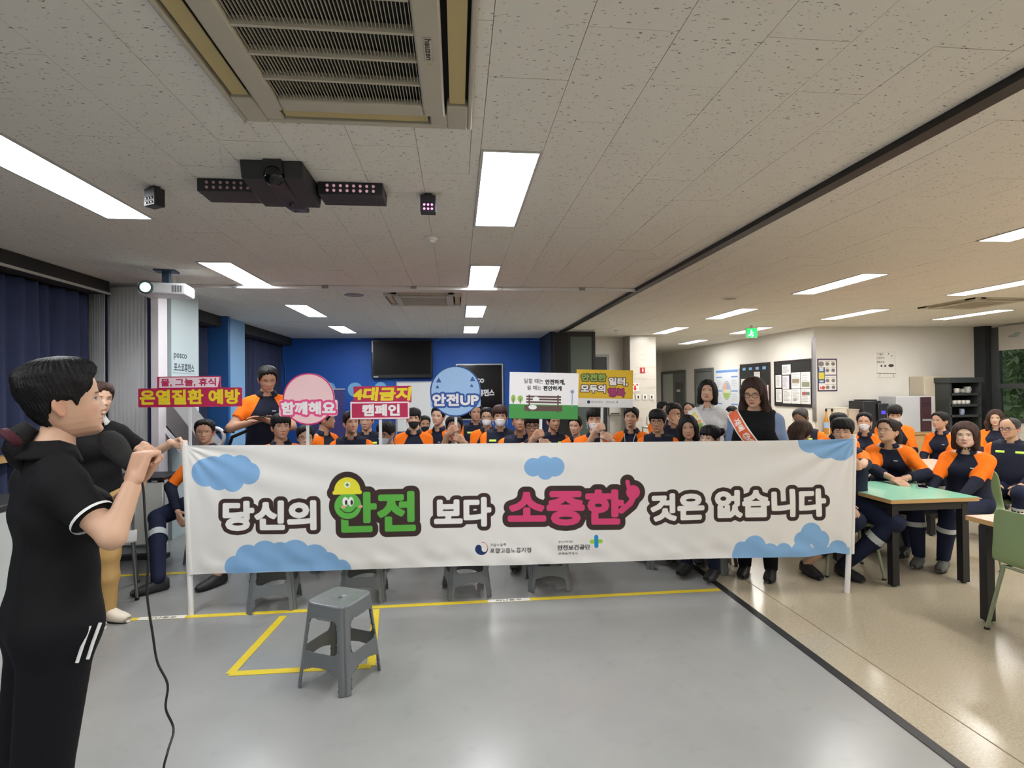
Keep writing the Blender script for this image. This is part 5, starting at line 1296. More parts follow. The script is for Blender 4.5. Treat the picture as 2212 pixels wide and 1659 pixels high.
    if glasses:
        b = MB(); r = .0022 if glasses == 'thick' else .0014
        for s in (-1, 1):
            ring = [(s*.033+.0245*sph(math.cos(a), 2.6), -.106+.06*abs(s*.033+.0245*math.cos(a))**1.4*6, .1165+.0185*sph(math.sin(a), 2.6)) for a in np.linspace(0, 2*PI, 25)]
            b.tube(hp(ring), r, 6, cap=False)
            b.tube(hp([(s*.057, -.094, .121), (s*.0785*fat, -.06, .119), (s*.081*fat, .012, .117), (s*.079*fat, .03, .104)]), r*.9, 6)
        b.tube(hp([(-.009, -.107, .119), (0, -.1095, .1215), (.009, -.107, .119)]), r, 6)
        gm = m_glassf if glasses != 'gold' else mat('gold_frame', C(170, 140, 90), .3, .8)
        b.build('glasses', gm, root)
    if bands and 'trousers' not in mats:
        for s in 'LR':
            a, b_ = J['kne'+s], J['ank'+s]; p0_, p1_ = a*.70+b_*.30, a*.60+b_*.40
            MB().tube([p0_, p1_], .083*band, 18, cap=False).build('reflective_band', m_refl, root)
    if shoes: add_shoes(root, J, floor, shoeyaw, shoepitch, shoe_m)
    return root
# ================================================================ the people
def depth_pt(px, py, d): return O3+ray(px, py)*d
def tolocal(W, loc, rz, sc):
    r = (np.array(W)-np.array(loc))/sc; c, s = math.cos(-rz), math.sin(-rz); return np.array([c*r[0]-s*r[1], s*r[0]+c*r[1], r[2]])
SITTOP = .917
STANDTOP = 1.737
DK = 1.08
def seat_place(px, top, d, seat=.45):
    p = depth_pt(px, top, d); sc = (p[2]-seat-.03)/SITTOP
    if sc > 1.06: sc = 1.06; seat = p[2]-.03-SITTOP*sc
    if sc < .90: sc = .90; seat = max(.40, p[2]-.03-SITTOP*sc)
    return np.array([p[0], p[1], seat+.03]), sc, seat
_JS = skeleton('sit'); ARCH = {'m': (_JS, figure(_JS, h=.0175))}
_J = skeleton('sit', sw=.172); ARCH['w'] = (_J, figure(_J, h=.0175, g=1.1, belly=.3))
_J = skeleton('sit', sw=.146, ua=.265, fa=.235); ARCH['f'] = (_J, figure(_J, h=.0175, g=.9, fem=True))
_J = skeleton('sit', twist=.35); ARCH['t'] = (_J, figure(_J, h=.0175))
def face_cam(p): return -math.atan2(p[0], p[1])
def crowd(label, px, ytop, d, arch='m', turn=0.0, chair='stool', short=None, **kw):
    loc, sc, seat = seat_place(px, ytop, d*DK); J, fg = ARCH[arch]; rz = face_cam(loc)+turn
    r = person(label, J, fg, tuple(loc), rz, sc, floor=-(seat+.03)/sc, fem=(arch == 'f'), **kw)
    if chair == 'stool':
        st = make_stool(loc[0], loc[1], rz, 'grey plastic stool under the '+short); st.scale = (1, 1, seat/SH)
    else:
        st = green_chair(loc[0], loc[1], rz, 'sage green moulded chair under the '+short); st.scale = (1, 1, seat/.445)
    return r
BK = (20, 18, 18); DB = (38, 28, 24); RB = (54, 34, 30); GR = (60, 58, 56)
crowd('seated person in orange shouldered polo next to the round pink sign, facing the banner', 606, 892, 4.72, turn=-.15, head=(.35, -.05, 0), hair='bangs', skin=1, short='polo wearer next to the pink sign')
crowd('person in polo turned sideways behind the round pink sign', 700, 880, 5.75, 't', turn=.5, head=(.9, 0, 0), skin=3, short='person turned sideways behind the pink sign')
crowd('seated person in lime striped vest between the pink and the crimson signs', 758, 887, 5.2, turn=-.1, head=(.35, -.12, 0), hair='part', top='vest', skin=1, fat=.98, short='vest wearer between the pink and crimson signs')
crowd('person in vest sitting directly behind the crimson box sign', 792, 884, 5.85, 'w', turn=-.1, head=(-.1, 0, 0), top='vest', skin=0, short='vest wearer behind the crimson box sign')
crowd('person in black mask and orange shouldered polo before the whiteboard', 893, 880, 5.9, turn=0, mask='b', hair='bangs', skin=0, short='black mask wearer before the whiteboard')
crowd('half hidden person in black mask behind the polo wearer before the whiteboard', 916, 901, 6.7, turn=.2, mask='b', skin=1, short='half hidden black mask wearer')
crowd('person in polo turned aside between the whiteboard and the round blue sign', 947, 877, 6.3, turn=-.5, head=(.15, -.05, .08), hair='short', skin=2, short='polo wearer beside the round blue sign')
crowd('person in lime striped vest mostly hidden behind the round blue sign', 1027, 870, 6.9, 'w', turn=.1, top='vest', skin=1, short='vest wearer behind the round blue sign')
crowd('person with glasses and white mask in polo before the black display board', 1052, 879, 6.35, turn=-.1, mask='w', glasses='thin', hair='short', skin=1, short='masked polo wearer before the display board')
crowd('person in white mask and lime striped vest beside the white and green sign', 1080, 874, 5.75, turn=.0, mask='w', hair='bangs', hairc=RB, top='vest', skin=0, puff=1.15, short='masked vest wearer beside the green sign')
crowd('person in lime striped vest, chin raised below the white and green sign', 1123, 884, 5.2, 'w', turn=-.1, head=(.1, -.22, 0), hair='thin', top='vest', skin=3, short='vest wearer with raised chin below the green sign')
crowd('person in vest sitting behind the stick of the white and green sign', 1194, 888, 5.95, turn=.2, head=(.2, 0, 0), top='vest', skin=1, short='vest wearer behind the green sign stick')
crowd('person in plain polo seated between the green sign and the yellow sign stick', 1244, 897, 5.75, 'f', turn=-.1, head=(-.2, .05, 0), hair='short', eyes='closed', skin=2, short='polo wearer between green and yellow signs')
ly = crowd('person in polo with a pale lanyard before the marble pillar', 1363, 878, 5.8, 'm', turn=-.25, head=(.1, -.1, .05), hair='part', skin=0, short='lanyard wearer')
MB().tube([(-.062, .02, .635), (-.066, -.06, .595), (-.045, -.118, .50), (-.012, -.135, .40), (.0, -.138, .36), (.012, -.135, .40), (.045, -.118, .50), (.066, -.06, .595), (.062, .02, .635)], .0035, 6).build('lanyard', mat('lanyard_pale', C(170, 186, 200), .6), ly)
crowd('person with thin glasses in lime striped vest next to the lanyard wearer', 1421, 883, 5.25, turn=-.05, head=(-.1, .05, 0), hair='bangs', glasses='thin', top='vest', skin=3, puff=1.25, short='vest wearer next to the lanyard')
crowd('person showing only the head behind the one resting a hand on the mouth', 1432, 866, 7.3, turn=.6, skin=1, top='vest', short='person behind the raised hand')
crowd('person peeking past the shoulder of the white sash wearer', 1489, 867, 7.6, turn=-.2, hair='thin', skin=0, short='person behind the white sash')
crowd('person in plain navy top seated below the white sash', 1487, 896, 4.75, 'f', turn=-.1, head=(.1, .0, -.06), hair='bob', skin=1, mats=dict(shirt=m_navy, trousers=m_trou), short='navy top wearer below the white sash')
crowd('person glancing aside, face half hidden by the banner near the two sashes', 1537, 917, 4.42, 'f', turn=-.35, head=(-.25, .02, 0), hair='bangs', tail='bun', skin=2, short='person half hidden near the two sashes')
crowd('small figure seen between the two sash wearers', 1581, 877, 6.9, 'f', turn=-.1, hair='bob', skin=0, short='figure between the sash wearers')
crowd('person in lime striped vest and glasses looking down by the wall corner', 1733, 877, 5.9, 'w', turn=-.2, head=(-.15, .45, 0), hair='thin', hairc=GR, glasses='thin', eyes='closed', top='vest', skin=3, short='vest wearer looking down by the corner')
crowd('person bent low behind the banner beside the orange sash wearer', 1722, 905, 5.1, 'f', turn=1.2, head=(.6, .35, 0), hair='wavy', hairc=(56, 40, 32), skin=1, short='person bent low beside the orange sash')
crowd('person sitting directly behind the one gripping the right banner pole', 1810, 891, 5.35, turn=.3, hair='bangs', skin=1, puff=1.2, short='person behind the pole holder')
crowd('person in white mask and polo sitting upright behind the mint table', 1867, 890, 5.9, 'f', 0.0, 'chair', head=(-.1, -.05, 0), mask='w', hair='tied', tail='low', eyes='closed', skin=0, short='masked person behind the mint table')
crowd('person in white mask with head bowed before the water purifier', 1931, 872, 6.6, 'm', 0.1, 'chair', head=(0, .35, 0), mask='w', hair='bangs', skin=2, puff=1.15, short='masked person with bowed head')
crowd('person in polo at the far pink table looking aside', 2033, 903, 6.25, 'f', -.35, 'chair', head=(-.35, -.05, 0), hair='tied', tail='low', skin=0, short='polo wearer at the far pink table')
crowd('person in polo by the window, behind the vest wearer with dark rimmed glasses', 2151, 889, 6.7, 'f', -.1, 'chair', hair='wavy', hairc=(60, 42, 34), skin=2, short='polo wearer by the window')
crowd('person in dark rimmed glasses and lime striped vest near the window', 2184, 905, 5.15, 'w', -.15, 'chair', head=(-.35, .05, 0), hair='bald', hairc=GR, glasses='thick', top='vest', skin=0, fat=1.1, short='vest wearer near the window')

# man with a hand at his mouth
loc, sc, seat = seat_place(1454, 869, 6.45); rz = face_cam(loc)+.05
J = skeleton('sit', handL=(.05, -.20, .66), poleL=(.6, -.2, -.8)); xl = np.array([-.45, .25, .86]); xl /= np.linalg.norm(xl)
person('person with glasses and vest resting a hand on the mouth', J, figure(J, h=.0175), tuple(loc), rz, sc, head=(.15, .1, 0), glasses='thick', skin=3, top='vest', handk=('relaxed', 'relaxed'), handdir={'L': (xl, (-.7, 0, .3))}, floor=-(seat+.03)/sc)
make_stool(loc[0], loc[1], rz, 'grey plastic stool under the person resting a hand on the mouth').scale = (1, 1, seat/SH)
# ---- people holding signs: both fists close round the stick
STICKS = {}
def holder(label, px, ytop, d, spx, hpy, dst, key, arch='m', turn=0, short='', gap=.085, **kw):
    loc, sc, seat = seat_place(px, ytop, d*DK); rz = face_cam(loc)+turn
    S1 = depth_pt(spx, hpy, dst*DK); S2 = S1-np.array([0, 0, gap*1.0]); STICKS[key] = S1
    a1, a2 = tolocal(S1, loc, rz, sc), tolocal(S2, loc, rz, sc)
    xr = np.array([.66, -.52, .54]); xl = np.array([-.66, -.52, .54]); xr /= np.linalg.norm(xr); xl /= np.linalg.norm(xl)
    zr = np.cross(xr, [0, 0, 1.]); zl = np.cross(xl, [0, 0, -1.]); zr /= np.linalg.norm(zr); zl /= np.linalg.norm(zl)
    wr = a1-xr*.095+zr*.034; wl = a2-xl*.095+zl*.034
    J = skeleton('sit', handR=wr, handL=wl, poleR=(-.2, -.25, -1), poleL=(.2, -.25, -1), sw=.146 if arch == 'f' else .160)
    fg = figure(J, h=.0175, g=.9 if arch == 'f' else 1.0, fem=arch == 'f')
    r = person(label, J, fg, tuple(loc), rz, sc, handk=('grip', 'grip'), handdir={'R': (xr, (0, 0, 1)), 'L': (xl, (0, 0, 1))}, floor=-(seat+.03)/sc, **kw)
    make_stool(loc[0], loc[1], rz, 'grey plastic stool under the '+short).scale = (1, 1, seat/SH)
holder('seated person with glasses holding the stick of the round pink sign', 660, 917, 4.72, 666, 990, 4.42, 's2', turn=-.05, head=(.0, 0, 0), hair='part', glasses='thin', skin=2, top='vest', short='pink sign holder')
holder('person in pale blue mask and glasses holding the crimson box sign', 838, 908, 4.78, 823, 990, 4.45, 's3', turn=-.35, head=(-.3, .15, 0), hair='bangs', glasses='thin', mask='c', skin=3, top='vest', short='crimson sign holder')
holder('person raising the round blue sign, fists before the face', 981, 897, 5.0, 985, 926, 4.64, 's4', turn=0, hair='short', skin=1, top='vest', fat=1.12, short='blue sign holder')
holder('person with thick rimmed glasses raising the white and green sign', 1152, 891, 4.72, 1170, 936, 4.40, 's5', turn=-.1, hair='bangs', glasses='thick', skin=3, short='green sign holder')
holder('person in white mask raising the yellow sign', 1285, 879, 5.2, 1302, 922, 4.88, 's6', turn=-.05, mask='w', hair='bangs', eyes='closed', skin=2, short='yellow sign holder')

# ---- seated man by the folding partition, one leg showing beside the banner pole
loc, sc, seat = seat_place(444, 904, 5.15); rz = -.55
S1 = depth_pt(413, 1000, 4.78); STICKS['s1'] = S1
a2 = tolocal(S1, loc, rz, sc)-np.array([0, 0, .05])
xr = np.array([.78, -.6, .12]); xr /= np.linalg.norm(xr); xl = xr*[-1, 1, 1]
K = tolocal(depth_pt(340, 1118, 4.98), loc, rz, sc); A_ = tolocal(flr(342, 1250, .10), loc, rz, sc)
J = skeleton('sit', sw=.172, elbR=tolocal(depth_pt(368, 1052, 5.10), loc, rz, sc), wriR=tolocal(depth_pt(384, 1105, 4.95), loc, rz, sc), handL=a2-xl*.095+np.cross(xl, [0, 0, -1.])*.034, poleR=(-.9, .3, -.3), poleL=(.6, .1, -.8), kneR=K, ankR=A_, kneL=tolocal(depth_pt(455, 1110, 4.75), loc, rz, sc), ankL=tolocal(flr(470, 1238, .10), loc, rz, sc))
person('person with glasses in lime striped vest seated beside the left banner pole', J, figure(J, h=.013), tuple(loc), rz, sc, head=(.8, .0, 0), hair='short', glasses='gold', top='vest', skin=0, fat=1.12, handk=('grip', 'relaxed'), handdir={'L': (xl, (0, 0, 1))}, floor=-(seat+.03)/sc, shoeyaw=(0, -.35), thick=.016)
make_stool(loc[0]+.03, loc[1], rz+.4, 'grey stool under the person beside the left banner pole').scale = (1, 1, seat/SH)

# ---- man at the right banner pole
PRW = flr(1830, 1280); 
loc, sc, seat = seat_place(1820, 902, 4.66); rz = face_cam(loc)+.35
S1 = aty(1845, 1008, PRW[1]); a1 = tolocal(S1+np.array([0, 0, 0]), loc, rz, sc)
xl = np.array([-.55, -.83, .1]); xl /= np.linalg.norm(xl); zl = np.cross(xl, [0, 0, -1.])
KL = tolocal((3.46, 3.97, .50), loc, rz, sc); AL = tolocal((3.20, 4.20, .10), loc, rz, sc)
J = skeleton('sit', handL=a1-xl*.095+zl*.034, poleL=(.8, .2, -.5), kneL=KL, ankL=AL, kneR=KL+np.array([-.30, .02, 0]), ankR=AL+np.array([-.30, .02, 0]), sw=.168)
person('person in lime striped vest gripping the right banner pole', J, figure(J, h=.014, g=1.08), tuple(loc), rz, sc, head=(-.45, .02, 0), hair='bangs', eyes='closed', smile=.8, top='vest', skin=0, puff=1.35, fat=1.1, handk=('grip', 'relaxed'), handdir={'L': (xl, (0, 0, 1))}, floor=-(seat+.03)/sc, shoeyaw=(.5, .3))
green_chair(loc[0], loc[1], rz, 'moulded chair under the person gripping the right banner pole')

# ---- women at the mint table
loc = np.array([4.27, 4.90, .47]); sc = .95; rz = -.85
hR = tolocal((3.93, 4.52, .748), loc, rz, sc); hL = tolocal((4.02, 4.50, .745), loc, rz, sc)
J = skeleton('sit', sw=.150, ua=.265, fa=.235, lean=.42, handR=hR, handL=hL, poleR=(-1, .2, -.3), poleL=(1, .2, -.3))
r = person('person in glasses and polo leaning both arms on the mint table', J, figure(J, h=.013, g=.98, fem=True), tuple(loc), rz, sc, head=(-.45, -.2, 0), hair='tied', tail='pony', hairc=DB, glasses='thin', eyes='closed', smile=1.0, skin=0, fem=True, floor=-.47/sc, handk=('fist', 'relaxed'), fat=1.08)
green_chair(4.30, 4.95, rz, 'sage green moulded chair under the person leaning on the mint table')
loc = np.array([4.56, 4.40, .45]); sc = .88; rz = -.95
KR = tolocal((4.02, 4.38, .52), loc, rz, sc); KL = tolocal((4.12, 4.15, .52), loc, rz, sc); AR = tolocal((4.03, 4.36, .10), loc, rz, sc); AL = tolocal((4.15, 4.24, .10), loc, rz, sc)
J = skeleton('sit', sw=.156, ua=.265, fa=.235, lean=.10, handR=tolocal((4.18, 4.42, .60), loc, rz, sc), handL=tolocal((4.27, 4.20, .60), loc, rz, sc), kneR=KR, kneL=KL, ankR=AR, ankL=AL)
person('person in orange sleeved polo upright at the mint table, arms lowered', J, figure(J, h=.013, g=1.06, fem=True), tuple(loc), rz, sc, head=(.05, -.05, 0), hair='bob', hairc=(58, 40, 34), skin=4, fem=True, floor=-.45/sc, fat=1.16, jaw=1.12, headsc=1.04, hairh=.007, shoe_m=mat('grey_trainer', C(84, 84, 80), .6, var=.3, vscale=60))
green_chair(4.62, 4.42, rz, 'sage green moulded chair under the upright person at the mint table')

# ---- standing man at the back, looking at a phone
p = depth_pt(576, 787, 5.65); sc = p[2]/STANDTOP; rz = face_cam(p)+.05; loc = np.array([p[0], p[1], 0])
hR = tolocal(depth_pt(556, 908, 5.45), loc, rz, sc); hL = tolocal(depth_pt(576, 908, 5.42), loc, rz, sc)
J = skeleton('stand', handR=hR, handL=hL, poleR=(-1, .3, -.3), poleL=(1, .3, -.3))
person('standing person in orange shouldered polo looking down at a phone', J, figure(J, h=.014, sleeve='short'), tuple(loc), rz, sc, head=(.1, .35, 0), eyes='closed', skin=1, floor=0, handk=('relaxed', 'relaxed'), bands=False, thick=.018)
ph = empty('mobile_phone', tuple(depth_pt(574, 900, 5.36)), rz, 'dark mobile phone held by the standing polo wearer', 'phone')
boxo('case', -.07, .07, -.036, .036, -.004, .004, mat('phone_black', C(20, 20, 22), .3), ph, bev=.002); boxo('screen', -.064, .064, -.033, .033, .004, .005, MATS['phone_glass'], ph)

# ---- the two women with sashes
def sash(root, fg, J, layers, base, mname, x0, x1, z0, z1, wid):
    g = fg['vest'] if '_useV' in fg else fg['shirt']
    bvh = BVHTree.FromPolygons([tuple(p) for p in g[0]], [tuple(int(i) for i in q) for q in g[1]])
    ns, nt = 70, 14; a = np.array([x0, z0]); b = np.array([x1, z1]); L = np.linalg.norm(b-a); u = (b-a)/L; v = np.array([-u[1], u[0]])
    S, T = np.meshgrid(np.linspace(0, L, ns), np.linspace(-wid/2, wid/2, nt), indexing='ij'); P2 = np.c_[S.ravel(), T.ravel()]; V = []
    cy = J['che'][1]
    for s, t in P2:
        q = a+u*s+v*t; hit = bvh.ray_cast(Vector((q[0], cy-.6, q[1])), Vector((0, 1, 0))); V.append((q[0], hit[0][1]-.008 if hit[0] else np.nan, q[1]))
    V = np.array(V); yy = V[:, 1].reshape(ns, nt)
    for i in range(ns):
        bad = np.isnan(yy[i])
        if bad.all(): yy[i] = yy[i-1] if i else cy-.02
        elif bad.any(): yy[i][bad] = np.nanmax(yy[i])
    for _ in range(3): yy[1:-1] = (yy[:-2]+yy[1:-1]*2+yy[2:])/4-.0006
    V[:, 1] = yy.ravel(); i = np.arange(ns*nt).reshape(ns, nt); Fc = np.stack([i[:-1, :-1], i[1:, :-1], i[1:, 1:], i[:-1, 1:]], -1).reshape(-1, 4)
    LY = layers(P2, L, wid); me = mesh_from(V, Fc, 'sash', attrs={'L%d' % k: l[0] for k, l in enumerate(LY)})
    o = mobj('sash', me, attr_mat(mname, base, [('L%d' % k, l[1]) for k, l in enumerate(LY)], soft=.004, rough=.45), root); q = o.modifiers.new('s', 'SOLIDIFY'); q.thickness = .003
    return o
m_lgrey = mat('light_grey_polo', C(196, 196, 198), .85, spec=.2, bump=.2, bscale=40); m_blkc = mat('black_cloth', C(18, 18, 20), .85, spec=.2, bump=.2, bscale=40)
p = depth_pt(1528, 820, 5.55); sc = p[2]/STANDTOP; rz = face_cam(p)-.1; loc = np.array([p[0], p[1], 0])
J = skeleton('stand', sw=.146, ua=.27, fa=.235); fg = figure(J, h=.013, g=.92, fem=True, sleeve='short')
r = person('standing person in pale grey polo wearing a white printed sash', J, fg, tuple(loc), rz, sc, head=(.0, -.16, .04), hair='bob', skin=0, fem=True, mats=dict(shirt=m_lgrey, trousers=m_blkc, collar=m_lgrey), floor=0, jaw=1.06, shoe_m=m_shoe)
def s1(P, L, w): return [(sd_box(P, .30, L, -w*.46, w*.46, .02), C(232, 110, 50)), (sd_un(sd_circ(P, .06, 0, .022), sd_circ(P, .10, .012, .018)), C(226, 206, 110)), (sd_un(sd_circ(P, .19, .0, .024), sd_circ(P, .225, -.01, .022)), C(150, 190, 90)), (sd_circ(P, .155, .01, .02), C(236, 170, 90)), (sd_text(np.c_[P[:, 0], P[:, 1]], '안전', .33, .42, -.03, .03, .002), C(245, 240, 235))]
sash(r, fg, J, s1, C(228, 228, 222), 'sash_white', -.165, .12, 1.42, .98, .10)
p = depth_pt(1630, 815, 4.55); sc = p[2]/STANDTOP; rz = face_cam(p)-.12; loc = np.array([p[0], p[1], 0])
J = skeleton('stand', sw=.158, ua=.27, fa=.24); fg = figure(J, h=.013, g=1.04, fem=True); fg['_useV'] = 1
m_bsh = mat('blue_grey_shirt', C(116, 134, 164), .8, spec=.2, var=.1, vscale=12, bump=.2, bscale=30)
r = person('standing person in black vest and glasses wearing an orange sash', J, fg, tuple(loc), rz, sc, head=(-.1, .22, 0), hair='long', hairc=(52, 36, 30), glasses='thick', eyes='closed', skin=0, fem=True, mats=dict(shirt=m_bsh, trousers=m_blkc, vest=m_blkc, collar=m_blkc), floor=0, fat=1.1, headsc=1.0, collar=False, hairh=.007)
def s2(P, L, w):
    L_ = [(sd_box(P, .0, L, -w*.40, w*.40), C(226, 96, 48))]
    ring = sd_un(*[np.abs(sd_circ(P, .24+.062*k, 0, .026))-.004 for k in range(2)])
    L_.append((sd_un(ring, sd_text(P, '안', .222, .258, -.016, .016, .001), sd_text(P, '전', .284, .32, -.016, .016, .001), sd_text(P, '예방', .35, .45, -.03, .03, .002), sd_text(P, '재해', .07, .18, -.03, .03, .002)), C(245, 238, 232)))
    return L_
sash(r, fg, J, s2, C(240, 236, 230), 'sash_orange', -.185, .125, 1.43, .97, .105)

# ---- woman holding the left banner pole, standing behind the presenter
PLW = flr(413, 1328)
p = depth_pt(205, 823, 3.75); loc = np.array([p[0], p[1], 0]); sc = p[2]/STANDTOP; rz = face_cam(p)+.25
S1 = aty(402, 962, PLW[1]); a1 = tolocal(S1-np.array([.03, 0, -.0]), loc, rz, sc)
xl = tolocal(S1, loc, rz, sc)-np.array([.15, .02, 1.36]); xl /= np.linalg.norm(xl); zl = np.cross(xl, [0, 0, -1.])
J = skeleton('stand', sw=.148, ua=.27, fa=.245, handL=a1-xl*.09+zl*.03, poleL=(.3, .6, -.8), kneL=(.07, -.03, .48), kneR=(-.07, -.03, .48), ankL=(.07, .0, .08), ankR=(-.075, .0, .08))
fg = figure(J, h=.013, g=.92, fem=True, sleeve='mid')
r = person('standing person in black top and tan trousers stretching an arm to the left banner pole', J, fg, tuple(loc), rz, sc, head=(.25, .0, .06), hair='part', hairc=(60, 40, 32), eyes='closed', smile=1.0, skin=2, fem=True, handk=('grip', 'relaxed'), handdir={'L': (xl, (0, 0, 1))}, floor=0, mats=dict(shirt=m_blkc, trousers=mat('tan_trousers', C(186, 150, 92), .8, bump=.2, bscale=30), collar=mat('white_collar', C(226, 224, 220), .7)), shoe_m=mat('white_trainer', C(224, 214, 196), .6), shoeyaw=(.4, .4))
q = J['elbL']*.45+J['shL']*.55
MB().lathe([(.018, 0), (.018, .004), (0, .005)], seg=14).build('sleeve_badge', MATS['white_collar'], r, tuple(J['elbL']*.8+J['shL']*.2+np.array([-.0, -.058, .01])), (PI/2, 0, 0))

# ---- presenter with the microphone
loc = np.array([-1.24, 1.80, 0]); sc = .978; rz = 2.40
WR = tolocal(depth_pt(284, 1052, 1.60), loc, rz, sc); WL = tolocal(depth_pt(296, 1040, 1.70), loc, rz, sc)
J = skeleton('stand', sw=.140, ua=.265, fa=.23, handR=WR, handL=WL, poleL=(.35, -.1, -1), elbR=tolocal(depth_pt(243, 1160, 1.53), loc, rz, sc), wriR=WR, kneL=(.065, .06, .48), kneR=(-.065, .05, .48), ankL=(.07, .13, .08), ankR=(-.07, .12, .08), hipL=(.07, .01, .90), hipR=(-.07, .01, .90))
fg = figure(J, h=.010, g=.86, fem=True, sleeve='short', loose=1.2, hem=.10, thigh=1.02, neckcut=-.010)
mic0 = depth_pt(303, 1030, 1.62); mic1 = depth_pt(232, 945, 1.72); md = tolocal(mic1, (0, 0, 0), rz, 1)-tolocal(mic0, (0, 0, 0), rz, 1); md /= np.linalg.norm(md)
up_ = np.array([0, 0, 1.])
def fixd(v): v = np.array(v, float); return v/np.linalg.norm(v)
xR = fixd(np.array([.15, -.35, 1.0])); xL = fixd(np.array([-.25, -.45, .9]))
r = person('presenter in black polo with white cuff stripes speaking into a microphone', J, fg, tuple(loc), rz, sc, head=(-.2, -.12, 0), hair='tied', tail='low', thick=.03, hairc=(16, 14, 15), skin=0, fem=True, smile=.8, handk=('grip', 'grip'), handdir={'R': (xR, md), 'L': (xL, md)}, mats=dict(shirt=m_blkc, trousers=mat('black_track_trousers', C(15, 15, 20), .85, spec=.2, bump=.2, bscale=40), collar=m_blkc), floor=0, headfine=True, headsc=1.0)
for s in 'LR':
    ax = J['elb'+s]-J['sh'+s]; L = np.linalg.norm(ax); c0 = J['sh'+s]+ax*.585; c1 = J['sh'+s]+ax*.625
    MB().tube([c0, c1], .0595, 24, cap=False).build('cuff_stripe', mat('white_stripe', C(214, 216, 214), .7), r)
for k in (-1, 1):
    c = J['hipR']+np.array([-.100, -.045+k*.013, -.02])
    MB().tube([c+np.array([.004, -.02, .05]), c+np.array([-.002, .0, 0]), c+np.array([-.004, .014, -.045])], .005, 6).build('pocket_stripe', MATS['white_stripe'], r)
MB().lathe([(.03, -.012), (.036, 0), (.03, .012)], seg=18).build('hair_tie', mat('maroon_scrunchie', C(70, 20, 34), .8), r, tuple(J['hed']+np.array([0, .115, -.03])), (.9, 0, 0))
# microphone
mic = empty('microphone', tuple(mic0), 0, 'black corded microphone with foam cover in the presenter\'s hands', 'microphone')
d = (mic1-mic0); Ld = np.linalg.norm(d); d /= Ld
MB().tube([d*0, d*.03, d*.15], [.010, .012, .014], 14).build('handle', mat('mic_grey', C(120, 116, 112), .4, .4), mic)
fo = [(d*t) for t in np.linspace(.055, Ld+.02, 9)]; MB().tube(fo, [.019, .023, .026, .030, .034, .036, .035, .029, .012], 18).build('foam_cover', mat('foam_black', C(24, 23, 23), .95, bump=.6, bscale=300), mic)
cp = [mic0, depth_pt(310, 1060, 1.63), depth_pt(314, 1130, 1.63), depth_pt(320, 1210, 1.64), depth_pt(318, 1285, 1.65), depth_pt(330, 1370, 1.66), depth_pt(340, 1430, 1.67), depth_pt(362, 1478, 1.68), depth_pt(358, 1530, 1.68), depth_pt(375, 1575, 1.69), depth_pt(362, 1625, 1.6), depth_pt(352, 1680, 1.6)]
e_ = cp[-1]; cp += [e_*[1, 1, .5], np.array([e_[0]+.02, e_[1]-.05, .02]), np.array([e_[0]+.1, e_[1]-.5, .006]), np.array([e_[0]-.3, e_[1]-1.0, .006])]
cp = [np.array(q)-mic0 for q in cp]
sm = []
for i in range(len(cp)-1):
    p0_, p1_, p2_, p3_ = cp[max(i-1, 0)], cp[i], cp[i+1], cp[min(i+2, len(cp)-1)]
    for t in np.linspace(0, 1, 7)[:-1]: sm.append(.5*((2*p1_)+(-p0_+p2_)*t+(2*p0_-5*p1_+4*p2_-p3_)*t*t+(-p0_+3*p1_-3*p2_+p3_)*t**3))
sm.append(cp[-1])
MB().tube(sm, .0035, 8).build('cable', mat('cable_black', C(22, 18, 20), .5), mic)
# ================================================================ the banner
PL, PR = flr(413, 1328), flr(1830, 1280)
TL, BL, TR, BR = aty(400, 962, PL[1]), aty(413, 1240, PL[1]), aty(1843, 947, PR[1]), aty(1838, 1195, PR[1])
UX = (PR-PL)/np.linalg.norm(PR-PL); NX = np.array([UX[1], -UX[0], 0])       # towards the camera
def bp(px, py):
    d = ray(px, py); t = ((PL-O3)@NX)/(d@NX); W = O3+d*t; return np.array([(W-PL)@UX, W[2]])
uTL, uBL, uTR, uBR = bp(400, 962), bp(413, 1240), bp(1843, 947), bp(1838, 1195)
topc = np.array([bp(*q) for q in ((400, 962), (560, 961), (760, 960), (1100, 957), (1480, 953), (1700, 951), (1843, 947))])
botc = np.array([bp(*q) for q in ((413, 1240), (470, 1237), (760, 1229), (1100, 1219), (1480, 1207), (1740, 1201), (1772, 1196), (1800, 1192), (1838, 1197))])
nU, nV = 800, 150
s_ = np.linspace(0, 1, nU); t_ = np.linspace(0, 1, nV); S, T = np.meshgrid(s_, t_, indexing='ij')
ut = uTL[0]+S*(uTR[0]-uTL[0]); ub = uBL[0]+S*(uBR[0]-uBL[0])
U = ub+(ut-ub)*T; Vt = np.interp(ut, topc[:, 0], topc[:, 1]); Vb = np.interp(ub, botc[:, 0], botc[:, 1]); Vv = Vb+(Vt-Vb)*T
P2 = np.c_[U.ravel(), Vv.ravel()]
W_ = uTR[0]-uTL[0]
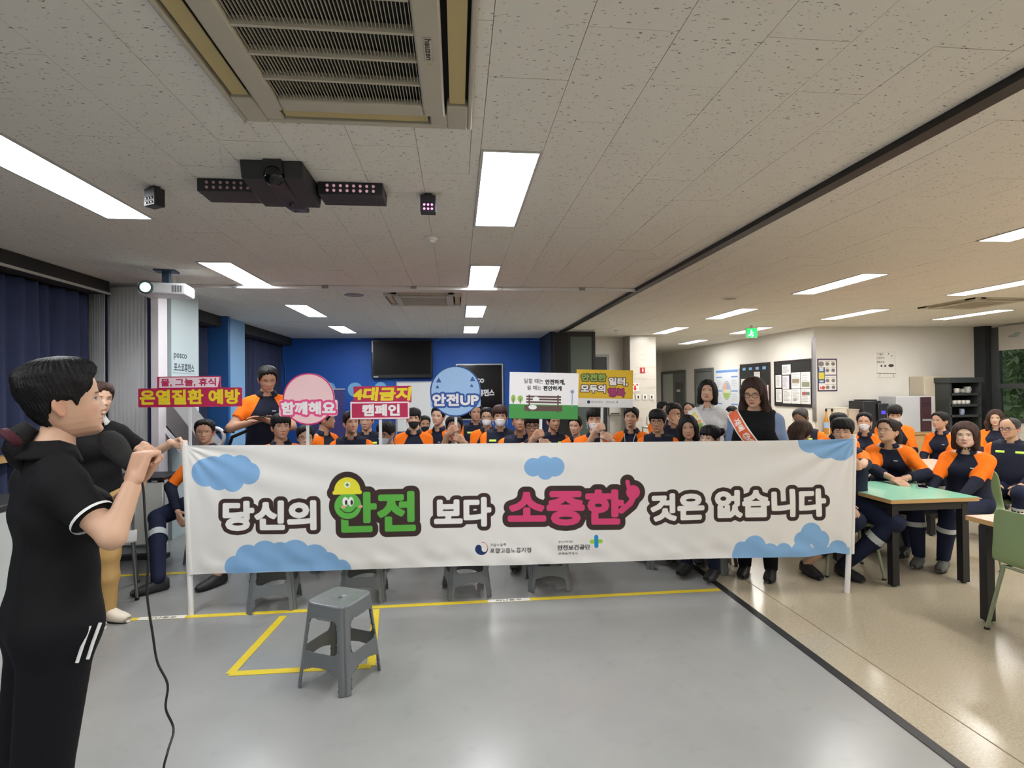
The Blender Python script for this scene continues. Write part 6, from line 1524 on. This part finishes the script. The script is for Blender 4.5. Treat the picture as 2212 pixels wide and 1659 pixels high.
def wrinkle(u, v, S, T):
    w = .010*np.sin(u*1.7+.6)*np.sin(PI*T)+.006*np.sin(u*3.1-v*2.2)
    # folds fanning from the two top corners
    for (cu, cv, sg) in ((uTR[0], uTR[1], 1), (uTL[0], uTL[1], -1)):
        du, dv = (u-cu)*sg, v-cv; r = np.hypot(du, dv)+.02; an = np.arctan2(-dv, -du)
        w = w+.0075*np.sin(an*17+1.1)*np.exp(-r/.85)*np.clip(r/.12, 0, 1)*(1 if sg > 0 else .55)
    w = w+.0035*np.sin((v*.9+u*.16)*34+2*np.sin(u*1.3))*np.exp(-((T-.86)/.22)**2)*np.clip(np.sin(u*.9+.4), 0, 1)
    w = w+.0022*np.sin(u*26+v*30)*np.exp(-((T-.08)/.12)**2)
    w = w+.006*np.exp(-((T-.05)/.05)**2)*np.sin(u*6)
    return w*np.clip(S/.02, 0, 1)*np.clip((1-S)/.02, 0, 1)
wv = wrinkle(U, Vv, S, T)
V3 = PL+UX*P2[:, :1]+np.array([0, 0, 1])*P2[:, 1:]+NX*(wv.ravel()+.016)[:, None]
BROWN = C(62, 48, 46); BLUE = C(130, 172, 214)
def cl(*cs):   # cloud: circles given in pixels
    out = []
    for (x, y, r) in cs:
        c = bp(x, y); k = abs(bp(x+r, y)[0]-c[0]); out.append(sd_circ(P2, c[0], c[1], k))
    return sd_un(*out)
def pxbox(x0, x1, y0, y1, r=0):
    a, b = bp(x0, y1), bp(x1, y0); return sd_box(P2, a[0], b[0], a[1], b[1], r)
cloud = sd_un(cl((447, 1020, 31), (462, 1010, 26), (490, 1003, 23), (520, 1008, 26), (540, 1022, 24), (475, 1035, 24), (505, 1038, 24)), pxbox(440, 545, 1002, 1040, .02),
    cl((512, 1222, 24), (538, 1200, 26), (575, 1195, 30), (608, 1200, 32), (640, 1196, 33), (682, 1203, 30), (710, 1215, 25), (738, 1228, 22)), pxbox(500, 750, 1212, 1236),
    cl((1152, 1009, 20), (1175, 1001, 17), (1198, 1008, 21), (1178, 1018, 18)),
    cl((1748, 950, 27), (1780, 955, 34), (1812, 958, 35), (1838, 948, 32)), cl((1845, 962, 18)),
    cl((1610, 1200, 30), (1628, 1180, 24), (1600, 1185, 16), (1660, 1195, 22), (1690, 1190, 18), (1728, 1192, 24), (1748, 1150, 22), (1768, 1165, 20), (1730, 1165, 18), (1806, 1188, 22), (1830, 1198, 16)), pxbox(1600, 1790, 1180, 1215))
def word(txt, x0, x1, y0, y1, yl=None, grow=.012):
    a = bp(x0, y1); b = bp(x1, y0); sh = 0
    if yl is not None: sh = (bp(x1, yl)[1]-a[1])/(b[0]-a[0]); h = bp(x0, y0)[1]-a[1]; return sd_text(P2, txt, a[0], b[0], a[1], a[1]+h, grow, shear=sh, margin=.16)
    return sd_text(P2, txt, a[0], b[0], a[1], b[1], grow, margin=.16)
w1 = word('당신의', 484, 686, 1081, 1146, 1143); w2 = word('안전', 727, 898, 1062, 1149, 1146, .013); w3 = word('보다', 938, 1061, 1075, 1139, 1137)
w4 = word('소중한', 1097, 1346, 1058, 1136, 1133, .014); w5 = word('것은', 1404, 1519, 1066, 1126, 1122); w6 = word('없습니다', 1542, 1779, 1058, 1119, 1114)
ci = bp(753.5, 1091); cr = abs(bp(782, 1091)[0]-ci[0]); face = sd_circ(P2, ci[0], ci[1], cr)
hm = bp(752, 1053); hr = abs(bp(780, 1053)[0]-hm[0])
helmet = sd_un(np.maximum(sd_ell(P2, hm[0], hm[1]-.02, hr, hr*1.05), hm[1]-.024-P2[:, 1]), sd_box(P2, hm[0]-hr*1.12, hm[0]+hr*1.12, hm[1]-.045, hm[1]-.018, .012))
th = [bp(*q) for q in ((1341, 1100), (1362, 1082), (1370, 1062), (1358, 1050), (1353, 1040))]
thumb = sd_un(sd_seg(P2, [bp(1341, 1102), bp(1360, 1086), bp(1366, 1074)], .022), sd_circ(P2, *bp(1366, 1062), .052), sd_seg(P2, [bp(1358, 1058), bp(1354, 1040)], .016))
out1 = sd_un(w1, w3, w5, w6)-.030; out2 = sd_un(w2, face, helmet, w4, thumb)-.040
def cross(cx, cy, r): c = bp(cx, cy); return c, abs(bp(cx+r, cy)[0]-c[0])
c1, r1 = cross(1040, 1184, 14); c2, r2 = cross(1287, 1168, 6)
def sm_(txt, x0, x1, y0, y1, g=.001): a = bp(x0, y1); b = bp(x1, y0); return sd_text(P2, txt, a[0], b[0], a[1], b[1], g, margin=.05)
small = sd_un(sm_('고용노동부', 1058, 1094, 1172, 1180, .0006), sm_('포항고용노동지청', 1058, 1147, 1181, 1195, .0015), sm_('산업재해예방', 1204, 1237, 1166, 1172, .0004), sm_('안전보건공단', 1203, 1274, 1174, 1188, .002), sm_('경북동부지사', 1205, 1247, 1190, 1198, .0008))
eye = lambda x: bp(x, 1082)
def eyes_(): return sd_un(*[sd_ell(P2, eye(x)[0], eye(x)[1], .020, .034) for x in (748, 760)])
def pup_(): return sd_un(*[sd_ell(P2, eye(x)[0]+.006, eye(x)[1]-.006, .009, .020) for x in (748, 760)])
sml = sd_seg(P2, [bp(736, 1096), bp(745, 1104), bp(754, 1106), bp(763, 1104), bp(772, 1095)], .004)
chk = sd_un(sd_box(P2, *(bp(731, 0)[0], bp(739, 0)[0]), bp(735, 1094)[1]-.008, bp(735, 1094)[1]+.012, .006), sd_box(P2, *(bp(768, 0)[0], bp(776, 0)[0]), bp(772, 1093)[1]-.008, bp(772, 1093)[1]+.012, .006))
swirl = np.maximum(sd_circ(P2, c1[0], c1[1], r1), np.minimum(np.maximum((P2[:, 1]-c1[1]), -sd_circ(P2, c1[0]+r1*.45, c1[1]-.006, r1*.42)), sd_circ(P2, c1[0]-r1*.45, c1[1]+.004, r1*.48)))
hc = bp(752, 1046)
LAY = [(cloud, BLUE), (sd_un(out1, out2), BROWN), (sd_un(w1, w3, w5, w6), C(230, 228, 224)), (w2, C(92, 172, 72)), (sd_un(w4, thumb), C(208, 70, 116)), (face-.009, BROWN), (face, C(98, 180, 78)), (helmet, C(226, 218, 62)),
       (sd_un(sd_circ(P2, hc[0], hc[1], .022)), C(236, 236, 220)), (sd_un(sd_box(P2, hc[0]-.005, hc[0]+.005, hc[1]-.015, hc[1]+.015), sd_box(P2, hc[0]-.015, hc[0]+.015, hc[1]-.005, hc[1]+.005)), C(70, 140, 60)),
       (eyes_(), C(240, 240, 236)), (sd_un(pup_(), sml), C(40, 46, 34)), (chk, C(232, 160, 150)),
       (np.maximum(np.abs(sd_circ(P2, c1[0], c1[1], r1*.96))-.003, c1[0]-P2[:, 0]), C(190, 60, 60)), (swirl, C(34, 50, 92)), (small, C(66, 64, 64)),
       (sd_un(sd_seg(P2, [c2+[-r2*1.6, 0], c2+[r2*1.6, 0]], r2*.75)), C(150, 200, 70)), (sd_un(sd_seg(P2, [c2+[0, -r2*1.6], c2+[0, r2*1.6]], r2*.75)), C(40, 140, 190))]
i = np.arange(nU*nV).reshape(nU, nV); Fc = np.stack([i[:-1, :-1], i[1:, :-1], i[1:, 1:], i[:-1, 1:]], -1).reshape(-1, 4)
m_ban = attr_mat('banner_cloth', C(222, 220, 216), [('L%d' % k, l[1]) for k, l in enumerate(LAY)], soft=.004, rough=.8, spec=.2)
ban = empty('banner', tuple(PL), 0, 'long white campaign banner with cloud print stretched between two white poles', 'banner')
o = mobj('cloth', mesh_from(V3-PL, Fc, 'cloth', attrs={'L%d' % k: np.clip(l[0], -1, 1) for k, l in enumerate(LAY)}), m_ban, ban)
m_pole = mat('white_pole', C(226, 224, 224), .4)
for (f, b_, t_) in ((PL, BL, TL), (PR, BR, TR)):
    dd = (t_-f)/np.linalg.norm(t_-f); MB().tube([f-PL, t_-PL+dd*.03], .019, 16).build('pole', m_pole, ban)
    sl = []; MB().tube([b_-PL+np.array([0, 0, .0]), t_-PL], .0235, 16).build('pole_sleeve', mat('banner_hem', C(218, 216, 212), .8), ban)

# ================================================================ hand-held signs
m_stick = mat('white_stick', C(222, 222, 222), .5)
def sign(key, label, px0, px1, py0, py1, base, art, shape=None, res=.0036, stick_top=None, tilt=0, z_bot=None, dof=0.0):
    S = STICKS[key]; d = float((S-O3)@_fw)-.012
    c = depth_pt((px0+px1)/2, (py0+py1)/2, d); k = d/F_PX          # metres per pixel at that depth
    w, h = (px1-px0)*k, (py1-py0)*k
    e = empty('campaign_sign', tuple(c), -YAW*1.0, label, 'hand sign'); e.rotation_euler = (0, tilt, -YAW)
    def X(px): return (px-(px0+px1)/2)*k
    def Y(py): return ((py0+py1)/2-py)*k
    printed_board('sign_board', -w/2, w/2, -h/2, h/2, res, base, lambda P: art(P, X, Y, k), .006, (lambda P: shape(P, X, Y, k)) if shape else None, e)
    q = S-c; cy_, sy_ = math.cos(YAW), math.sin(YAW); lx = cy_*q[0]-sy_*q[1]; ly = sy_*q[0]+cy_*q[1]
    MB().box(lx-.013, lx+.013, .0035, .0095, q[2]-.16, -h/2+.10).build('stick', m_stick, e)
    return e
CR = C(186, 40, 84); YE = C(238, 214, 44); WH = C(240, 236, 236); PK = C(244, 190, 196)
sign('s1', 'crimson sign with yellow lettering on heat illness and a white upper strip', 298, 524, 812, 880, CR,
     lambda P, X, Y, k: [(sd_poly(P, [(X(345), Y(836)), (X(470), Y(836)), (X(474), Y(816)), (X(342+4), Y(816))])-.004, C(240, 218, 226)), (sd_text(P, '물, 그늘, 휴식', X(348), X(467), Y(835), Y(817), .0024), CR),
                         (sd_text(P, '온열질환 예방', X(302), X(519), Y(874), Y(841), .0062), YE)],
     lambda P, X, Y, k: sd_un(sd_box(P, X(340), X(477), Y(842), Y(813), .006), sd_box(P, X(299), X(523), Y(879), Y(838), .014)), res=.004)
CX, CY, RR = 667, 862, 55
sign('s2', 'round pink sign with white lettering across its lower half', 602, 730, 805, 920, C(246, 206, 208),
     lambda P, X, Y, k: [(np.abs(sd_circ(P, X(CX), Y(CY), RR*k))-.008, C(206, 46, 108)), (sd_text(P, '함께해요', X(607), X(725), Y(896), Y(867), .0062)-.020, C(232, 84, 140)), (sd_text(P, '함께해요', X(607), X(725), Y(896), Y(867), .0062), WH)],
     lambda P, X, Y, k: sd_un(sd_circ(P, X(CX), Y(CY), (RR+1)*k), sd_box(P, X(603), X(729), Y(899), Y(864), .02)), res=.0034)
sign('s3', 'crimson sign with large yellow lettering over a white bordered crimson box', 756, 890, 833, 906, CR,
     lambda P, X, Y, k: [(sd_text(P, '4대금지', X(761), X(886), Y(866), Y(836), .0072, slant=.12), YE), (sd_box(P, X(757), X(884), Y(905), Y(868), .004), C(246, 226, 232)), (sd_box(P, X(760), X(881), Y(902), Y(871)), CR), (sd_text(P, '캠페인', X(782), X(864), Y(899), Y(873), .006), WH)],
     lambda P, X, Y, k: sd_un(sd_box(P, X(764), X(889), Y(870), Y(834), .01), sd_box(P, X(757), X(884), Y(906), Y(866), .004)), res=.0034)
C4 = (984, 845, 54)
def tri(P, X, Y, x, y, s): return sd_poly(P, [(X(x-s), Y(y+s*.8)), (X(x+s), Y(y+s*.8)), (X(x), Y(y-s))])
sign('s4', 'round light blue sign with dark blue rim and white lettering', 928, 1040, 789, 901, C(160, 196, 236),
     lambda P, X, Y, k: [(np.abs(sd_circ(P, X(984), Y(845), 54*k))-.008, C(40, 78, 140)), (sd_un(tri(P, X, Y, 948, 821, 6), tri(P, X, Y, 1021, 819, 6), tri(P, X, Y, 945, 835, 4), tri(P, X, Y, 1019, 833, 4)), C(52, 88, 158)),
                         (sd_text(P, '안전UP', X(934), X(1034), Y(877), Y(850), .006)-.018, C(46, 86, 160)), (sd_text(P, '안전UP', X(934), X(1034), Y(877), Y(850), .006), WH)],
     lambda P, X, Y, k: sd_un(sd_circ(P, X(984), Y(845), 55*k), sd_box(P, X(930), X(1038), Y(880), Y(848), .02)), res=.0034)
def bench(P, X, Y, k):
    G = C(70, 150, 74); BR_ = C(96, 72, 66)
    return [(sd_box(P, X(1090), X(1260), Y(912), Y(874)), G), (sd_un(sd_ell(P, X(1109), Y(862), 5*k, 8*k), sd_ell(P, X(1124), Y(862), 6*k, 7*k)), C(150, 190, 96)), (sd_un(sd_box(P, X(1108), X(1110), Y(873), Y(862)), sd_box(P, X(1123), X(1125), Y(873), Y(862))), C(110, 110, 70)),
            (sd_un(*[sd_box(P, X(1137), X(1212), Y(y+4), Y(y)) for y in (855, 861, 867)]+[sd_box(P, X(1133), X(1215), Y(888), Y(876)), sd_box(P, X(1142), X(1145), Y(890), Y(853)), sd_box(P, X(1204), X(1207), Y(890), Y(853))]), BR_),
            (sd_un(sd_ell(P, X(1158), Y(862), 7*k, 5*k), sd_ell(P, X(1151), Y(880), 9*k, 5*k)), C(236, 236, 236)),
            (sd_un(sd_box(P, X(1235), X(1237), Y(878), Y(848)), sd_circ(P, X(1236), Y(845), 4*k)), C(140, 156, 190)),
            (sd_un(sd_text(P, '일할 때는', X(1131), X(1173), Y(829), Y(818), .0008), sd_text(P, '쉴 때는', X(1138), X(1169), Y(843), Y(833), .0008)), C(70, 66, 64)),
            (sd_un(sd_text(P, '안전하게,', X(1177), X(1220), Y(831), Y(819), .0024), sd_text(P, '편안하게', X(1173), X(1213), Y(844), Y(833), .0024)), C(50, 46, 44))]
sign('s5', 'white rectangular sign with green ground and a brown bench picture', 1100, 1249, 805, 905, C(238, 236, 238), bench, tilt=.03)
def ysign(P, X, Y, k):
    D = C(84, 70, 40); t1 = sd_text(P, '안전한', X(1255), X(1309), Y(824), Y(808), .0042); t2 = sd_text(P, '일터,', X(1314), X(1356), Y(833), Y(815), .0045); t3 = sd_text(P, '모두의', X(1254), X(1308), Y(849), Y(831), .0045); t4 = sd_text(P, '행복', X(1313), X(1350), Y(857), Y(838), .0042)
    c = (X(1272), Y(869))
    return [(sd_box(P, X(1240), X(1370), Y(884), Y(861)), C(232, 232, 232)), (sd_un(t1, t2, t3)-.008, D), (t1, C(140, 172, 84)), (sd_un(t2, t3), WH), (t4-.006, C(120, 40, 84)), (t4, C(166, 62, 110)),
            (sd_circ(P, c[0], c[1], 3.4*k), C(40, 50, 90)), (sd_un(sd_text(P, '포항고용노동지청', X(1277), X(1302), Y(871), Y(866), .0003), sd_text(P, '안전보건공단', X(1309), X(1329), Y(871), Y(866), .0003)), C(110, 110, 112)), (sd_un(sd_box(P, X(1331), X(1336), Y(868.7), Y(867.3)), sd_box(P, X(1332.8), X(1334.2), Y(871), Y(865))), C(80, 150, 130))]
sign('s6', 'yellow rectangular sign with outlined lettering and white bottom strip', 1245, 1367, 799, 880, C(224, 186, 44), ysign, tilt=.03)

# ================================================================ ceiling electronics
m_dev = mat('device_black', C(34, 35, 38), .5)
yf = cei(425, 384)[1]; x0 = cei(425, 384)[0]; x1 = cei(828, 400)[0]; zb = aty(425, 412, yf)[2]
e = empty('sensor_bar', ((x0+x1)/2, yf, CEIL), 0, 'long black ceiling sensor bar with two rows of pink lamps each side', 'sensor bar'); hw = (x1-x0)/2
for s in (-1, 1):
    a, b = (.14, hw) if s > 0 else (-hw, -.14)
    MB().prism([(0, 0), (0, zb-CEIL), (.17, zb-CEIL-.004), (.20, 0)], a, b, 'yz').build('wing', m_dev, e, bev=.003)
    for r_ in range(2):
        for k in range(8):
            xx = (a if s > 0 else a)+.05+k*(hw-.14-.10)/7; zz = (zb-CEIL)*(.32+.38*r_)
            MB().lathe([(.0085, 0), (.008, .003), (.005, .006), (0, .007)], seg=10).build('lamp', mat('pink_led_on' if s > 0 else 'pink_led_dim', C(224, 176, 190) if s > 0 else C(168, 136, 140), .3, emit=.22 if s > 0 else .03), e, (xx, -.001, zz), (PI/2, 0, 0))
hy0 = cei(600, 346)[1]-yf
MB().prism([(hy0, 0), (hy0+.02, -.085), (.02, -.115), (.10, -.115), (.14, 0)], -.17, .13, 'yz').build('housing', m_dev, e, bev=.006)
MB().prism([(hy0-.02, 0), (hy0, -.10), (.10, -.120), (.22, -.105), (.24, -.085), (.16, -.05), (.1, 0)], -.055, .035, 'yz').build('centre_rail', mat('device_black2', C(26, 27, 29), .45), e, bev=.004)
MB().lathe([(.05, 0), (.048, .01), (.036, .028), (.018, .038), (0, .04)], seg=24).build('camera_dome', mat('lens_black', C(8, 8, 9), .1), e, (-.01, hy0+.012, -.075), (PI/2+.35, 0, 0))
for k in range(2): MB().lathe([(.014, 0), (.013, .004), (0, .006)], seg=12).build('sensor_eye', MATS['lens_black'], e, (-.01, .04+.1*k, -.122), (PI, 0, 0))
for (px, py, lab, rz_) in ((330, 425, 'small black infrared lamp on a bracket beside the left wing of the sensor bar', -.5), (925, 440, 'small black infrared lamp with six glowing pink dots near the smoke detector', .0)):
    Y_ = cei(px, py-22)[1]; p = aty(px, py, Y_); e = empty('infrared_lamp', (p[0], Y_, CEIL), rz_, lab, 'lamp'); z_ = p[2]-CEIL
    boxo('bracket', -.02, .02, -.006, .03, z_+.03, 0, MATS['device_black2'], e); boxo('housing', -.045, .045, -.02, .04, z_-.055, z_+.045, m_dev, e, bev=.004)
    for r_ in range(2):
        for k in range(3): MB().lathe([(.007, 0), (.006, .003), (0, .004)], seg=8).build('led', mat('magenta_led', C(250, 130, 200), .3, emit=2.0 if px > 500 else .2) if px > 500 else mat('led_off', C(64, 48, 56), .3), e, (-.022+.022*k, -.021, z_-.012-.024*r_), (PI/2, 0, 0))
# projector
pc = aty(360, 628, 5.35); e = empty('projector', (pc[0], 5.35, CEIL), math.radians(10), 'white ceiling projector with lit lens before the folding partition', 'projector'); z_ = pc[2]-CEIL
hw = .20
boxo('body', -hw, hw, -.13, .15, z_-.055, z_+.055, mat('projector_white', C(216, 218, 220), .4), e, bev=.02)
MB().lathe([(.058, 0), (.058, .03), (.045, .035), (.040, .02)], seg=24).build('lens_ring', mat('lens_ring', C(60, 80, 84), .3), e, (-hw*.62, -.125, z_), (PI/2, 0, 0))
MB().lathe([(.040, 0), (.03, .012), (0, .018)], seg=24).build('lens', mat('lens_lit', (.75, 1, .93, 1), .1, emit=5), e, (-hw*.62, -.145, z_), (PI/2, 0, 0))
for k in range(4): boxo('vent', hw*.42+k*.022, hw*.42+k*.022+.012, -.133, -.128, z_-.03, z_+.03, mat('vent_grey', C(110, 110, 112), .5), e)
boxo('mount_plate', -.09, .09, -.07, .07, -.015, 0, mat('mount_blue', C(44, 62, 86), .5), e); boxo('mount_post', -.03, .03, -.03, .03, z_+.05, -.01, MATS['mount_blue'], e)

# ================================================================ left side furniture
m_panel = mat('pale_panel', C(206, 206, 200), .5)
q0, q1 = flr(235, 1190), flr(352, 1185); Yp = 5.35
a = aty(225, 1040, Yp); b = aty(354, 1175, Yp)
e = empty('trolley_table', ((a[0]+b[0])/2, Yp, 0), 0, 'pale panelled trolley table with black top edge behind the presenter', 'table'); w = (b[0]-a[0])/2
boxo('front_panel', -w, w, -.01, .01, b[2], a[2]-.02, m_panel, e, bev=.008); boxo('top_bar', -w-.02, w+.02, -.04, .35, a[2], a[2]+.03, m_black, e, bev=.004)
for s in (-1, 1): boxo('leg', s*(w-.06)-.02, s*(w-.06)+.02, .05, .09, .0, a[2], m_black, e)
boxo('foot_rail', -w, w, .03, .11, .03, .07, m_black, e)
# folding chair with white seat
c = flr(262, 1300); e = empty('metal_chair', (c[0]-.18, c[1]+.12, 0), .5, 'tubular metal chair with white seat behind the presenter', 'chair')
MB().prism([(-.20, -.18), (-.17, -.20), (.17, -.20), (.2, -.18), (.2, .18), (.17, .2), (-.17, .2), (-.2, .18)], .44, .462, 'xy').build('seat', mat('chair_white', C(214, 214, 212), .4), e, bev=.006)
MB().prism([(-.19, .58), (.19, .58), (.19, .80), (-.19, .80)], .205, .225, 'xz').build('backrest', MATS['chair_white'], e, bev=.008)
m_tub = mat('grey_tube', C(128, 130, 132), .35, .7)
for sx in (-1, 1):
    MB().tube([(sx*.17, -.16, .44), (sx*.20, -.22, .01)], .011, 8).build('leg', m_tub, e); MB().tube([(sx*.17, .20, .80), (sx*.17, .17, .44), (sx*.20, .24, .01)], .011, 8).build('leg', m_tub, e)
    for sy in (-.22, .24): MB().lathe([(.015, 0), (.016, .02)], (sx*.2, sy, 0), 10).build('foot_cap', m_black, e)
# white lectern at the curtain side, partly behind the presenter
a = aty(-60, 1085, 2.75); b = aty(42, 1085, 2.75)
e = empty('lectern', ((a[0]+b[0])/2-.1, 2.75, 0), 0, 'white lectern beside the curtain behind the presenter', 'lectern'); w = (b[0]-a[0])/2+.1
boxo('body', -w, w, -.2, .2, 0.0, a[2]-.03, mat('lectern_white', C(196, 202, 200), .4), e, bev=.006); boxo('top', -w-.01, w+.01, -.22, .22, a[2]-.03, a[2], m_black, e, bev=.004); boxo('kick_plate', -w, w, -.205, -.2, .0, .08, m_dgrey, e)
boxo('knob', -w+.05, -w+.07, -.215, -.2, a[2]-.3, a[2]-.28, m_black, e)
a = aty(0, 990, 4.6); sill = boxo('window_sill', -3.95, -3.62, 3.0, 5.85, a[2]-.05, a[2]+.0, m_wood); struct(sill)
# treadmill folded up beside the lettered pillar
Yt = 6.0
def T3(px, py): return aty(px, py, Yt)
pts = [T3(*q) for q in ((340, 890), (378, 882), (412, 922), (412, 962), (386, 958), (341, 896))]
e = empty('treadmill', (pts[3][0], Yt, 0), 0, 'folded grey treadmill with white frame behind the person beside the left banner pole', 'treadmill'); ox = np.array([pts[3][0], Yt, 0])
poly = [(p_[0]-ox[0], p_[2]) for p_ in (T3(338, 876), T3(372, 876), T3(440, 962), T3(470, 1010), T3(430, 1010), T3(338, 893))]
MB().prism(poly, .0, .45, 'xz').build('deck', mat('treadmill_grey', C(112, 110, 110), .6, var=.15, vscale=40), e, bev=.006)
poly = [(p_[0]-ox[0], p_[2]) for p_ in (T3(338, 893), T3(430, 1010), T3(415, 1010), T3(338, 905))]
MB().prism(poly, -.01, .46, 'xz').build('belt_edge', m_black, e)
poly = [(p_[0]-ox[0], p_[2]) for p_ in (T3(340, 907), T3(346, 907), T3(390, 958), T3(420, 1010), T3(412, 1010))]
MB().prism(poly, -.02, .0, 'xz').build('side_rail', MATS['projector_white'], e)
MB().box(.0, .75, -.08, .55, 0, .12).build('base', MATS['projector_white'], e, bev=.02)
MB().tube([(.35, .22, .05), (.2, .22, .8)], .05, 10).build('strut', MATS['projector_white'], e)
hb = [T3(*q)-ox for q in ((492, 1000), (494, 965), (502, 944), (535, 930), (558, 924))]
MB().tube([np.array([.62, .1, .1])]+hb, .018, 10).build('handrail', m_black, e)
rg = [T3(466+18*math.cos(t), 945+20*math.sin(t))-ox for t in np.linspace(-2.2, 2.0, 14)]
MB().tube(rg, .020, 10).build('console_ring', MATS['projector_white'], e)
MB().tube([T3(468, 934)-ox, T3(506, 932)-ox], .016, 10).build('grip_bar', m_black, e); MB().tube([rg[-1], np.array([.55, .1, .1])], .03, 10).build('upright', MATS['projector_white'], e)
